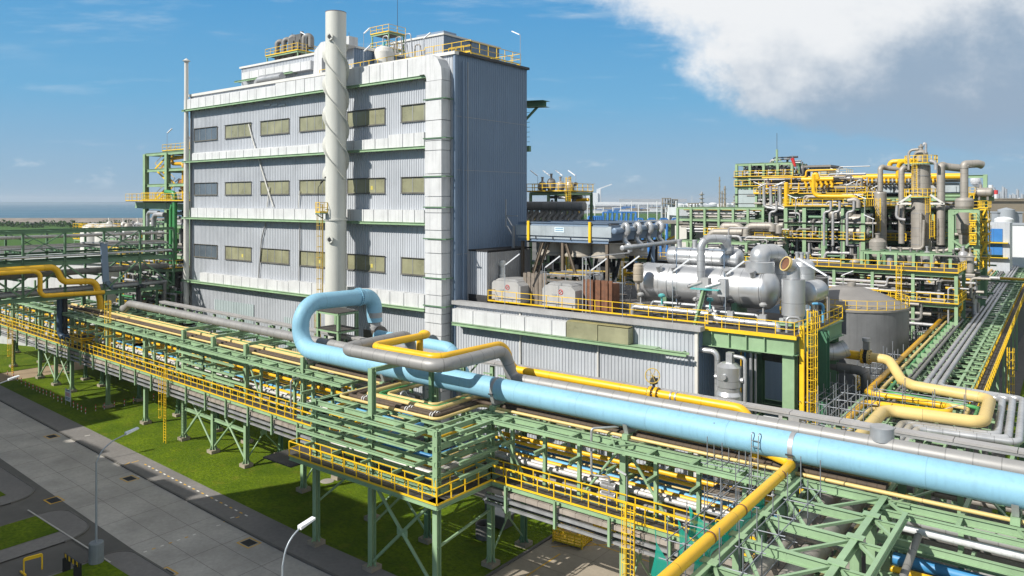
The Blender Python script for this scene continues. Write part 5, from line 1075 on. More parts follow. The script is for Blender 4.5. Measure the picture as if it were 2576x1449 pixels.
# nested loops on the tower top
top = [(42.75, 38.0, -46.6, -36.0, .11, CREAM, 'outermost thin cream'), (43.25, 38.5, -46.05, -36.5, .16, BROWN, 'outer brown wrapped'), (43.68, 38.93, -45.6, -36.95, .16, BROWN, 'inner brown wrapped'), (44.3, 39.5, -45.0, -37.5, .21, CREAM, 'thick cream'), (44.95, 40.1, -44.4, -38.1, .14, GPIPE, 'green'), (45.4, 40.55, -43.9, -38.6, .14, CREAM, 'innermost thin cream')]
for y, yo, xl, xr, r, m_, lab in top:
    z = 11.35+r; mb = MB(); mb.pipe([(x, y, z) for x in xs_(-118, xl-2)]+[(xl, y, z), (xl, yo, z), (xr, yo, z), (xr, y, z), (-8.6 if r > .115 else 9, y, z)], r, .55, 12)
    solo(mb, 'rack_pipe', m_, lab+' pipe on the rack top making the nested loop', 'pipe', None, True)
for (x, yo) in ((-44.2, 0), (-39.5, 0), (-37.0, 1)):
    for y, yoo, xl, xr, r, m_, lab in top[1:3]:
        mb = MB()
        for dx in (0, .22): mb.lathe([(r+.045, -.04), (r+.045, .04)], (x+dx, yoo, 11.35+r), 12, (1, 0, 0))
        solo(mb, 'pipe_clamp', WHITE, 'pale double clamp on the brown wrapped pipes of the nested loop', 'clamp', 'pale clamps on the brown pipes')
# silver pipe with its high loop, yellow pipe with its high loop
ZS, YS, RS = 13.05, 45.4, .47
mb = MB(); mb.pipe([(-103.5, 45.5, 12.2), (-102.6, YS, 12.2), (-101.2, YS, ZS)]+[(x, YS, ZS) for x in xs_(-99, -48.6)]+[(-46.0, YS, ZS), (-46.0, YS-.2, 15.25), (-45.6, 37.7, 15.25), (-35.5, 37.7, 15.25), (-35.5, YS-.5, 15.25), (-35.1, YS, ZS), (-34, YS, ZS), (9, YS+.3, ZS)], RS, 1.1, 22, seg=10)
solo(mb, 'insulated_pipe', M('big_grey_cladding', (.30, .297, .29), .5, .25, .06, .4, seam=1.25, streak=.15), 'big silver grey insulated pipe with a high loop over the blue pipe', 'pipe', None, True)
mb = MB(); mb.lathe([(.62, 0), (.62, .75), (.55, .8), (0, .82)], (-9.3, YS+.3, ZS+.25), 20); solo(mb, 'pipe_hood', GALV, 'round grey capped stub standing on the silver grey pipe at right', 'pipe cap')
ye = -17.3
mb = MB(); mb.pipe([(-46.0, 46.4, 11.2), (-46.0, 46.4, 15.3), (-44.6, 46.2, 15.3), (-44.6, 39.6, 15.3), (-37.4, 39.6, 15.3), (-37.0, 46.9, 15.3), (-36.4, 47, 13.35), (-34.5, 47.0, 13.35), (ye, 47.0, 13.35), (ye+.3, 47.0, 10)], .30, 1.0, 20, seg=10)
YPL = solo(mb, 'yellow_pipe', YELP, 'thick yellow pipe with a high loop, then running behind the blue pipe', 'pipe', None, False)
for dx in (0, .42):
    mb = MB(); mb.lathe([(.32, -.1), (.46, -.1), (.46, .1), (.32, .1)], (-24.2+dx, 47.0, 13.35), 24, (1, 0, 0)); mb.build('flange', YELP, YPL)
mb = MB()
for k in range(14): a = 2*PI*k/14; mb.tube((-24.4, 47+.4*math.cos(a), 13.35+.4*math.sin(a)), (-23.6, 47+.4*math.cos(a), 13.35+.4*math.sin(a)), .035, 5)
mb.build('bolts', STEELD, YPL)
mb = MB(); mb.tube((-24, 47, 13.6), (-24, 47, 14.5), .1); mb.box(-24, 47, 14.2, .4, .4, .4); mb.build('gearbox', STEELD, YPL)
mb = MB(); mb.ring((-24, 46.8, 14.6), .5, .035, 20, (.3, -1, .2))
for k in range(3): a = k*PI/3; mb.bar((-24-.5*math.cos(a), 46.8, 14.6-.5*math.sin(a)), (-24+.5*math.cos(a), 46.8, 14.6+.5*math.sin(a)), .03)
mb.build('handwheel', RUSTY, YPL)
for dx in (1.35, 1.7): mb = MB(); mb.lathe([(.33, -.05), (.33, .05)], (-24+dx, 47, 13.35), 20, (1, 0, 0)); mb.build('clamp_band', GALV, YPL)
# the pale blue main
ZB, YB, RB = 12.8, 43.1, .80
mb = MB(); xl = -58.9
mb.pipe([(9, YB, ZB)]+[(x, YB, ZB) for x in (-13, -34, -44, -50)]+[(xl, YB, ZB), (xl, YB+.15, 17.05), (xl+.2, YB+9.0, 16.9), (xl+.3, YB+9.0, 14.2)], RB, 2.05, 40, seg=14)
BP = solo(mb, 'blue_pipe', BLUE, 'huge pale blue pipe along the rack curling up at its left end', 'pipe', None, True)
yo = YB+7.2
mb = MB()
for dd in (-.14, .06): mb.lathe([(RB, dd), (RB+.12, dd), (RB+.12, dd+.1), (RB, dd+.1)], (xl+.15, yo-.2, 16.95), 36, (0, 1, 0))
mb.build('flange', BLUE, BP, True)
mb = MB()
for k in range(28): a = 2*PI*k/28; mb.tube((xl+.15+(RB+.07)*math.cos(a), yo-.42, 16.95+(RB+.07)*math.sin(a)), (xl+.15+(RB+.07)*math.cos(a), yo+.06, 16.95+(RB+.07)*math.sin(a)), .03, 5)
mb.build('flange_bolts', BLUE, BP, True)
for x, full in ((-34.7, 1), (-13.3, 1), (-23.7, 0), (-57.0, 0), (-46.5, 0), (-2.9, 0)):
    if full:
        mb = MB(); mb.lathe([(RB, -.13), (RB+.025, -.13), (RB+.025, .13), (RB, .13)], (x, YB, ZB), 40, (1, 0, 0)); mb.build('strap', GALV, BP, True)
        mb = MB(); mb.bar((x-.22, YB-RB-.04, ZB-.25), (x+.22, YB-RB-.04, ZB-.25), .05, .09); mb.build('strap_bolt', STEELD, BP, True)
    mb = MB(); mb.ext([(YB-.75, ZB-.45 if 1 else 0), (YB-.6, ZB-.85), (YB-.5, ZB-1.1), (YB+.5, ZB-1.1), (YB+.7, ZB-.5), (YB+.45, ZB-.72), (YB, ZB-RB-.01), (YB-.5, ZB-.70)], x-.15, x+.15, 'x'); mb.build('saddle', GALV, BP, True)
    mb = MB(); mb.box(x, YB, ZB-1.28, .4, 1.5, .32); mb.build('saddle_beam', GREEN, BP, True)
mb = MB(); mb.lathe([(RB, 0), (RB, -.5), (.62, -1.0), (.62, -1.4), (.78, -1.4), (.78, -1.75), (0, -1.75)], (xl+.3, YB+9.0, 15.2), 28); solo(mb, 'reducer', FASC, 'grey reducer and valve body under the curled blue pipe end', 'valve', None, True)
mb = MB(); mb.box(xl+.3, YB+9.0, 12.9, 1.7, 1.6, 1.1); mb.lathe([(.95, 0), (.95, .2), (0, .2)], (xl+1.1, YB+9, 12.9), 20, (1, 0, 0)); solo(mb, 'flanged_valve', M('valve_paint', (.13, .115, .10), .5, .3, .2, 1), 'dark round flanged valve box behind the cable tray', 'valve', None, True)
mb = MB(); mb.pipe([(xl+1.2, 51.7, 12.9), (-47.2, 51.7, 12.9), (-45.6, 52.0, 10.2)], .62, 1.3, 24); solo(mb, 'blue_branch_pipe', BLUE, 'pale blue branch pipe running right behind the cable tray', 'pipe', None, True)
t = small_frame('pipe_support', 'small green support tower under the curled blue pipe', -63, -59.6, 48.2, 50.5, 6, [12.2, 13.6, 15.4], GREEN, False, .3, None, 'support', True)
# rear cable tray on its posts
tr = thing('cable_tray', 'long grey covered cable tray behind the rack, left of the loop', 'cable tray', (-80, 50.5, 13))
def raised_tray(t, x0, x1):
    n = int((x1-x0)/3); mb = MB(); me = MB()
    for i in range(n): p, q = lerp(x0, x1, i/n), lerp(x0, x1, (i+1)/n); mb.bx(p+.02, q-.02, 49.25, 50.0, 12.85, 13.0); me.bx(p, q, 49.3, 49.95, 12.68, 12.84)
    mb.build('cover', M('tray_cover', (.40, .39, .385), .55, .25, .1, .4, streak=.2), t, True); me.build('tray_body', GALV, t, True)
    x = x0+1
    while x < x1:
        mb = MB(); mb.ib((x, 49.7, 7), (x, 49.7, 12.68), .3, .28, .03, (1, 0, 0)); mb.build('tray_post', GREEN, t, True)
        mb = MB()
        for z in (8.3, 9.2, 10.1, 11.0, 11.9): mb.bar((x-.8, 49.5, z), (x, 49.5, z), .12, .10)
        mb.build('post_brackets', GREEN, t, True)
        if int(x) % 2: mb = MB(); mb.bar((x, 49.7, 10.8), (x+1.7, 49.7, 12.6), .12); mb.build('post_brace', GREEN, t, True)
        x += 3.3
raised_tray(tr, -101, -40)
tr = thing('cable_tray', 'long grey covered cable tray behind the rack, right of the loop', 'cable tray', (-15, 50, 13)); raised_tray(tr, -40, 9)
# caged ladders on the rack front
ladder('yellow caged ladder down to the lawn left of the loop tower', -80.6, 40.4, .1, 8.3, (0, -1), YEL, True, .55, True, cz=2.9)
ladder('yellow caged ladder in the yard below the blue pipe', -22.2, 40.4, .1, 8.3, (0, -1), YEL, True, .55, False, cz=1.2)
ladder('yellow caged ladder at the left edge of the photo', -131, 40.4, .1, 8.3, (0, -1), YEL, True, .55, True, cz=2.9)
ladder('short yellow ladder rising from the left walkway to the upper rack', -99.5, 42.2, 6.9, 14, (0, -1), YEL, True, .5, True, cz=2.4)
for (x, lab) in ((-23.3, 'on the rack column below the blue pipe'), (-48.4, 'at the left corner of the loop tower')):
    roof_lamp(x, YF-.35, ZD, 'grey tube lamp '+lab, 2.4 if x > -30 else 1.3, (-.6, -.5), .4, .8)
mb = MB(); mb.pipe([(-24.5, 43, 11.9), (-25.7, 41.6, 11.9), (-25.7, 41.6, 8.9), (-24.9, 41.8, 8.9), (-24.6, 42.0, 8.9), (-24.6, 42.0, 7.4)], .08, .2, 8); solo(mb, 'bent_pipe', GALV, 'thin grey pipe hooking over the rack front left of a column', 'pipe')
t = thing('valve_set', 'grey valve manifold standing above the walkway rail', 'valve', (-24.7, 42, ZD))
for k, z in enumerate((8.3, 7.7)): mb = MB(); mb.box(-24.7, 42.1, z, .9, .4, .35); mb.lathe([(.22, -.55), (.22, .55)], (-24.7, 42.1, z), 10, (1, 0, 0)); mb.build('valve_block', GREYP, t)
mb = MB(); mb.pipe([(-57.6, 43, 10.4), (-57.6, 41.2, 10.4), (-57.6, 41.2, 7.2)], .08, .25, 8); solo(mb, 'bent_pipe', GALV, 'thin grey pipe hooking down before the rack left of the blue curl', 'pipe', None, True)
mb = MB(); mb.pipe([(-42.6, 41.9, 11.0), (-42.6, 40.9, 12.2), (-42.6, 40.9, 10)], .09, .25, 8); solo(mb, 'bent_pipe', GALV, 'short grey pipe hooking up beside the tower post', 'pipe')
# ------------------------------------------------------------------ crossing frame, scaffold and yellow pipe at lower right
F = thing('beam_grid', 'light green open grid of beams at the lower right corner', 'pipe rack', (-10.5, 35, 0), 'sections of the long green pipe rack')
FY = [42.2, 39.2, 36.15, 33.1, 29.95, 26.8]
for y in FY:
    mb = MB(); mb.ib((-12.7, y, 11.2), (-8.45, y, 11.2), .26, .46, .035); mb.build('frame_beam', GREEN, F); mb = MB(); mb.ib((-8.3, y, 11.25), (-7.3, y, 11.25), .16, .2, .03); mb.build('stub', GREEN, F)
for x, w in ((-12.7, .34), (-8.45, .30), (-7.2, .2)):
    mb = MB(); mb.ib((x, 24, 11.3), (x, 42.2 if x < -8 else 40.6, 11.3), w, .4, .04); mb.build('long_beam', GREEN, F)
for y in FY[:-1:1]:
    if y != 42.2:
        for x in (-12.7, -8.45):
            mb = MB(); mb.ib((x, y, .3), (x, y, 11.0), .4, .4, .04, (1, 0, 0)); mb.build('column', GREEN, F)
            mb = MB(); mb.box(x, y, 11.53, .75, .5, .05); mb.build('cap_plate', GREEN, F)
for y0, y1 in zip(FY, FY[1:]):
    for a, b in (((-12.5, y0), (-10.6, y1)), ((-8.6, y0), (-10.6, y1)), ((-8.4, y0), (-7.3, (y0+y1)/2))):
        mb = MB(); mb.bar((a[0], a[1], 11.32), (b[0], b[1], 11.32), .14, .12); mb.build('plan_brace', GREEN, F)
for k in range(5):
    y = lerp(41, 27, k/4); mb = MB(); mb.ib((-12.7, y, 8.9), (-8.45, y, 8.9), .25, .4); mb.build('lower_beam', GREEND, F)
for k, (x, z, r, m_, lab) in enumerate(((-11.9, 9.75, .5, TAUPE, 'left big grey pipe below the open green grid'), (-10.6, 9.75, .55, TAUPE, 'right big grey pipe below the open green grid'), (-9.6, 9.6, .22, M('olive_wrap', (.16, .14, .06), .7, 0, .3, 1, seam=.9), 'olive wrapped pipe below the open green grid'), (-9.0, 9.5, .16, DGREY, 'thin dark pipe below the open green grid'))):
    mb = MB(); mb.pipe([(x, 22, z), (x, 47.5, z)], r, n=20); solo(mb, 'crossing_pipe', m_, lab, 'pipe')
mb = MB(); mb.pipe([(-13.6, 37.1, 10.5), (-9.2, 37.0, 10.5), (-8.9, 37.0, 9.6)], .17, .4, 12); solo(mb, 'crossing_pipe', TAUPE, 'pale grey pipe bridging the big grey pipes under the grid', 'pipe')
mb = MB(); mb.pipe([(-6.7, 40.8, 10.4), (-7.0, 33, 8.2), (-7.2, 28, 7)], .18, .4, 10); solo(mb, 'crossing_pipe', DGREY, 'dark grey pipe slanting down beside the grid', 'pipe')
for k, (y, z, r, m_, lab) in enumerate(((41.6, 10.3, .17, WHITE, 'white clad pipe'), (42.8, 10.3, .26, GREYP, 'fat grey pipe'), (43.6, 9.4, .2, DGREY, 'dark grey pipe'), (41.9, 8.55, .3, DBLUE, 'fat dark blue pipe'), (41.2, 8.3, .16, YELP, 'upper yellow pipe'), (40.9, 7.7, .13, DGREY, 'thin dark pipe'), (41.5, 7.35, .26, YELP, 'thick yellow pipe'), (42.6, 7.4, .22, GREYP, 'grey pipe'), (43.6, 7.4, .3, DGREY, 'lowest fat dark pipe'))):
    mb = MB(); mb.tube((-8.0, y, z), (9, y, z), r, 16); solo(mb, 'rack_pipe', m_, lab+' in the rack section at the lower right corner', 'pipe')
mb = MB(); mb.pipe([(-15.6, 43.4, 10.9), (-15.6, 43.4, 12.15), (-14.4, 42.9, 12.15), (-13.25, 42.6, 12.0), (-13.25, 40.8, 11.95), (-13.2, 22, 11.85)], .27, .45, 18)
YP2 = solo(mb, 'yellow_pipe', YELP, 'yellow pipe running diagonally out of the bottom edge between scaffolds', 'pipe')
for y in (34.9, 31.2, 40.6):
    mb = MB(); mb.lathe([(.275, -.045), (.29, -.045), (.29, .045), (.275, .045)], (-13.22, y, 11.92), 20, (0, 1, 0)); mb.build('weld_band', RUST, YP2)
for k, (xa, xb, ya, yb, zz, lab) in enumerate(((-14.9, -14.05, 30.5, 40.5, 9.6, 'grey tube scaffold along the left side of the diagonal yellow pipe'), (-12.3, -11.3, 30, 41, 9.9, 'grey tube scaffold along the right side of the diagonal yellow pipe'))):
    n = 5; scaffold(lab, [xa, xb], [lerp(ya, yb, i/n) for i in range(n+1)], zz-1.5, [zz, zz+1.1, zz+2.0] if k == 0 else [zz+.4, zz+1.5], boards=(zz,), top=1.1, r=.028)
scaffold('grey tube scaffold tower on the rack where the yellow pipe turns', [-17.8, -16.9, -15.9], [41.6, 42.6, 43.6], 8.6, [9.6, 10.4, 11.3], boards=(9.4,), top=1.6, r=.028)
t = thing('access_ladder', 'plain aluminium ladder hooked up at the yellow pipe turn', 'ladder', (-15.5, 41.9, 9.5))
for dx in (-.2, .2): mb = MB(); mb.pipe([(-15.2+dx, 42.0, 9.5), (-15.2+dx, 42.2, 13.4), (-15.2+dx, 42.5, 13.4), (-15.2+dx, 42.5, 13.2)], .03, .1, 6); mb.build('stile', SILV, t)
mb = MB()
for k in range(11): mb.bar((-15.4, 42.02+.018*k, 9.7+.33*k), (-15.0, 42.02+.018*k, 9.7+.33*k), .035)
mb.build('rungs', SILV, t)
def net(lab, pts, h, amp=.15, seed=1):
    rn = random.Random(seed); n = 26; mb = MB(); P = [V(*p) for p in pts]; L = len(P)-1; vs = []; m_ = 7
    for i in range(n+1):
        f = i/n*L; k = min(int(f), L-1); p = lerp(P[k], P[k+1], f-k); hh = h*(.92+.07*math.sin(i*.5+seed)+.03*rn.random())
        for j in range(m_+1):
            g = j/m_; vs.append((p.x+amp*math.sin(i*.55+j*.4)*(.3+g), p.y+amp*math.cos(i*.7+j*.5)*.6, p.z-hh*g+.05*math.sin(i*.45)-.25*math.sin(PI*(i/n))*(1-g)))
    fs = [(i*(m_+1)+j, (i+1)*(m_+1)+j, (i+1)*(m_+1)+j+1, i*(m_+1)+j+1) for i in range(n) for j in range(m_)]
    mb.add(vs, fs, True); o = solo(mb, 'safety_net', NET, lab, 'netting'); return o
NET = bpy.data.materials.new('teal_net'); NET.use_nodes = True
def _net():
    nt = NET.node_tree; b = nt.nodes['Principled BSDF']; b.inputs['Base Color'].default_value = (.012, .36, .27, 1); b.inputs['Roughness'].default_value = .7
    tr = nt.nodes.new('ShaderNodeBsdfTranslucent'); tr.inputs[0].default_value = (.02, .45, .33, 1); tp = nt.nodes.new('ShaderNodeBsdfTransparent')
    m1 = nt.nodes.new('ShaderNodeMixShader'); m2 = nt.nodes.new('ShaderNodeMixShader'); m1.inputs[0].default_value = .4; m2.inputs[0].default_value = .12
    nt.links.new(b.outputs[0], m1.inputs[1]); nt.links.new(tr.outputs[0], m1.inputs[2]); nt.links.new(m1.outputs[0], m2.inputs[1]); nt.links.new(tp.outputs[0], m2.inputs[2]); nt.links.new(m2.outputs[0], nt.nodes['Material Output'].inputs[0])
_net()
net('teal safety net hanging along the diagonal yellow pipe', [(-14.2, 40.6, 11.3), (-14.3, 37, 11.0), (-14.35, 34.5, 10.9), (-14.4, 32, 10.6)], 1.8, .15, 1)
net('teal safety net sagging like a sail at the bottom edge', [(-17.3, 33.8, 10.4), (-16.2, 32.4, 10.3), (-15.0, 31.5, 10.3), (-14.5, 30.0, 10.3)], 2.4, .25, 2)
net('teal safety net folded over the end of the walkway railing', [(-16.1, 35.2, 11.3), (-15.6, 35.4, 11.0), (-14.9, 35.6, 10.8), (-14.4, 36.2, 10.8)], 1.7, .2, 3)
net('teal safety net slung low between the two other nets', [(-16.4, 34.6, 10.7), (-15.2, 33.8, 10.6), (-14.45, 32.6, 10.4)], 2.3, .2, 4)
# ------------------------------------------------------------------ the long rack running away on the right
def rx(x, y): return x-.027*(y-68)
def ypipe(lab, x, y0, y1, z, r, mat, n=10, name='rack_pipe', pre=()):
    mb = MB(); mb.pipe(list(pre)+[(rx(x, y0), y0, z), (rx(x, y1), y1, z)], r, n=n); return solo(mb, name, mat, lab, 'pipe')
for s_, (ya, yb, lab) in enumerate(((50, 112, 'near'), (112, 190, 'middle'), (190, 290, 'far'))):
    t = thing('pipe_rack', lab+' stretch of the green pipe rack running away to the right horizon', 'pipe rack', (rx(-12, ya), (ya+yb)/2, 0), 'stretches of the receding pipe rack')
    for x, w, h in ((-15.3, .25, .35), (-9.3, .25, .35), (-10.6, .18, .25), (-8.2, .14, .2), (-12.4, .15, .25)):
        mb = MB(); mb.ib((rx(x, ya), ya, 10.0), (rx(x, yb), yb, 10.0), w, h, .03); mb.build('girder', GREEN, t)
        if x in (-15.3, -9.3):
            mb = MB(); mb.ib((rx(x, ya), ya, 7.6), (rx(x, yb), yb, 7.6), .2, .3, .03); mb.build('lower_girder', GREEND, t)
    y = ya+1.0
    while y < yb:
        mb = MB(); mb.ib((rx(-15.6, y), y, 10.05), (rx(-8.1, y), y, 10.05), .2, .24, .03); mb.build('cross_beam', GREEN, t); y += 2.6 if y < 150 else 4
    y = ya+1
    while y < yb:
        for x in (-15.3, -9.3):
            mb = MB(); mb.ib((rx(x, y), y, .1), (rx(x, y), y, 9.9), .32, .32, .03, (1, 0, 0)); mb.build('column', GREEN if x > -12 else GREEND, t)
            if x > -12: mb = MB(); mb.bar((rx(x, y), y+.2, 7.5), (rx(x, y), y+5, 9.8), .14); mb.build('diagonal', GREEN, t)
        mb = MB(); mb.bar((rx(-10.4, y), y, 10.25), (rx(-8.5, y), y+2.4, 10.25), .1); mb.build('plan_brace', GREEN, t); y += 7.8
    for k, (x, z, r, m_, nm) in enumerate(((-14.9, 10.75, .24, ORA, 'ochre'), (-14.2, 10.6, .15, CREAM, 'thin cream'), (-13.7, 10.6, .14, GPIPE, 'green'), (-13.1, 10.5, .12, DGREY, 'dark thin'), (-12.7, 10.5, .16, DGREY, 'dark'), (-11.5, 10.55, .21, GREYP, 'left grey'), (-10.95, 10.55, .21, GREYP, 'middle grey'), (-10.4, 10.55, .21, GREYP, 'right grey'), (-13.4, 8.0, .25, DGREY, 'lower dark'), (-11.5, 8.0, .3, TAUPE, 'lower fat'))):
        a = ya
        if s_ == 0 and z > 9: a = (67.6, 68.9, 69.6, 66, 66, 73.2, 73.7, 74.2)[k]
        if s_ == 1 and k > 4 and z > 9: pass
        ypipe(nm+' pipe on the '+lab+' stretch of the receding rack', x, a, yb, z, r, m_, 10)
for k in range(26):                                   # grey hoops of pipe shoes beside the thin pipes
    y = 78+3.1*k; mb = MB(); mb.bx(rx(-13.55, y), rx(-13.0, y), y-.08, y+.08, 10.2, 10.95); solo(mb, 'pipe_shoe', GREEN, 'small green pipe shoe standing between the thin pipes of the receding rack', 'pipe shoe', 'pipe shoes of the receding rack')
t = thing('walkway', 'narrow yellow railed walkway along the right side of the receding rack', 'walkway', (-9, 100, 8.6))
mb = MB(); mb.quad((rx(-8.35, 72), 72, 8.7), (rx(-7.35, 72), 72, 8.7), (rx(-7.35, 200), 200, 8.7), (rx(-8.35, 200), 200, 8.7)); mb.build('deck', GRATE, t)
for x in (-8.35, -7.35): rail(t, [(rx(x, 72), 72), (rx(x, 200), 200)], 8.7, 1.15, 1.7, YEL, .035, True, True, False, True)
for k in range(7):
    y = 76+11*k; mb = MB(); mb.ib((rx(-7.5, y), y, .1), (rx(-7.5, y), y, 8.6), .25, .25, .03, (1, 0, 0)); mb.build('post', GREEN, t)
ladder('yellow caged ladder below the walkway at the right edge', rx(-6.8, 102), 102, .1, 10, (1, 0), YEL, True, .5, cz=4)
sheet('side_lawn', GRASS, [(-6.5, 60), (60, 60), (60, 400), (-14, 400)], .04)
t = thing('cross_bridge', 'yellow and grey pipe bridge crossing the receding rack near the horizon', 'pipe bridge', (-2, 176, 11))
mb = MB(); mb.ib((rx(-15.5, 176), 176, 10.9), (40, 176, 10.9), .5, .35, .04); mb.build('beam', GREEN, t)
mb = MB(); mb.pipe([(rx(-15.2, 176), 175.6, 10.8), (rx(-15.2, 176), 175.6, 11.5), (40, 175.6, 11.5)], .26, .5, 10); mb.build('yellow_line', YELP, t)
for k in range(3): mb = MB(); mb.tube((rx(-12, 176), 177+k, 11.3), (40, 177+k, 11.3), .22); mb.build('grey_line', GREYP, t)
for y in (171, 181):
    for x in (12, 26): mb = MB(); mb.ib((x, y, 0), (x, y, 11), .3, .3); mb.build('column', GREEND, t)
mb = MB(); mb.pipe([(rx(-15.5, 240), 240, 12), (40, 240, 12)], .4, n=8); solo(mb, 'bridge_pipe', YELP, 'far yellow pipe crossing the end of the receding rack', 'pipe')
# expansion loops at the near end
def loop(lab, P, r, m_, bend=.7, n=18): mb = MB(); mb.pipe(P, r, bend, n, seg=9); return solo(mb, 'loop_pipe', m_, lab, 'pipe')
loop('ochre yellow pipe making the innermost flat loop at the near end', [(-14.9, 69, 10.75), (-14.85, 67.3, 10.75), (-8.75, 66.6, 10.75), (-8.6, 64.4, 10.75), (-14.35, 63.8, 10.75), (-14.0, 54, 10.75), (-14, 50.5, 10.75)], .25, YELP)
loop('thin cream pipe making a flat loop inside the thick cream one', [(-14.2, 70, 10.6), (-14.1, 68.2, 10.6), (-7.6, 67.5, 10.6), (-7.5, 63.4, 10.6), (-13.6, 62.9, 10.6), (-13.3, 50.5, 10.6)], .16, CREAM)
loop('green pipe making a flat loop beside the thin cream one', [(-13.7, 70.6, 10.6), (-13.5, 69, 10.6), (-7.0, 68.2, 10.6), (-6.9, 62.7, 10.6), (-13.1, 62.2, 10.6), (-12.8, 50.5, 10.6)], .15, GPIPE)
C_ = loop('thick cream pipe coming off the tank line and making the big flat loop', [(-16.2, 73.7, 12.5), (-14.4, 73.5, 12.5), (-12.9, 71.0, 11.35), (-11.8, 69.7, 11.3), (-6.3, 68.6, 11.3), (-6.0, 61.0, 11.3), (-12.15, 60.3, 11.3), (-11.95, 50.5, 11.3)], .42, CREAM, 1.0, 24)
for k in range(3):
    a = .5*k; mb_x = (-5.25+.02*k, -5.8, -6.35)[k]
    loop(('outer', 'middle', 'inner')[k]+' silver grey pipe of the three making a flat loop at the right edge', [(rx(-10.4-.55*k, 76), 76, 10.55), (rx(-10.4-.55*k, 73)+.05, 74.2-.5*k, 10.55), (-4.5-.65*k, 73.5-.5*k, 10.55), (-3.9-.65*k, 60.1+.5*k, 10.55), (-9.8-.55*k, 59.4+.5*k, 10.55), (-9.7-.6*k, 50.5, 10.55)], .25, (GREYP, SILV, SILV)[k] if k else SILV, .65)
yl = solo(MB().pipe([(-42, 75.5, 12.5), (-24, 74.2, 12.5), (-16.4, 73.7, 12.5)], .42, n=20), 'yellow_pipe', YELP, 'thick yellow pipe passing behind the platform columns before the tank', 'pipe')
for dx in (0, .55): mb = MB(); mb.lathe([(.45, -.1), (.66, -.1), (.66, .1), (.45, .1)], (-16.6+dx, 73.7, 12.5), 24, (1, -.04, 0)); mb.build('flange', CREAM if dx else YELP, yl)
mb = MB()
for k in range(14): a = 2*PI*k/14; mb.tube((-16.8, 73.7+.57*math.cos(a), 12.5+.57*math.sin(a)), (-15.9, 73.65+.57*math.cos(a), 12.5+.57*math.sin(a)), .05, 5)
mb.lathe([(.5, 0), (.5, .4)], (-16.5, 73.7, 12.5), 16, (1, 0, 0)); mb.build('bolts', STEELD, yl)
mb = MB(); mb.box(-16.3, 73.7, 13.5, .5, .5, .7); mb.lathe([(.2, 0), (.35, .1), (.35, .4), (0, .45)], (-16.3, 73.7, 13.8), 12); mb.build('actuator', GREYP, yl)
mb = MB(); mb.pipe([(-27, 74.2, 11.3), (-17.2, 73.2, 11.3), (-16.2, 73.0, 11.2), (-16.2, 73.0, 6)], .42, 1.0, 18); solo(mb, 'insulated_pipe', DGREY, 'fat grey pipe elbowing down beneath the yellow tank line', 'pipe')
for k, (x0, x1, y0, y1, zb, lv, lab) in enumerate(((-15.4, -12.9, 52.5, 62.5, 8.5, [10.2, 11.6], 'grey tube scaffold over the pipes left of the flat loops'), (-13.8, -7.6, 64.9, 65.8, 8.5, [10.3, 11.5], 'grey tube scaffold standing inside the flat loops'), (-18.6, -16.6, 62, 70, 4, [6.5, 8.5, 10.5], 'grey tube scaffold tower between platform and flat loops'))):
    scaffold(lab, [lerp(x0, x1, i/3) for i in range(4)], [lerp(y0, y1, i/4) for i in range(5)] if y1-y0 > 3 else [y0, y1], zb, lv, top=1.0, r=.035, boards=lv[:1] if k == 2 else ())
for k in range(9):
    y = 82+9*k; scaffold('grey scaffold bay standing in the row along the receding rack', [rx(-18.6, y), rx(-17.4, y), rx(-16.3, y)], [y, y+3, y+6], 3.0, [5.2, 7.2, 9.2], top=1.3, r=.05, diag=True, group='scaffold bays along the receding rack')
t = thing('yellow_landing', 'small yellow railed landing under the tank line before the scaffold', 'platform', (-15, 76, 9))
mb = MB(); mb.bx(-17.5, -13.5, 74.8, 77.6, 9.0, 9.08); mb.build('deck', GRATE, t); rail(t, [(-17.5, 77.6), (-17.5, 74.8), (-13.5, 74.8)], 9.08, 1.15, 1.0, one=True); 
# beams under the loops
t = thing('loop_support', 'light green beams carrying the flat loops at the right edge', 'pipe rack', (-9, 62, 0))
for y in (52, 56, 60.4, 64.3, 67.6, 71, 74.4):
    mb = MB(); mb.ib((-15, y, 9.9), (2, y, 9.9), .24, .3, .03); mb.build('cross_beam', GREEN, t)
for x in (-15, -9.3, -4.2, 1.5):
    mb = MB(); mb.ib((x, 50.5, 9.6), (x, 75, 9.6), .24, .36, .03); mb.build('girder', GREEN, t)
    for y in (52, 60.4, 67.6): mb = MB(); mb.ib((x, y, .1), (x, y, 9.5), .34, .34, .03); mb.build('column', GREEND, t)
for k in range(6):
    mb = MB(); z = (6.3, 7.2)[k % 2]; y = 51.5+2.0*k; mb.tube((-13, y, z), (9, y, z), (.3, .22)[k % 2], 12); solo(mb, 'lower_pipe', (DGREY, TAUPE, GREYP)[k % 3], 'grey pipe running left to right beneath the flat loops', 'pipe', 'grey pipes beneath the flat loops')
mb = MB(); mb.bx(-8, 9, 50.5, 51, 3, 8.7); solo(mb, 'screen_wall', FASC, 'dull grey screen wall behind the cable tray at lower right', 'wall')
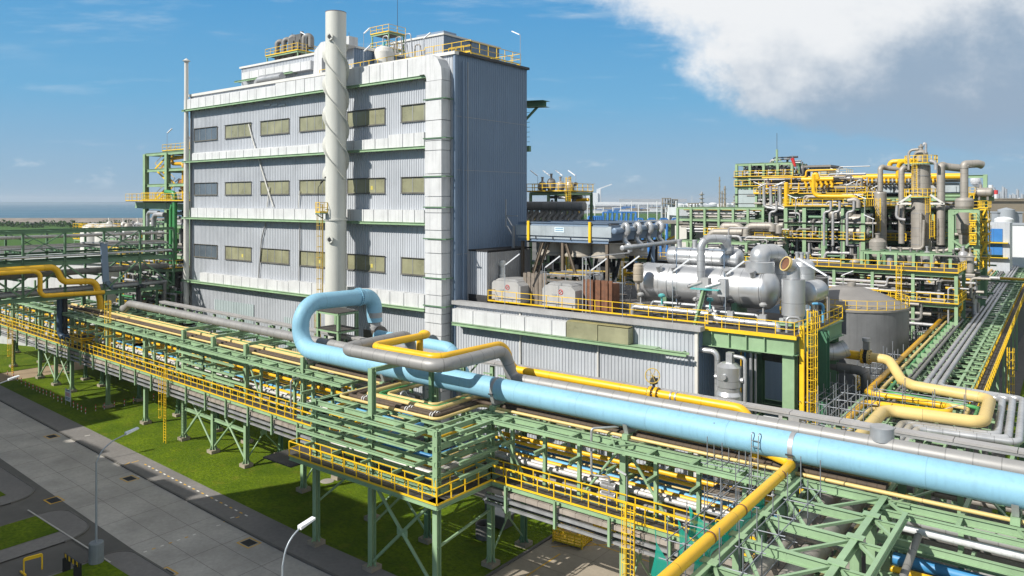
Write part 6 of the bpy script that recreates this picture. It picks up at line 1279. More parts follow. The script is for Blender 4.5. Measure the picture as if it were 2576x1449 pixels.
# ------------------------------------------------------------------ the storage tank
TX, TY, TR, TZ = -23.6, 98.0, 6.5, 14.0
t = thing('storage_tank', 'big dark grey round tank with conical roof and yellow rim railing', 'tank', (TX, TY, 0))
mb = MB(); mb.lathe([(TR, 0), (TR, 6.9), (TR+.04, 6.95), (TR+.04, 7.1), (TR, 7.15), (TR, TZ)], (TX, TY, 0), 64); mb.build('shell', M('tank_shell', (.17, .175, .18), .6, .15, .16, .5, streak=.5), t)
mb = MB(); mb.lathe([(TR+.12, TZ-.1), (TR+.12, TZ+.12), (TR*.62, TZ+1.35), (TR*.25, TZ+2.15), (0, TZ+2.4)], (TX, TY, 0), 40, smooth=False); mb.build('roof', M('tank_roof', (.22, .21, .20), .7, .05, .15, .4, rust=.05), t)
rail(t, [(TX+TR*math.cos(2*PI*i/36), TY+TR*math.sin(2*PI*i/36)) for i in range(37)], TZ+.1, 1.15, 1.1, one=True)
mb = MB(); mb.lathe([(.5, 0), (.5, .5), (0, .6)], (TX+.3, TY-.2, TZ+2.2), 12); mb.build('hatch', TAUPE, t)
q = gd(2075, 790, 84); mb = MB(); mb.tube((TX-1.5, TY-TR-.2, 1), (TX-1.5, TY-TR-.2, 16), .06, 6); solo(mb, 'tank_pipe', RUST, 'thin dark pipe up the front of the round tank', 'pipe')
roof_lamp(-18.4, 69.2, LZ, 'tube lamp on a tall post at the right end of the green platform', 4.4, (-1.4, .1), .75, 1.9)
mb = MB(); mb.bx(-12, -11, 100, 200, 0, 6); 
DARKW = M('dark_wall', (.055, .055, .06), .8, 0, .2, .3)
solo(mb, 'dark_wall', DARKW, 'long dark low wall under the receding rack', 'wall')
for k in range(6):                                       # clutter of small pipes on the platform right end
    y = PY0+2+1.7*k; mb = MB(); mb.pipe([(PX1-1.2, y, LZ), (PX1-1.2, y, LZ+1.4+.4*(k % 3)), (PX1-.3, y+.5, LZ+1.4+.4*(k % 3)), (PX1-.3, y+.5, LZ-1)], .12+.03*(k % 2), .3, 8); solo(mb, 'platform_pipe', (GALV, MBLUE, TAUPE)[k % 3], 'small bent pipe at the right rim of the green platform', 'pipe', 'small bent pipes at the platform rim')
# ------------------------------------------------------------------ generic process structures
rnd = random.Random(11)
def steel_bay(lab, x0, x1, y0, y1, levels, nx=3, ny=1, z0=0, cw=.4, rails=(), decks=(), mats=(GREEN, GREEND), name='process_rack', brace=True, group=None, rp=1.6):
    t = thing(name, lab, 'steel frame', ((x0+x1)/2, (y0+y1)/2, z0), group)
    for i in range(nx+1):
        for j in range(ny+1):
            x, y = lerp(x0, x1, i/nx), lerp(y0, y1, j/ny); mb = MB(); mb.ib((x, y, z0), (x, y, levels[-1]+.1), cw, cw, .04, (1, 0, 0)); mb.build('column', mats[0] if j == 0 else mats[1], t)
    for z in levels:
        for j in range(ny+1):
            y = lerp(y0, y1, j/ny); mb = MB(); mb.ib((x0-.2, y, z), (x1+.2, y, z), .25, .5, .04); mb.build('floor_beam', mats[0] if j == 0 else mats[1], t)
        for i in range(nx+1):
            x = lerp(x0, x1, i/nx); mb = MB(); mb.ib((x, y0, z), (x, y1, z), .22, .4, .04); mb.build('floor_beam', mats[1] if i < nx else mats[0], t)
    for z in decks: mb = MB(); mb.bx(x0-.3, x1+.3, y0-.6, y1, z+.28, z+.34); mb.build('deck', GRATE, t)
    for z in rails: rail(t, [(x0-.3, y1), (x0-.3, y0-.6), (x1+.3, y0-.6), (x1+.3, y1)], z+.34, 1.2, rp, YEL, .04, one=True)
    if brace:
        for i in range(0, nx, 2):
            a, b = lerp(x0, x1, i/nx), lerp(x0, x1, (i+1)/nx); l = [z0]+list(levels)
            for q in range(len(l)-1): mb = MB(); mb.bar((a, y1, l[q]), (b, y1, l[q+1]), .18); mb.build('brace', mats[1], t)
    return t
STUFF = []
def fill(lab, grp, x0, x1, y0, y1, z0, z1, n, mats, vert=.35, rr=(.08, .28), name='process_pipe', keep=14):
    for k in range(int(n*3)):
        r = rr[0]+(rr[1]-rr[0])*(1-.9*k/(n*3))*(.6+.4*rnd.random()); m_ = mats[int(rnd.random()*len(mats))]; x = lerp(x0, x1, rnd.random()); y = lerp(y0, y1, rnd.random()*(.4 if k < keep else 1)); z = lerp(z0, z1, rnd.random()); mb = MB()
        if rnd.random() < vert:
            zz = lerp(z0, z1, rnd.random()); zz = zz if abs(zz-z) > 1.5 else z0; mb.pipe([(x, y, z), (x, y, zz), (x+(1+2*rnd.random())*rnd.choice((-1, 1)), y, zz)], r, 2.5*r, 6, seg=3)
        else:
            L = (x1-x0)*(.25+.6*rnd.random()); a = lerp(x0, x1-L, rnd.random()); dz = rnd.choice((0, 0, 1.2, -1.2, 2)); mb.pipe([(a, y, z), (a+L*.6, y, z), (a+L*.6+.1, y, z+dz), (a+L, y, z+dz)] if dz else [(a, y, z), (a+L, y, z)], r, 2.5*r, 6, seg=3)
        if k < keep: solo(mb, name, m_, lab, 'pipe', grp)
        else: STUFF.append((mb, m_))
EQ = [GREYP, TAUPE, DGREY, DGREY]
def vessel_up(lab, x, y, z0, z1, r, mat, grp=None, name='process_vessel'):
    mb = MB(); mb.lathe([(0, z0), (r*.7, z0+.1), (r, z0+.5), (r, z1-.6), (r*.75, z1-.2), (r*.3, z1), (0, z1+.02)], (x, y, 0), 16); mb.lathe([(r*.25, 0), (r*.25, .6), (r*.35, .6), (r*.35, .75), (0, .75)], (x, y, z1-.05), 10); solo(mb, name, mat, lab, 'vessel', grp)
def vessel_flat(lab, x0, x1, y, z, r, mat, grp=None):
    mb = MB(); mb.vessel((x0, y, z), (x1, y, z), r, 16, .5); mb.lathe([(r*.3, 0), (r*.3, r+.5), (0, r+.5)], (lerp(x0, x1, .3), y, z), 10); mb.box(lerp(x0, x1, .2), y, z-r-.2, .3, r, .6); mb.box(lerp(x0, x1, .8), y, z-r-.2, .3, r, .6); solo(mb, 'process_vessel', mat, lab, 'vessel', grp)
# two storey walkway structure between the tank and the far unit
steel_bay('two storey yellow railed pipe structure behind the round tank, right part', -34, -14, 112, 119, [9, 13, 17], 4, 1, rails=(13, 17), decks=(13, 17))
steel_bay('two storey yellow railed pipe structure behind the silver drums, left part', -66, -34.6, 114, 120, [9, 13, 16.6], 5, 1, rails=(13, 16.6), decks=(16.6,))
fill('grey pipe among the yellow railed structure behind the tank', 'pipes of the two storey structure behind the tank', -66, -14, 111.5, 119, 6, 16.5, 90, EQ+[GREYP, YELP], .4)
steel_bay('low yellow railed pipe structure right behind the silver drums', -60, -24, 103, 107, [6, 11.5], 5, 1, rails=(11.5,), decks=(11.5,))
fill('pipe in the low structure right behind the silver drums', 'pipes of the low structure behind the drums', -62, -30, 102.5, 107, 6, 11.3, 30, EQ+[YELP, GPIPE], .3)
steel_bay('yellow railed green frame deep behind the air cooler legs', -78, -56, 92, 98, [6, 10, 13.2], 4, 1, rails=(10, 13.2), decks=(13.2,))
fill('dark pipe deep behind the air cooler legs', 'dark pipes behind the air cooler legs', -78, -54, 92, 99, 8, 13, 24, [DGREY, STEELD, GREYP], .4)
for k in range(4): ladder('yellow caged ladder on the two storey structure behind the tank', -20.5-14*k, 111, .2, 18.2, (0, -1), YEL, True, .6, group='ladders of the structures behind the tank', cz=2.4, cs=1.6)
for k in range(14):
    x = -60+3.3*k; vessel_up('small grey upright vessel standing on the structure behind the tank', x, 115+2*(k % 2), 13.3 if k % 3 else 9.3, (14.6 if k % 3 else 12)+.6*(k % 2), .38+.1*(k % 3), EQ[k % 4], 'small vessels behind the tank')
# ------------------------------------------------------------------ the big far process unit on the right
def c4(cx, cy): return (2700+cx*.5419)*.629, (500+cy*.5419)*.629
def X4(cx, y): return gy(c4(cx, 0)[0], 0, y).x
def Z4(cx, cy, y): return gy(*c4(cx, cy), y).z
def P4(cx, cy, y): return gy(*c4(cx, cy), y)
# left pipe bank
y0 = 140; za = [Z4(240, c, y0) for c in (860, 700, 615)]
steel_bay('green pipe bank of many grey layers at the left of the far unit', X4(20, y0), X4(650, y0), y0, y0+7, [8]+za, 6, 1, rails=(), cw=.45)
for k in range(9):
    z = lerp(Z4(240, 790, y0), Z4(240, 640, y0), k/8)
    for j in range(3):
        mb = MB(); a = X4(20, y0)+3*rnd.random(); mb.tube((a, y0+.6+2*j, z), (X4(650, y0)-6*rnd.random(), y0+.6+2*j, z+.1), .13+.14*rnd.random(), 6); solo(mb, 'process_pipe', (GREYP, GALV, TAUPE, DGREY)[(k+j) % 4], 'grey pipe stacked in layers in the far left pipe bank', 'pipe', 'stacked pipes of the far left pipe bank')
mb = MB(); a = P4(50, 622, y0); b = P4(640, 628, y0); mb.tube((a.x, y0+1, a.z), (b.x, y0+1, a.z), .22, 8); solo(mb, 'process_pipe', YELP, 'yellow pipe along the top of the far left pipe bank', 'pipe')
# rising grey loops before the pipe bank
yq = 126
for k, (pts, r) in enumerate((([(255, 890), (255, 790), (500, 790)], .62), ([(500, 920), (500, 745), (355, 745), (355, 780)], .62), ([(525, 920), (525, 745), (720, 745), (720, 785)], .62), ([(525, 800), (790, 800)], .62), ([(765, 800), (765, 740), (800, 740)], .5), ([(770, 880), (800, 855)], .7))):
    mb = MB(); mb.pipe([P4(x, y, yq+(k % 2)*1.2) for x, y in pts], r, 1.2, 12); solo(mb, 'insulated_pipe', TAUPE, 'fat taupe grey pipe looping up before the far left pipe bank', 'pipe', 'fat taupe pipes before the far left pipe bank')
steel_bay('low green frames before the far left pipe bank', X4(130, 120), X4(560, 120), 118, 124, [8, Z4(300, 860, 120)], 3, 1, rails=())
steel_bay('long flat green beam grid before the fat taupe pipes', X4(250, 128), X4(800, 128), 127, 133, [9, Z4(500, 830, 128)], 5, 1, rails=(Z4(500, 830, 128),))
fill('thin grey pipe in the low frames of the far unit', 'thin pipes in the low frames of the far unit', X4(130, 125), X4(800, 125), 122, 134, 12, 21, 60, EQ+[GREYP], .4, (.08, .25))
# main front frame
ym = 130; L1, L2, L3, L4 = (Z4(1100, c, ym) for c in (1000, 855, 735, 615))
steel_bay('main green frame with yellow railed floors at the middle of the far unit', X4(820, ym), X4(1390, ym), ym, ym+12, [7, L1, L2, L3, L4], 4, 2, rails=(L2, L4), decks=(L1, L2, L3, L4), cw=.6)
fill('grey pipe inside the main frame of the far unit', 'pipes inside the main frame of the far unit', X4(830, ym), X4(1380, ym), ym-.3, ym+9, L1-2, L4-.5, 110, EQ+[GREYP, DGREY, GREEND], .5, (.1, .35))
for k in range(7): vessel_up('small grey vessel standing on a floor of the main far frame', X4(880+70*k, ym+2), ym+2+(k % 3), L2+.4, L2+2.8+.7*(k % 3), .55+.15*(k % 2), EQ[k % 4], 'small vessels in the main far frame')
for k, (c, y) in enumerate(((1340, 700), (1215, 660), (1340, 790))): vessel_flat('round grey exchanger end showing in the main far frame', X4(c, ym)-1.5, X4(c, ym)+1.5, ym+1, Z4(c, y, ym), .95, TAUPE, 'grey exchangers in the main far frame')
for c in (1100, 1270, 700, 1165): mb = MB(); mb.pipe([P4(c, 890, ym-1.5), P4(c, 640, ym-1.5), P4(c+50, 640, ym-1.5), P4(c+50, 560, ym-1.5)], .22, .6, 8); solo(mb, 'process_pipe', GREYP, 'thin grey pipe climbing the face of the main far frame', 'pipe', 'pipes on the face of the main far frame')
mb = MB(); mb.pipe([P4(1275, 560, ym-1), P4(1350, 545, ym-1), P4(1350, 610, ym-1)], .4, 1, 10); solo(mb, 'process_pipe', TAUPE, 'short fat elbow pipe on the top floor of the main far frame', 'pipe')
# upper middle floors behind
yu = 143; U1, U2 = Z4(1000, 520, yu), Z4(1000, 395, yu)
steel_bay('upper green frame with yellow railed floor behind the main far frame', X4(600, yu), X4(1400, yu), yu, yu+8, [8, 15, U1-4, U1], 6, 1, rails=(U1,), decks=(15, U1-4, U1))
fill('small pipe on the upper floor of the far unit', 'small pipes on the upper floor of the far unit', X4(600, yu), X4(1400, yu), yu, yu+6, U1, U1+3.5, 50, EQ+[GALV, YELP], .6, (.08, .22))
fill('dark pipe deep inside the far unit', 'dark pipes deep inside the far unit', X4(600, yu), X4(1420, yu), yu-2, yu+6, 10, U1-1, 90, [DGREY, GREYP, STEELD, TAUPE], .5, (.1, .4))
for c in (655, 705, 775):
    mb = MB(); mb.pipe([P4(c, 470, yu-2), P4(c, 455, yu-2), P4(c+5, 600, yu-2)], .3, n=8); mb.pipe([P4(c, 455, yu-2), P4(c+3, 605, yu-2), P4(c+100, 620, yu-2)], .3, .8, 8); solo(mb, 'process_pipe', GALV, 'bright grey vertical pipe before the upper far floor', 'pipe', 'bright vertical pipes before the upper far floor')
mb = MB(); mb.tube(P4(822, 610, yu-3), P4(822, 435, yu-3), .42, 12); mb.vessel(P4(822, 436, yu-3), P4(822, 430, yu-3), .42, 10); solo(mb, 'yellow_pipe', YELP, 'thick yellow upright pipe standing before the upper far floor', 'pipe')
mb = MB(); mb.pipe([P4(1055, 400, yu-3), P4(1048, 362, yu-3), P4(1022, 365, yu-3), P4(1022, 525, yu-3), P4(1320, 527, yu-3), P4(1345, 560, yu-3)], .36, 1.1, 12, seg=8); solo(mb, 'yellow_pipe', YELP, 'ochre yellow pipe hanging as a big loop across the upper far floor', 'pipe')
for i in range(6):
    c = 965+38*i; mb = MB(); mb.pipe([P4(c, 405, yu), P4(c-6, 425, yu), P4(c+8, 440, yu), P4(c, 460, yu)], .25, .5, 6); solo(mb, 'header_branch', YELP, 'short S shaped yellow branch below the left yellow header', 'pipe', 'yellow branches of the left header')
mb = MB(); mb.tube(P4(935, 402, yu), P4(1170, 398, yu), .42, 10); solo(mb, 'yellow_pipe', YELP, 'yellow header pipe over the left cooler boxes of the far unit', 'pipe')
for k in range(3):
    a = P4(955, 430, yu+1); b = P4(1170, 520, yu+1); mb = MB(); z0_, z1_ = lerp(b.z, a.z, k/3)+.1, lerp(b.z, a.z, (k+1)/3)-.15; mb.bx(a.x, b.x, yu+1, yu+5, z0_, z1_)
    for q in range(5): x = lerp(a.x, b.x, (q+.5)/5); mb.lathe([(.5, 0), (.5, .25), (0, .25)], (x, yu+.9, (z0_+z1_)/2), 10, (0, -1, 0))
    solo(mb, 'cooler_box', GALV, 'grey exchanger box of the stacked row on the upper far floor', 'cooler', 'stacked exchanger boxes on the upper far floor')
# the long air cooler bank with its yellow header
yc = 150; a = P4(1170, 500, yc); b = P4(2105, 500, yc); zt = Z4(1600, 432, yc)
t = thing('air_cooler', 'long grey air cooler bank under the yellow header of the far unit', 'air cooler', ((a.x+b.x)/2, yc, 0))
n = 8
for k in range(n):
    p, q = lerp(a.x, b.x, k/n), lerp(a.x, b.x, (k+1)/n); mb = MB(); mb.bx(p+.15, q-.15, yc, yc+9, a.z, zt); mb.bx(p+.6, q-.6, yc-.15, yc, a.z+1.0, zt-1.6); mb.build('panel_box', MATS['cooler_panel'] if k % 2 else GALV, t)
mb = MB(); mb.ib((a.x, yc-.1, zt+.3), (b.x, yc-.1, zt+.3), .3, .5); mb.build('top_beam', GALV, t)
mb = MB(); mb.ib((a.x-6, yc-.3, a.z-1.2), (b.x+5, yc-.3, a.z-1.2), .35, .7, .05); mb.build('bearer', GREEN, t)
for k in range(9): x = lerp(a.x, b.x, k/8); mb = MB(); mb.ib((x, yc, 0), (x, yc, a.z-1.3), .45, .45); mb.build('column', GREEND, t)
for k in range(n): x = lerp(a.x, b.x, (k+.5)/n); mb = MB(); mb.lathe([(2.2, 0), (2.2, -1), (2.5, -1.4)], (x, yc+4, a.z-.1), 16); mb.build('fan_ring', STEELD, t)
mb = MB(); mb.tube(P4(1205, 388, yc-1), P4(1390, 388, yc-1), .4, 12); mb.tube(P4(1385, 382, yc-1), P4(2110, 378, yc-1), .55, 14); HD = solo(mb, 'yellow_header', YELP, 'very long thick yellow header pipe on top of the far cooler bank', 'pipe')
for k in range(24):
    c = 1245+30*k
    if 1730 < c < 1900: continue
    mb = MB(); mb.pipe([P4(c, 390, yc-1), P4(c, 405, yc-1.6), P4(c+3, 425, yc-1.6), P4(c, 435, yc)], .18, .5, 6); mb.build('branch', YELP if k % 4 else TAUPE, HD)
fill('dark pipe below the far cooler bank', 'dark pipes below the far cooler bank', X4(1420, yc), X4(2280, yc), yc-9, yc+4, 8, a.z-2, 130, [DGREY, GREYP, STEELD, TAUPE, GREEND], .5, (.1, .4))
mb = MB(); mb.bx(X4(640, 162), X4(2260, 162), 161, 163, 0, Z4(1600, 520, 162)); solo(mb, 'dark_backing', DARKW, 'dark backing added behind the far process unit for its depth shade', 'wall')  # dark backing put in for the deep shade between the frames
steel_bay('green frame with yellow railed floors behind the grey columns', X4(1400, 143), X4(2240, 143), 142, 150, [8, 14, Z4(1700, 850, 143), Z4(1700, 720, 143), Z4(1700, 630, 143)], 8, 1, rails=(Z4(1700, 850, 143), Z4(1700, 630, 143)), decks=(8, 14, Z4(1700, 850, 143), Z4(1700, 720, 143), Z4(1700, 630, 143)))
for k in range(4): mb = MB(); c = (1430, 1435, 1640, 1600)[k]; z = Z4(c, (1030, 545, 850, 600)[k], 140); mb.bx(X4(c, 140)-1.6, X4(c, 140)+1.6, 138.5, 141.5, z-.1, z); o = solo(mb, 'platform', GRATE, 'small yellow railed platform beside the grey columns of the far unit', 'platform', 'small platforms beside the far columns'); rail(o, [(X4(c, 140)-1.6, 138.5), (X4(c, 140)+1.6, 138.5)], z, 1.2, .9, YEL, .05, one=True)
# upper left tower with dark pipework
yt = 152; z = [Z4(650, c, yt) for c in (590, 520, 462, 392, 288)]
steel_bay('green open tower crowded with dark pipes at the upper left of the far unit', X4(455, yt), X4(865, yt), yt, yt+9, [8, 16]+z, 4, 2, rails=(z[2], z[3]), decks=(16, z[0], z[1], z[2], z[3]), cw=.5)
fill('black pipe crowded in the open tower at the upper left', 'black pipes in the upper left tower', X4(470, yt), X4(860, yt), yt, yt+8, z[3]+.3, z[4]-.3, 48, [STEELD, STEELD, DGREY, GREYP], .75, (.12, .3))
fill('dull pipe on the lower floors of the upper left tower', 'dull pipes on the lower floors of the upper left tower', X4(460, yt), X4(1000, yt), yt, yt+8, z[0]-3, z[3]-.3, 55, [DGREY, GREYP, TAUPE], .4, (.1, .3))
mb = MB(); a = P4(520, 520, yt-.5); mb.bx(a.x-1.5, a.x+2.2, yt-.5, yt+4, z[0]-3, z[2]-.4); solo(mb, 'white_enclosure', CLADL, 'pale enclosure low in the upper left tower', 'enclosure')
t = thing('mast', 'green lattice mast with a thin aerial on the upper left tower', 'mast', (X4(752, yt+4), yt+4, z[4]))
m0 = P4(752, 290, yt+4); m1 = P4(752, 180, yt+4); m2 = P4(752, 60, yt+4)
mb = MB(); mb.bar(m0, m1, .35); mb.bar(m0+V(-1.5, 0, 0), lerp(m0, m1, .45), .12); mb.bar(m0+V(1.5, 0, 0), lerp(m0, m1, .45), .12); mb.build('pole', GREEN, t); mb = MB(); mb.bar(m1, m2, .07); mb.build('aerial', STEELD, t)
for (c, y, w) in ((865, 245, 'higher'), (682, 402, 'lower')):
    p = P4(c, y, yt-1); q = P4(c, y+(40 if w == 'higher' else 20), yt-1); t = thing('windsock', 'red windsock on a thin pole, the '+w+' of the two on the far unit', 'windsock', (q.x, q.y, q.z))
    mb = MB(); mb.tube(p+V(0, 0, .6), q-V(0, 0, 1.5), .05, 5); mb.build('pole', GALV, t); mb = MB(); mb.lathe([(.38, 0), (.22, 1.6), (.15, 1.8)], p, 10, (.35, 0, -1)); mb.build('sock', RED, t)
p = P4(1070, 320, yt); q = P4(1115, 378, yt); t = thing('roof_room', 'pale blue white room with flat grey roof on top of the far unit', 'room', (p.x, yt, q.z))
a0, a1 = X4(1000, yt), X4(1118, yt); zr, zb_ = Z4(1060, 312, yt), Z4(1060, 380, yt); mb = MB(); mb.bx(a0, a1, yt, yt+7, zb_-4, zr); mb.build('wall', CLADL, t); mb = MB(); mb.bx(a0-1, a1+1, yt-.8, yt+8, zr+.02, zr+.4); mb.build('roof', TAUPE, t); mb = MB(); mb.bx(X4(1018, yt), X4(1055, yt), yt-.06, yt-.02, zb_, Z4(1060, 335, yt)); mb.build('opening', BLK, t)
for k, c in enumerate((940, 955, 972)): vessel_up('slim dark silencer beside the pale roof room', X4(c, yt+1), yt+1+k, Z4(c, 375, yt), Z4(c, (295, 310, 318)[k], yt), .5, DGREY, 'slim dark silencers beside the roof room')
p = P4(1160, 350, yt); small_frame('roof_platform', 'yellow railed platform right of the pale roof room', p.x-2, p.x+2.5, yt, yt+4, Z4(1150, 385, yt), [Z4(1150, 372, yt)], YEL)
# ------------------------------------------------------------------ tall columns
def column(lab, c, y, prof, mat=TAUPE, n=24):
    prof = [(r*.54, q) for r, q in prof]; x = X4(c, y); t = thing('column_vessel', lab, 'column', (x, y, 0)); mb = MB(); mb.lathe([(max(.001, r), (Z4(c, cy, y) if cy is not None else 0)) for r, cy in prof], (x, y, 0), n); mb.build('shell', mat, t); return t, x
ytw = 136
k1 = .0386*ytw/136
t1, x1 = column('tallest grey column with domed top and yellow platforms', 1815, ytw, [(2.7, None), (2.7, 1010), (2.65, 545), (2.75, 540), (2.75, 532), (2.6, 525), (2.55, 320), (2.5, 300), (2.0, 292), (1.9, 225), (1.85, 205), (1.4, 190), (.6, 180), (.6, 165), (.75, 163), (.75, 155), (.3, 150), (.3, 140), (0, 139)], TAUPE, 32)
for cy in (880, 760, 650, 470, 375):
    mb = MB(); z_ = Z4(1815, cy, ytw); mb.lathe([(1.40, -.05), (1.47, -.05), (1.47, .05), (1.4, .05)], (x1, ytw, z_), 32); mb.build('ring', GREYP, t1)
def round_platform(t, x, y, z, R, ins, a0=0, a1=360):
    n = 14; A = [math.radians(lerp(a0, a1, i/n)) for i in range(n+1)]; mb = MB(); mb.ext([(x+R*math.cos(a), y+R*math.sin(a)) for a in A]+[(x+ins*math.cos(a), y+ins*math.sin(a)) for a in reversed(A)], z-.15, z, 'z'); mb.build('platform', GREEN, t); rail(t, [(x+R*math.cos(a), y+R*math.sin(a)) for a in A], z, 1.25, 1.1, YEL, .045, one=True)
for cy, R in ((285, 2.3), (530, 2.4)): round_platform(t1, x1, ytw, Z4(1815, cy, ytw), R, 1.3, 170, 400)
t2, x2 = column('left grey column tapering into a goose neck pipe', 1515, ytw, [(1.9, None), (1.9, 870), (1.78, 865), (1.78, 505), (1.6, 493), (.75, 488)], TAUPE)
for nm, (lab, P, r) in {'a': ('fat grey pipe arching from the left column to the tallest one', [(1515, 488), (1515, 305), (1560, 315), (1750, 330)], .42), 'b': ('fat grey pipe arching down between left and tallest column', [(1672, 875), (1672, 302), (1760, 325)], .46), 'c': ('fat grey pipe right of the tallest column joining the right column top', [(1962, 885), (1962, 292), (1995, 305), (2110, 315)], .60)}.items():
    pts = [P4(x, y, ytw-.5) for x, y in P]
    for i in range(2, len(pts)): pts[i].y += 1.0*(i-1); pts[i].x = gy(c4(P[i][0], 0)[0], 0, pts[i].y).x
    mb = MB(); mb.pipe(pts, r, 1.2, 16, seg=8); solo(mb, 'overhead_pipe', TAUPE, lab, 'pipe')
t4, x4_ = column('right grey column with wide middle inside a green frame', 2135, ytw-4, [(1.5, None), (1.5, 940), (1.35, 935), (1.35, 810), (1.8, 795), (1.9, 775), (2.05, 770), (2.1, 620), (2.35, 600), (2.35, 555), (2.0, 540), (1.0, 535), (1.0, 320)], TAUPE)
mb = MB(); p = P4(2135, 320, ytw-4); mb.pipe([p, P4(2135, 290, ytw-4), P4(2135, 290, ytw-4)+V(1.6, 1.3, .1), P4(2135, 290, ytw-4)+V(2.1, 1.8, -.1)], .6, .7, 16, seg=8); solo(mb, 'overhead_pipe', TAUPE, 'thick elbow pipe on top of the right grey column', 'pipe')
mb = MB(); mb.pipe([P4(1580, 310, ytw+2), P4(1592, 272, ytw+2), P4(1660, 268, ytw+2), P4(1760, 262, ytw)], .40, 1.4, 12); solo(mb, 'yellow_pipe', YELP, 'upper yellow pipe arching into the tallest column top', 'pipe')
mb = MB(); mb.pipe([P4(1648, 380, ytw+1), P4(1650, 268, ytw+1), P4(1780, 265, ytw-1)], .40, 1.4, 12); solo(mb, 'yellow_pipe', YELP, 'lower yellow pipe rising from the header to the tallest column', 'pipe')
for k, (P, r) in enumerate((([(1835, 150), (1835, 133), (1852, 138), (1852, 205)], .25), ([(1800, 178), (1725, 185), (1725, 330)], .28), ([(1880, 265), (1925, 275), (1925, 330)], .4), ([(1815, 920), (1815, 650)], .3), ([(1640, 590), (1632, 690), (1700, 700)], .35), ([(1540, 910), (1830, 915), (1838, 700)], .35), ([(1480, 890), (1560, 885), (1560, 930)], .3), ([(1900, 930), (2030, 925), (2030, 810), (2210, 800), (2205, 915)], .4), ([(2050, 915), (2200, 918)], .35))):
    mb = MB(); mb.pipe([P4(x, y, ytw-1.8) for x, y in P], r*.7, .7, 8); solo(mb, 'column_pipe', TAUPE if k % 2 else GREYP, 'grey pipe on the face of the tall columns', 'pipe', 'grey pipes on the tall columns')
for k, (c, ya, yb_) in enumerate(((1768, 480, 250), (1866, 660, 535), (1500, 790, 540), (1898, 840, 660))):
    z0_, z1_ = Z4(c, ya, ytw-1.8), Z4(c, yb_, ytw-1.8); ladder('yellow caged ladder on a tall grey column', X4(c, ytw-1.8), ytw-1.8, z0_, z1_, (0, -1), YEL, True, .7, group='caged ladders on the tall columns', cz=.4, cs=1.2)
for sx in (1, -1):
    c0 = 1815+sx*70; c1 = 1815+sx*175; t = thing('strut_arm', 'pale triangular strut '+('right' if sx > 0 else 'left')+' of the tallest column', 'strut', P4(c0, 560, ytw-2)); mb = MB(); mb.bar(P4(c0, 580, ytw-2), P4(c1, 580, ytw-2), .3); mb.build('arm', WPAINT, t); mb = MB(); mb.bar(P4(c0, 515, ytw-2), P4(c1-sx*10, 578, ytw-2), .3); mb.build('raker', WPAINT, t)
yr_ = 128
zl = [Z4(2130, c, yr_) for c in (1085, 895, 632)]
fr = steel_bay('green frame round the right grey column', X4(2040, yr_), X4(2228, yr_), yr_, yr_+7, [6]+zl, 1, 1, rails=(zl[0],), decks=(zl[0],), cw=.75)
for a, b in (((2045, 660), (2090, 640)), ((2222, 660), (2180, 640)), ((2050, 850), (2125, 900)), ((2215, 840), (2150, 895)), ((1700, 1190), (1500, 1370))):
    mb = MB(); mb.bar(P4(*a, yr_-.3), P4(*b, yr_-.3), .3); mb.build('knee_brace', GREEN, fr)
stz = [Z4(2265, c, yr_+2) for c in (985, 870, 805, 715, 618)]
for k, zz in enumerate(stz):
    small_frame('stair_landing', 'yellow railed stair landing stacked at the right end of the far unit', X4(2250, yr_+2), X4(2298, yr_+2), yr_+2, yr_+6, zz-1.5, [zz], YEL, group='stair landings at the right end of the far unit')
    if k: 
        mb = MB(); mb.bar((X4(2250, yr_+2), yr_+1.6, stz[k-1]), (X4(2296, yr_+2), yr_+1.6, zz), .35, .2); solo(mb, 'stair_flight', YEL, 'sloping yellow stair between the stacked landings', 'stair', 'stair flights at the right end of the far unit')
for k in range(4): small_frame('side_platform', 'small yellow platform left of the stacked stair landings', X4(2185, yr_-1), X4(2212, yr_-1), yr_-1, yr_+1, Z4(2200, (985, 800, 710, 820)[k], yr_)-1, [Z4(2200, (985, 800, 710, 870)[k], yr_)], YEL, group='small platforms beside the stair landings')
mb = MB(); a = P4(2290, 640, 150); b = P4(2290, 365, 150); mb.ib((a.x, 150, 0), (a.x, 150, b.z), .6, .6); mb.ib((a.x-9, 150, b.z-.3), (a.x+.2, 150, b.z-.3), .4, .5); mb.ib((a.x-9, 150, Z4(2290, 515, 150)), (a.x+.2, 150, Z4(2290, 515, 150)), .4, .5); solo(mb, 'portal_frame', GREEN, 'tall green portal post at the far right end of the cooler bank', 'frame')
vessel_flat('dark round drum high up at the right end of the far unit', X4(2225, 148), X4(2330, 148), 148, Z4(2270, 497, 148), .8, TAUPE)
small_frame('drum_platform', 'yellow railed box platform high up at the right end', X4(2170, 147), X4(2205, 147), 147, 150, Z4(2190, 545, 147), [Z4(2190, 510, 147)], YEL)
for k in range(10):
    c = 1600+65*k; vessel_up('small grey vessel low among the foot pipes of the tall columns', X4(c, 125), 124+(k % 3), Z4(c, 1000, 125)-2, Z4(c, 930+8*(k % 4), 125), .5+.12*(k % 3), EQ[k % 4], 'small vessels at the foot of the tall columns')
steel_bay('green pipe frame along the foot of the tall columns', X4(1390, 124), X4(2040, 124), 123, 127, [7, 11, Z4(1700, 945, 124)], 5, 1, rails=())
fill('grey pipe among the foot frames of the tall columns', 'pipes at the foot of the tall columns', X4(1390, 124), X4(2240, 124), 122, 128, 9, 17, 90, EQ+[GREYP, YELP], .4, (.1, .32))
vessel_up('squat grey vessel before the foot of the left column', X4(1495, 128), 128, Z4(1495, 990, 128), Z4(1495, 832, 128), 1.25, TAUPE)
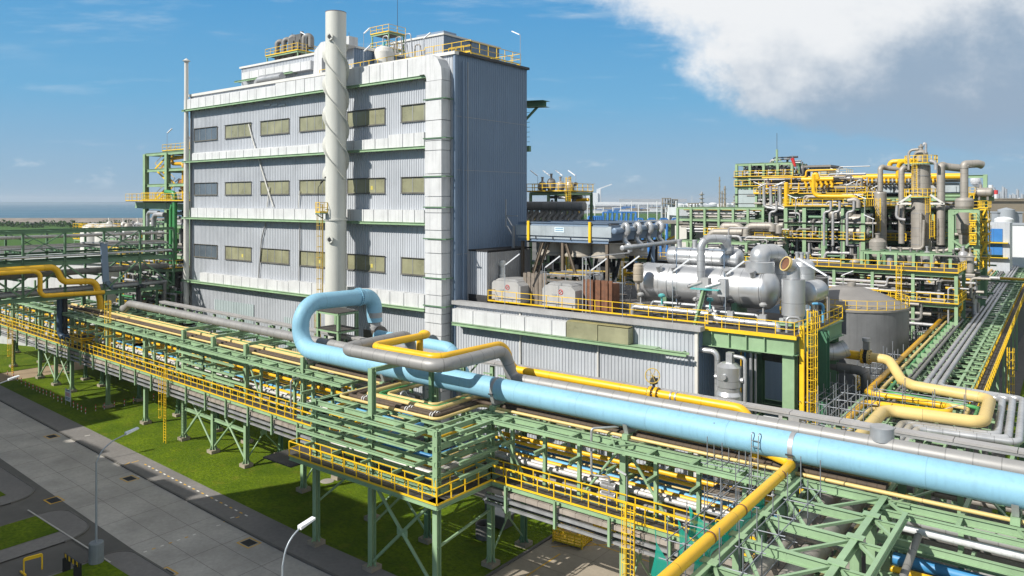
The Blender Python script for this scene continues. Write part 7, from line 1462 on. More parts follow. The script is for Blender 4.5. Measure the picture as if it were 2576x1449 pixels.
vessel_up('pear shaped grey vessel under the main far frame', X4(1330, 126), 126, Z4(1330, 1030, 126), Z4(1330, 985, 126), .9, TAUPE)
for i, (cx, cy, yy, d) in enumerate(((630, 440, 141, -1), (740, 445, 141, 1), (760, 440, 141, 1), (1270, 440, 141, 1), (1455, 465, 141, 1), (890, 540, 129, -1), (1400, 540, 129, -1), (1240, 1105, 108, 1), (1460, 690, 128, -1), (1200, 340, 148, -1), (620, 455, 141, 1), (1180, 375, 148, 1))):
    p = P4(cx, cy, yy); t = thing('roof_lamp', 'tube lamp on a slim post among the far frames', 'lamp', (p.x, p.y, p.z-2.5), 'tube lamps on the far unit'); mb = MB(); mb.tube((p.x, p.y, p.z-3), (p.x, p.y, p.z), .07, 5); mb.build('post', GALV, t); mb = MB(); mb.bar((p.x-.2*d, p.y, p.z-.1), (p.x+1.3*d, p.y, p.z+.6), .17, .10); mb.build('lamp_head', LAMPC, t)
# ------------------------------------------------------------------ left side: the high pipe bridge, the green tower and what lies behind
BRX = (-110.5, -116.5)
zz_ = lambda z: CH-(CH-z)*1.0916
t = thing('pipe_bridge', 'tall green truss pipe bridge coming in from the left edge above the rack', 'pipe bridge', (-104, 38, 0))
ys = [13+5.08*k for k in range(10)]
for x, m_ in zip(BRX, (GREEND, GREEND)):
    for z, h in ((13.7, .55), (18.3, .6), (19.4, .3), (22.55, .4)):
        mb = MB(); mb.ib((x, ys[0], z), (x, ys[-1], z), .32, h, .04); mb.build('chord', m_, t)
    for k, y in enumerate(ys):
        mb = MB(); mb.ib((x, y, 13.9), (x, y, 22.5), .26, .26, .03, (1, 0, 0)); mb.build('truss_post', m_, t)
        if k < len(ys)-1:
            a, b = (14.0, 18.1) if k % 2 else (18.1, 14.0); mb = MB(); mb.bar((x, y, a), (x, ys[k+1], b), .22); mb.build('diagonal', m_, t)
            if k % 2: 
                mb = MB(); mb.bar((x, y, 19.5), (x, ys[k+1], 22.4), .13); mb.build('diagonal', m_, t); mb = MB(); mb.bar((x, y, 22.4), (x, ys[k+1], 19.5), .13); mb.build('diagonal', m_, t)
for y in ys:
    for z in (13.7, 16.3, 18.3, 20.0, 22.55): mb = MB(); mb.ib((BRX[0], y, z-.1), (BRX[1], y, z-.1), .2, .3); mb.build('cross_beam', GREEND, t)
for y, zb_ in ((10, .1), (48.3, 11.3), (58.5, .1)):
    for x in BRX: mb = MB(); mb.ib((x, y, zb_), (x, y, 13.5), .5, .5, .05, (1, 0, 0)); mb.build('leg', GREEND, t)
for k, (x, z, r, m_) in enumerate(((-102.3, 17.7, .45, DGREY), (-103.5, 17.6, .3, GREYP), (-104.6, 17.6, .35, DGREY), (-105.8, 17.6, .25, GREYP), (-102.4, 15.4, .3, GREYP), (-104, 15.4, .35, DGREY), (-102, 20.9, .14, GREYP), (-102.6, 21.0, .16, TAUPE), (-103.4, 21, .2, DGREY), (-104.4, 21, .16, GREYP), (-105.5, 21, .2, DGREY), (-101.8, 22.2, .12, TAUPE), (-103, 22.2, .16, DGREY), (-105, 22.2, .2, GREYP), (-100.9, 19.9, .16, SILV))):
    mb = MB(); x = x-9.3; mb.tube((x, 12, zz_(z)), (x, 58.2, zz_(z)), r, 10); solo(mb, 'bridge_pipe', m_, 'grey pipe running along inside the high bridge at left' if k < 14 else 'bright thin pipe along the near side of the high bridge', 'pipe', 'grey pipes in the high bridge' if k < 14 else None)
def px(X, Y, x=-100.4): return gx(X, Y, x-9.2)
mb = MB(); a = px(139, 672); mb.pipe([(a.x, 10, a.z), a, px(158, 709), px(240, 707), px(252, 757), px(254, 790)], .42, 1.1, 16, seg=8); solo(mb, 'yellow_pipe', YELP, 'yellow pipe stepping down in a Z from the high bridge to the rack', 'pipe')
mb = MB(); a = px(88, 682, -100); mb.pipe([(a.x, 10, a.z), a, px(101, 690, -100), px(101, 738, -100), px(112, 744, -100), px(262, 735, -100)], .30, .8, 14, seg=8); solo(mb, 'yellow_pipe', YELP, 'thinner ochre yellow pipe dropping left of the Z shaped one', 'pipe')
mb = MB(); mb.tube((-110.2, 10, a.z+.1), (-110.2, 37, a.z+.1), .34, 10); solo(mb, 'yellow_pipe', ORA, 'ochre pipe inside the high bridge at the left edge', 'pipe')
t = thing('duct_drop', 'tall blue grey covered tray dropping from the high bridge to the rack', 'cable tray', (-100, 46, 13))
a = px(261, 612, -100.2); b = px(266, 708, -100.2); c = gy(300, 733, 52.2); mb = MB(); mb.bar((a.x, a.y, a.z), (b.x, b.y, b.z), .85, .3, (0, 1, 0)); mb.build('upright', CLADB, t)
mb = MB(); mb.bar((b.x-.1, b.y, b.z+.1), (c.x+.5, c.y-.4, 13.15), .25, .8); mb.build('slope', CLADB, t); mb = MB(); mb.bar((a.x+.1, a.y+.4, a.z+.05), (a.x-3, a.y-1.6, a.z+.05), .8, .2); mb.build('top_run', GALV, t)
for k, (X, m_, w) in enumerate(((150, M('navy_pipe_paint', (.035, .07, .12), .5), 'navy blue'), (163, STEELD, 'dark'))):
    q = px(X, 760, -103.5); mb = MB(); mb.pipe([(q.x, q.y, 14), (q.x, q.y, 8.0), (q.x+2.5, q.y+.8, 8.0)], .36, .8, 12); solo(mb, 'drop_pipe', m_, 'thick '+w+' pipe dropping from the high bridge into the rack', 'pipe')
small_frame('yellow_landing', 'yellow railed landing where the high bridge meets the walkway', -110, -106.5, 41.4, 43.0, 6.9, [8.2], YEL, warp=True)
# the open green tower left of the building
GTX0, GTX1, GTY = -131.8, -116.9, 65.0
steel_bay('open green steel tower left of the tall building behind the slim vent stack', GTX0, GTX1, GTY, GTY+8, [8, 17.3, 22.4, 26.6, 29.4, 32, 34.8], 2, 1, rails=(26.6,), decks=(26.6,), cw=.75, rp=1.3, brace=False)
small_frame('top_platform', 'yellow railed platform with a grey box on top of the green tower', -126.5, -116.5, GTY+.5, GTY+7, 34.9, [35.2], GREEN)
mb = MB(); mb.bx(-121, -118, GTY+2, GTY+5, 35.3, 37.4); mb.bx(-121.2, -117.8, GTY+1.8, GTY+5.2, 37.4, 37.6); solo(mb, 'machine_box', FASC, 'grey machine box on the top platform of the green tower', 'machine')
t = thing('left_balcony', 'green girder balcony with yellow rail sticking out left of the tower', 'platform', (-133, GTY, 26)); mb = MB(); mb.ib((-135, GTY-.3, 26.0), (-113, GTY-.3, 25.6), .4, 1.1, .05); mb.build('girder', GREEN, t); mb = MB(); mb.bx(-135, -116, GTY-2, GTY, 26.6, 26.7); mb.build('deck', GRATE, t); rail(t, [(-135, GTY), (-135, GTY-2), (-112, GTY-2)], 26.7, 1.25, 1.3, one=True)
for k, (za, zb_, d) in enumerate(((26.9, 29.6, 1), (29.6, 32.3, -1), (32.3, 35, 1))):
    t = thing('stair_flight', ('lowest', 'middle', 'highest')[k]+' yellow stair flight inside the green tower', 'stair', (-128, GTY+1, za)); a, b = (-130.6, -125.4) if d > 0 else (-125.4, -130.6)
    for dy in (0, .9): mb = MB(); mb.bar((a, GTY+1+dy, za), (b, GTY+1+dy, zb_), .08, .3); mb.build('stringer', YEL, t); mb = MB(); mb.bar((a, GTY+1+dy, za+1), (b, GTY+1+dy, zb_+1), .06); mb.build('handrail', YEL, t)
    for i in range(9): mb = MB(); f = (i+.5)/9; mb.bx(lerp(a, b, f)-.13, lerp(a, b, f)+.13, GTY+1, GTY+1.9, lerp(za, zb_, f), lerp(za, zb_, f)+.04); mb.build('tread', YEL, t)
def q0(cx, cy, y=63.5): return gy(cx*.4993, cy*.4993, y)
mb = MB(); mb.pipe([q0(836, 966), q0(882, 972), q0(880, 1330), q0(905, 1345)], .36, .9, 14, seg=8); solo(mb, 'green_pipe', GPIPE, 'fat green pipe hooking down before the green tower', 'pipe')
mb = MB(); mb.pipe([q0(870, 1030), q0(862, 1060), q0(862, 1340), q0(880, 1350)], .30, .8, 12); solo(mb, 'green_pipe', GPIPE, 'second green pipe just left of the hooked green pipe', 'pipe')
mb = MB(); mb.pipe([q0(830, 1082), q0(775, 1078), q0(774, 1300), q0(760, 1345), q0(560, 1365)], .42, 1.1, 14, seg=8); solo(mb, 'insulated_pipe', GREYP, 'fat grey pipe bending over and down left of the green tower', 'pipe')
mb = MB(); mb.pipe([q0(800, 1070), q0(745, 1068), q0(745, 1160)], .3, .8, 12); solo(mb, 'insulated_pipe', SILV, 'short bright pipe hook left of the fat grey one', 'pipe')
mb = MB(); mb.pipe([q0(925, 1000, 66), q0(925, 825, 66), q0(870, 825, 66), q0(862, 800, 66), q0(930, 790, 66)], .3, .6, 10); solo(mb, 'ochre_pipe', ORA, 'ochre pipe bending inside the upper green tower', 'pipe')
for k in range(3): vessel_flat('rusty orange drum lying inside the green tower', -123.5+2*k, -121.5+2*k, GTY+2+k, 29.8-6*(k == 2), .7, M('rusty_orange', (.32, .13, .04), .6, 0, .2, 1, rust=.4), 'rusty orange drums in the green tower')
fill('pipe inside the open green tower at left', 'pipes inside the green tower', -124, -112, GTY, GTY+8, 7, 26, 60, EQ+[STEELD, GPIPE], .5, (.12, .35))
fill('dark pipe high inside the open green tower', 'dark pipes high in the green tower', -123.5, -116, GTY+1, GTY+7, 27, 33, 16, [STEELD, DGREY, ORA], .5, (.1, .3), keep=8)
for (x, y, z, lab) in ((-124.5, GTY, 35.2, 'on the top platform of the green tower'), (-129.5, GTY+4, 27, 'on the left balcony of the green tower'), (-118.5, GTY+1, 35.2, 'right on the top of the green tower by the vent stack')): roof_lamp(x, y, z, 'tube lamp '+lab, 3.0, (1, 0), .4, 1.6)
# plant behind the high bridge
steel_bay('low green process structure behind the high bridge at left', -175, -127, 76, 86, [7, 12, 16.6], 8, 1, rails=(12, 16.6), decks=(12,))
fill('pipe in the low structure behind the high bridge', 'pipes behind the high bridge', -178, -118, 72, 88, 4, 17, 130, EQ+[GREYP, DGREY, STEELD, GREEND, YELP], .4, (.1, .35), keep=20)
steel_bay('long dark green pipe rack behind the bridge under the green field', -215, -128, 96, 101, [8, 13, 15.5], 10, 1, rails=())
fill('pipe in the long rack below the green field', 'pipes of the rack below the green field', -215, -125, 96, 101, 9, 16.4, 40, EQ+[GREYP, WHITE], .15, (.12, .3), keep=12)
for k, X in enumerate((236, 268)):
    q = gd(X, 577, 150); t = thing('storage_tank', ('left', 'right')[k]+' small white domed tank below the green field at left', 'tank', (q.x, q.y, 0)); mb = MB(); mb.lathe([(2.4, 0), (2.4, q.z), (2.0, q.z+.7), (1.0, q.z+1.2), (0, q.z+1.3)], (q.x, q.y, 0), 24); mb.build('shell', WPAINT, t); rail(t, [(q.x+2.5*math.cos(2*PI*i/12), q.y+2.5*math.sin(2*PI*i/12)) for i in range(13)], q.z, 1.1, 1.5, one=True)
q = gd(215, 577, 150); small_frame('tank_platform', 'yellow railed platform left of the white domed tanks', q.x-2.5, q.x+1, q.y-1, q.y+2, 8, [q.z-2, q.z], GREEN)
for k in range(12):
    q = gd(275+12*k, 572+4*(k % 3), 150+3*(k % 4)); vessel_up('pale small vessel among pipes right of the white domed tanks', q.x, q.y, q.z-4, q.z+1.2, .6+.2*(k % 3), (WPAINT, TAUPE, GREYP)[k % 3], 'pale vessels beside the white tanks')
q = gd(330, 590, 150); fill('thin pipe around the white domed tanks', 'thin pipes around the white tanks', q.x-14, q.x+14, q.y-3, q.y+6, q.z-7, q.z+1.5, 50, EQ+[WHITE, GREEND, YELP], .5, (.1, .25), keep=8)
q0_ = gd(180, 640, 140); t = thing('white_shed', 'long low white roofed shed seen through the high bridge', 'shed', (q0_.x, q0_.y, 0)); mb = MB(); mb.box(q0_.x, q0_.y, (q0_.z-1)/2, 26, 9, q0_.z-1, .3); mb.build('wall', WHITE, t); mb = MB(); mb.box(q0_.x, q0_.y, q0_.z-.6, 27, 10, .7, .3); mb.build('roof', WHITE, t)
mb = MB(); mb.lathe([(1.4, 0), (1.4, 14), (0, 15)], (-125.5, 62, 0), 20); solo(mb, 'white_column', WPAINT, 'white round column standing behind the bridge legs', 'vessel')
fill('dark pipe low between the bridge and the tall building', 'dark pipes low beside the tall building', -124, -109, 53, 64, 1, 15, 50, [DGREY, STEELD, GREYP, GREEND], .5, (.1, .3), keep=10)
for k, (x, m_) in enumerate(((-112, DBLUE), (-110.5, STEELD), (-115, GREYP))): vessel_up(('blue', 'dark', 'grey')[k]+' upright machine casing on the ground by the tall building left end', x, 56, .1, 3.5+.8*k, .9, m_)
steel_bay('crowded green frames low between the bridge and the tall building', -127, -112, 58.5, 63.5, [5, 9, 12.5, 16], 3, 1, rails=(9, 16), decks=(9, 16), cw=.35)
fill('pipe in the crowded low frames left of the tall building', 'pipes in the crowded low frames', -128, -111, 57.5, 63.5, 4, 17, 50, EQ+[GPIPE, YELP, GALV], .5, (.1, .3), keep=12)
steel_bay('green frame of small pipes left of the open green tower', -150, -134, 66, 72, [7, 12, 16.5, 19.5], 4, 1, rails=(16.5,), decks=(12, 16.5), cw=.35)
fill('pipe in the frame left of the open green tower', 'pipes in the frame left of the green tower', -152, -133, 65.5, 72, 7, 20.5, 60, EQ+[WHITE, YELP, GREEND], .5, (.1, .28), keep=12)
# unseen hall added south of the road, its blocks sized to shade road and lawn
t = thing('shade_caster_hall', 'long tall unseen hall added south of the road to cast shade', 'building', (-100, -5, 0))
for k, (a, b, h) in enumerate(((-170, -113.2, 34), (-113.0, -79.0, 27.2), (-78.8, -52.5, 34.6))):
    mb = MB(); mb.bx(a, b, -12, 2, 0, h); mb.build('wall', CLAD, t); mb = MB(); mb.bx(a-.05, b+.05, -12.3, 2.3, h+.05, h+.4); mb.build('roof', FASC, t)
for k, (a, b, h) in enumerate(((-112, -106.5, 1.2), (-105, -98.5, 1.5), (-97, -94.5, .8), (-93, -87.5, 1.4), (-86, -80, 1.3))): mb = MB(); mb.bx(a, b, -4, 1.8, 27.65, 27.6+h); mb.build('caster_roof_block', FASC, t)  # blocks added to break up the shade edge on the road
# ------------------------------------------------------------------ the far background
def c3(cx, cy): return (1900+cx*.5823)*.629, (700+cy*.5823)*.629
# small green tower just right of the tall building
q = gd(1335, 500, 118); q2 = gd(1405, 500, 112)
steel_bay('green tower topped by small grey machines just right of the tall building', q.x, q2.x, q.y, q.y+7, [9, 17, 23.5, gd(1360, 487, 115).z], 2, 1, rails=(gd(1360, 487, 115).z,), decks=(gd(1360, 487, 115).z,), cw=.35)
for k in range(4): vessel_up('small grey machine on the green tower right of the tall building', lerp(q.x, q2.x, (k+.5)/4), q.y+2, 28.2, 29.8+.5*(k == 1), .7, (TAUPE, DGREY, TAUPE, GALV)[k], 'small machines on the green tower')
for k in range(4): roof_lamp(lerp(q.x, q2.x, (k+.6)/4), q.y+.5+k, 28, 'tube lamp on the green tower right of the tall building', 2.6, (-1, 0), .6, 1.4)
ladder('yellow caged ladder on the right of the small green tower', q2.x+.5, q.y-.3, 16, 30.3, (0, -1), YEL, True, .8, cz=.5)
fill('pipe in the small green tower beside the tall building', 'pipes in the small green tower', q.x, q2.x, q.y, q.y+6, 16, 28, 22, EQ+[YELP], .6, (.15, .35), keep=10)
# white stair tower and pale wall
a = gd(*c3(1350, 345), 165); b = gd(*c3(1500, 345), 158); z1 = gd(*c3(1450, 330), 160).z
t = thing('stair_house', 'white concrete stair house with open front and flat roof', 'building', (b.x, b.y, 0))
mb = MB(); mb.box(b.x-1, b.y, z1/2-.2, 2.6, 8, z1-.4); mb.build('wall', WPAINT, t); mb = MB(); mb.box(a.x+2, a.y+4, z1/2-.2, 8, .5, z1-.4); mb.build('wall', CLADL, t); mb = MB(); mb.box((a.x+b.x)/2-1, (a.y+b.y)/2, z1+.2, 16, 11, .5); mb.build('roof', TAUPE, t)
for k in range(3): mb = MB(); mb.bar((a.x-1, a.y, z1-11+3.6*k), (a.x+7, a.y, z1-7.6+3.6*k), .9, .3); mb.build('stair_flight', YEL, t)
# blue frames and green belts
for k, (cx0, cx1, cy, d, h) in enumerate(((880, 1105, 255, 420, 16), (1110, 1400, 300, 330, 6), (780, 880, 285, 360, 7))):
    p = gd(*c3(cx0, cy), d); q = gd(*c3(cx1, cy), d); t = thing('blue_rack', ('tall blue steel pipe rack standing on the far meadow', 'low blue steel supports right of the tall blue rack', 'small blue frame left of the tall blue rack')[k], 'pipe rack', ((p.x+q.x)/2, (p.y+q.y)/2, 0)); n = 7
    for i in range(n+1):
        w = lerp(p, q, i/n); mb = MB(); mb.bar((w.x, w.y, 0), (w.x, w.y, p.z), .9); mb.build('column', BPAINT, t)
        if k == 1 and i % 2: continue
        for zz in (p.z, p.z-h*.35, p.z-h*.7):
            if i < n: w2 = lerp(p, q, (i+1)/n); mb = MB(); mb.bar((w.x, w.y, zz), (w2.x, w2.y, zz), .8); mb.build('beam', BPAINT, t)
        if i < n and k != 1: mb = MB(); mb.bar((w.x, w.y, p.z-h*.7), (w2.x, w2.y, p.z), .6); mb.build('brace', BPAINT, t)
    if k == 0: mb = MB(); mb.bar(p+V(-4, -3, -6), q+V(-8, -3, -6), 1.0); mb.build('pipe', WPAINT, t)
BUSH = grass_mat('far_shrub_leaves', (.03, .075, .015), (.055, .11, .02), (.02, .045, .01))
def shrub(p, w, h, d=8, seed=0, n=260):
    rn = random.Random(seed); mb = MB()
    for i in range(n):
        x = (rn.random()-.5)*w; y = (rn.random()-.5)*d; top = h*(.55+.45*math.sin(x*.35+seed)*math.sin(x*.13+2))*max(.25, 1-abs(2*x/w)**4); z = top*rn.random()**.6; s_ = .5+.9*rn.random(); a = rn.random()*6.3; b = rn.random()*2
        u = V(math.cos(a), math.sin(a), .4*b).normalized()*s_; v = V(-math.sin(a)*.5, math.cos(a)*.5, 1).normalized()*s_; c = V(p.x+x, p.y+y, z+.2); mb.quad(c-u-v, c+u-v*.6, c+u*.7+v, c-u*.8+v*.8)
    return mb
for k, (X, Y, d, w, h) in enumerate(((1480, 545, 640, 90, 5), (1560, 541, 700, 120, 5), (1650, 540, 720, 120, 5), (1700, 556, 500, 80, 4), (1500, 570, 430, 50, 4))):
    p = gd(X, Y, d); solo(shrub(p, w, h, 14, k, 420), 'shrub_belt', BUSH, 'dark green belt of shrubs across the far meadow behind the air cooler', 'shrubs', 'shrub belts on the far meadow')
for k, X in enumerate((30, 150, 290, 430)):
    p = gd(X, 567, 800); solo(shrub(p, 130, 7, 16, 20+k, 420), 'shrub_belt', BUSH, 'dark green belt of shrubs between the field and the sea wall', 'shrubs', 'shrub belts before the sea wall')
FARW = M('far_white_paint', (.62, .64, .66), .6, 0, .05, .05); FARG = M('far_grey_paint', (.30, .33, .36), .7, 0, .1, .05); FART = M('far_beige_paint', (.26, .22, .16), .7, 0, .1, .05)
rnd2 = random.Random(5)
# long blue and white roofs, pipe bridges
for k, (cx0, cx1, cy0, cy1, d, m_, lab) in enumerate(((760, 1240, 226, 240, 2300, BPAINT, 'long low blue roofed hall near the far water'), (1000, 1390, 247, 262, 1700, FARW, 'long low white hall before the blue roofed one'), (820, 1010, 200, 208, 2600, FARW, 'white ship like shed across the far water'), (1385, 1470, 205, 255, 560, FARW, 'white round edged block left of the green pipe bank'))):
    p = gd(*c3(cx0, cy1), d); q = gd(*c3(cx1, cy1), d); z = gd(*c3(cx0, cy0), d).z; z = max(z, 5); t = thing('far_hall', lab, 'building', ((p.x+q.x)/2, (p.y+q.y)/2, 0)); c = (p+q)/2; ang = math.atan2(q.y-p.y, q.x-p.x); mb = MB(); mb.box(c.x, c.y, z*.35, (q-p).length, 30, z*.7, ang); mb.build('wall', FARW if m_ is FARW else FARG, t); mb = MB(); mb.box(c.x, c.y, z*.8, (q-p).length+4, 36, z*.25, ang); mb.build('roof', m_, t)
p = gd(*c3(640, 192), 3600); q = gd(*c3(1280, 192), 3500); t = thing('pier', 'long pale pier and quay across the far water', 'pier', ((p.x+q.x)/2, (p.y+q.y)/2, 0)); ang = math.atan2(q.y-p.y, q.x-p.x); c = (p+q)/2
mb = MB(); mb.box(c.x, c.y, 19, (q-p).length, 40, 12, ang); mb.build('deck', FARW, t)
for i in range(25): w = lerp(p, q, (i+.5)/25); mb = MB(); mb.box(w.x, w.y, 6, 12, 40, 13, ang); mb.build('pier_leg', FARG, t)
for k, (cx, w, h, m_, lab) in enumerate(((800, 60, 42, FARW, 'white ship bridge block'), (850, 18, 60, FARW, 'tall pale quay crane'), (735, 16, 62, FARG, 'slim grey quay crane'), (1220, 300, 14, FARG, 'low grey quay shed'))):
    p = gd(*c3(cx, 192), 3400); t = thing('quay_building' if 'crane' not in lab else 'quay_crane', lab+' on the horizon behind the air cooler', 'crane' if 'crane' in lab else 'building', (p.x, p.y, 20)); mb = MB(); mb.box(p.x, p.y, 24+h/2, w, 20, h, ang); mb.build('tower', m_, t)
    if 'crane' in lab: mb = MB(); mb.bar((p.x, p.y, 24+h), (p.x+50, p.y+30, 24+h*1.35), 5); mb.build('boom', m_, t)
    elif k == 0: mb = MB(); mb.box(p.x-10, p.y, 26+h*1.1, 20, 14, h*.3, ang); mb.build('bridge_deck', m_, t)
# far plant blocks and columns
for k, (cx, cyt, w, d) in enumerate(((1315, 160, 60, 900), (1372, 168, 38, 900), (1500, 195, 70, 800))):
    p = gd(*c3(cx, cyt), d); mm = .5823*.629*d/1888; t = thing('far_plant', ('beige open process block on the horizon', 'lower beige process block right beside it', 'pale tank group block left of the far spires')[k], 'process block', (p.x, p.y, 0)); W_ = w*mm
    for i in range(5):
        zz = p.z*(.2+.2*i); mb = MB(); mb.box(p.x, p.y, zz, W_, W_*.8, .9, .6); mb.build('floor', FART, t)
        for sx in (-1, -.3, .4, 1): mb = MB(); mb.box(p.x+sx*W_*.45*.8, p.y+sx*W_*.25, p.z/2, .9, .9, p.z); mb.build('column', FART, t) if i == 0 else None
    for i in range(9): mb = MB(); mb.lathe([(1.3, 0), (1.3, p.z*(.35+.6*rnd2.random())), (0, p.z*.5)], (p.x+(rnd2.random()-.5)*W_, p.y+(rnd2.random()-.5)*W_*.6, 0), 10); mb.build('vessel', (FARG, FARW)[i % 2], t)
for k, (cx, cyt, w, lab) in enumerate(((1680, 15, 9, 'slimmest and tallest far spire'), (1716, 78, 13, 'second tallest far column'), (1697, 112, 10, 'short far column between the two tall ones'), (1557, 118, 20, 'stout far column left of the spires'), (1490, 145, 3, 'thin far flare pole'), (1780, 135, 8, 'far column right beside the green pipe bank'))):
    d = 900; p = gd(*c3(cx, cyt), d); mm = .5823*.629*d/1888; r = w*mm/2; t = thing('far_column', lab+' on the horizon left of the far unit', 'column', (p.x, p.y, 0)); mb = MB(); mb.lathe([(r*1.3, 0), (r*1.2, p.z*.55), (r, p.z*.6), (r*.8, p.z), (0, p.z+1)], (p.x, p.y, 0), 12); mb.build('shell', (FART, FART, FART, FARG, FARW, FARG)[k], t)
    for q in range(5): mb = MB(); zz = p.z*(.4+.13*q); mb.lathe([(r*1.2, 0), (r*1.8, 0), (r*1.8, .8), (r*1.2, .8)], (p.x, p.y, zz), 10); mb.build('platform', FART, t) if w > 3 else None
for k in range(16):
    cx = 1400+26*k; d = 1500+60*(k % 4); p = gd(*c3(cx, 196+5*(k % 3)), d); r = 9+6*rnd2.random(); mb = MB(); h = p.z+2*rnd2.random(); mb.lathe([(r, 0), (r, h*.9), (r*.5, h), (0, h+.6)], (p.x, p.y, 0), 16); solo(mb, 'far_tank', (FARW, FARW, FARG)[k % 3], 'pale round tank at the foot of the far spires', 'tank', 'pale tanks at the foot of the far spires')
for k in range(60):
    cx = 560+rnd2.random()*900; cy = 222+rnd2.random()*40; d = 26.6*1888/(c3(0, cy)[1]-507); p = gd(*c3(cx, cy), d); L = 15+50*rnd2.random(); h = 4+6*rnd2.random(); mb = MB(); mb.box(p.x, p.y, h/2, L, 8, h, .65); mb.box(p.x, p.y, h+.4, L*1.05, 9, .7, .65); solo(mb, 'far_shed', (FARW, BPAINT, FARG, FARW, FART)[k % 5], 'tiny pale or blue shed on the far plain behind the air cooler', 'building', 'tiny sheds on the far plain')
for k in range(14):
    cx = 640+60*k+20*rnd2.random(); d = 600; p = gd(*c3(cx, 225), d); t = tag(MB().bar((p.x, p.y, 0), (p.x, p.y, p.z+6*rnd2.random()), .5).build('mast', FARW), 'thin pale mast on the far plain behind the air cooler', 'mast', 'thin masts on the far plain')
# ------------------------------------------------------------------ right edge: buildings behind the receding rack
def R4(cx, cy, d): return gd(*c4(cx, cy), d)
p = R4(2365, 720, 175); t = thing('switch_house', 'grey building with two blue doors right of the far unit', 'building', (p.x, p.y, 0)); ang = .64
mb = MB(); mb.box(p.x, p.y+2, p.z/2, 5.8, 7, p.z, 0); mb.build('wall', CLAD, t)
for cy in (812, 922):
    q = R4(2350, cy, 172); mb = MB(); mb.bx(p.x-1.9, p.x+1.5, p.y-1.62, p.y-1.5, q.z-1.6, q.z+1.4); d_ = mb.build('door', BPAINT, t); mb = MB(); mb.bx(p.x-.22, p.x-.18, p.y-1.64, p.y-1.62, q.z-1.6, q.z+1.4); s2 = mb.build('door_seam', STEELD, t); mb = MB(); mb.bx(p.x-2.4, p.x+2.6, p.y-2.8, p.y-1.5, q.z-1.9, q.z-1.7); mb.build('balcony', YEL, t)
p = R4(2480, 735, 190); t = thing('white_hall', 'white hall with grey roof edge behind the blue doors', 'building', (p.x, p.y, 0)); mb = MB(); mb.box(p.x, p.y, p.z/2, 9, 8, p.z); mb.build('wall', FARW, t); mb = MB(); mb.box(p.x, p.y, p.z+.2, 9.4, 8.4, .4); mb.build('roof', FARG, t)
p = R4(2427, 680, 230); mb = MB(); mb.lathe([(2.6, 0), (2.6, p.z-.6), (1.6, p.z), (0, p.z+.2)], (p.x, p.y, 0), 20); solo(mb, 'white_silo', FARW, 'white round silo behind the white hall at right', 'silo')
p = R4(2462, 615, 420); t = thing('white_hall', 'distant white block right of the far unit', 'building', (p.x, p.y, 0)); mb = MB(); mb.box(p.x, p.y, p.z/2, 14, 10, p.z, .6); mb.build('wall', FARW, t); mb = MB(); mb.box(p.x, p.y, p.z+.4, 14.6, 10.6, .8, .6); mb.build('roof', FARG, t)
for k in range(40):
    cx = 2300+rnd2.random()*300; cyt = 540+rnd2.random()*110; d = 350+600*rnd2.random(); p = R4(cx, cyt, d); p.z = max(6, min(p.z, 45)); r = 2+4*rnd2.random(); mb = MB()
    if k % 3: mb.box(p.x, p.y, p.z/2, r*5, r*4, p.z, .6); mb.box(p.x, p.y, p.z+.3, r*5.3, r*4.3, .6, .6)
    else: mb.lathe([(r, 0), (r*.9, p.z), (0, p.z+1)], (p.x, p.y, 0), 12)
    solo(mb, 'far_shed', (FARG, FARW, BPAINT, FARG, FART)[k % 5], 'hazy small plant building at the right edge below the horizon', 'building', 'hazy plant buildings at the right edge')
for k in range(14):
    cx = 2320+rnd2.random()*270; d = 1100+300*rnd2.random(); p = R4(cx, 455+75*rnd2.random(), d); mb = MB(); mb.lathe([(3, 0), (2.2, p.z), (0, p.z+.5)], (p.x, p.y, 0), 10); mb.bar((p.x-1, p.y, 0), (p.x-1, p.y, p.z*1.04), 1.6); solo(mb, 'far_column', FARG, 'hazy thin column on the horizon at the right edge', 'column', 'hazy columns on the right horizon')
for k, (cx, cyt) in enumerate(((2340, 560), (2366, 480), (2330, 442))):
    d = 900; p = R4(cx, cyt, d); t = thing('far_chimney', ('white banded far chimney at the right edge, shortest', 'red and white banded far chimney at the right edge', 'pale far chimney smoking at the right edge')[k], 'chimney', (p.x, p.y, 0)); n = 8
    for i in range(n): mb = MB(); mb.lathe([(3.4-.12*i, p.z*i/n), (3.3-.12*i, p.z*(i+1)/n)], (p.x, p.y, 0), 12); mb.build('band', RED if i % 2 and k == 1 else FARW, t)
STEAM = bpy.data.materials.new('steam'); STEAM.use_nodes = True
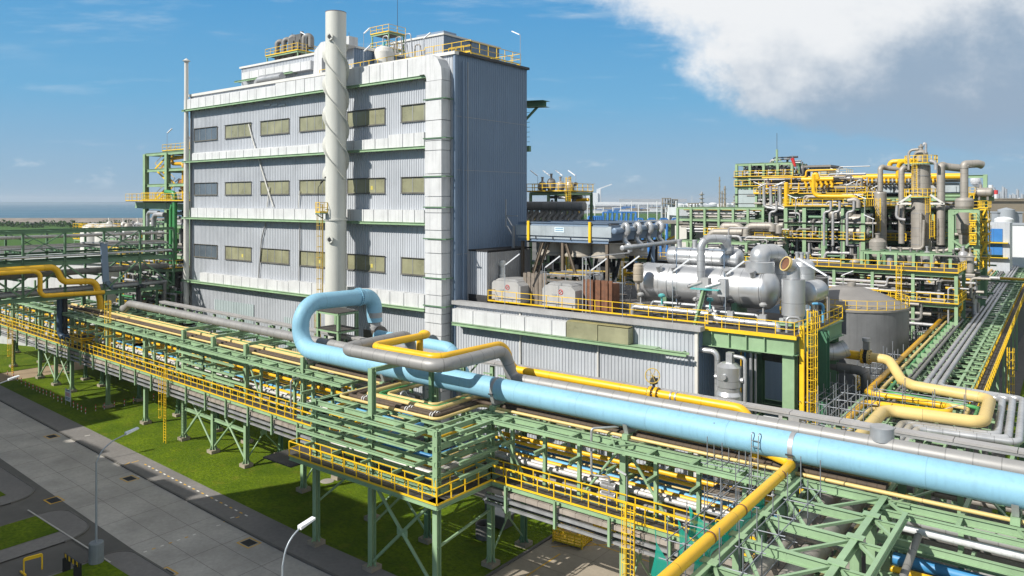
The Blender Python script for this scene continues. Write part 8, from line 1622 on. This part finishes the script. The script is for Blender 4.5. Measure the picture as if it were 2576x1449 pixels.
nt = STEAM.node_tree; b_ = nt.nodes['Principled BSDF']; b_.inputs['Base Color'].default_value = (.85, .86, .88, 1); b_.inputs['Roughness'].default_value = 1; b_.inputs['Alpha'].default_value = .35
mb = MB(); rn = random.Random(2)
for i in range(16):
    f = i/15; p = R4(lerp(2248, 2208, f)+8*rn.random(), lerp(470, 405, f), 1000); r = 2.5+5*f*(.6+.5*rn.random()); mb.lathe([(r*math.sin(PI*j/6), -r*math.cos(PI*j/6)) for j in range(7)], p, 10)
tag(mb.build('steam_plume', STEAM), 'small white steam plume drifting above the far right end', 'steam')
# the rest of the very many process pipes
def build_stuff():
    mats = []; V_ = []; F_ = []; MI = []; SM = []; AL = []
    for mb, m_ in STUFF:
        if m_ not in mats: mats.append(m_)
        b = len(V_); V_.extend(mb.v); AL.extend(mb.al); F_.extend([tuple(i+b for i in f) for f in mb.f]); MI.extend([mats.index(m_)]*len(mb.f)); SM.extend(mb.sm)
    me = bpy.data.meshes.new('process_pipework'); me.from_pydata(V_, [], F_)
    for m_ in mats: me.materials.append(m_)
    me.polygons.foreach_set('material_index', MI); me.polygons.foreach_set('use_smooth', SM); at = me.attributes.new('along', 'FLOAT', 'POINT'); at.data.foreach_set('value', AL); me.update()
    o = bpy.data.objects.new('process_pipework', me); COL.objects.link(o); tag(o, 'dense tangle of thin grey pipes filling the far process structures', 'pipework', None, 'stuff')
build_stuff()
# ------------------------------------------------------------------ thin sea haze
HZ = bpy.data.materials.new('sea_haze'); HZ.use_nodes = True
def build_haze():
    nt = HZ.node_tree; nt.nodes.clear(); o = nt.nodes.new('ShaderNodeOutputMaterial'); v = nt.nodes.new('ShaderNodeVolumePrincipled')
    v.inputs['Color'].default_value = (.80, .88, .97, 1); v.inputs['Density'].default_value = .00009; v.inputs['Anisotropy'].default_value = .2
    nt.links.new(v.outputs[0], o.inputs['Volume'])
    mb = MB(); mb.bx(-9000, 9000, -400, 12000, -1.7, 75); tag(mb.build('haze', HZ), 'thin pale sea haze over the plant and the water', 'haze', None, 'stuff')
build_haze()
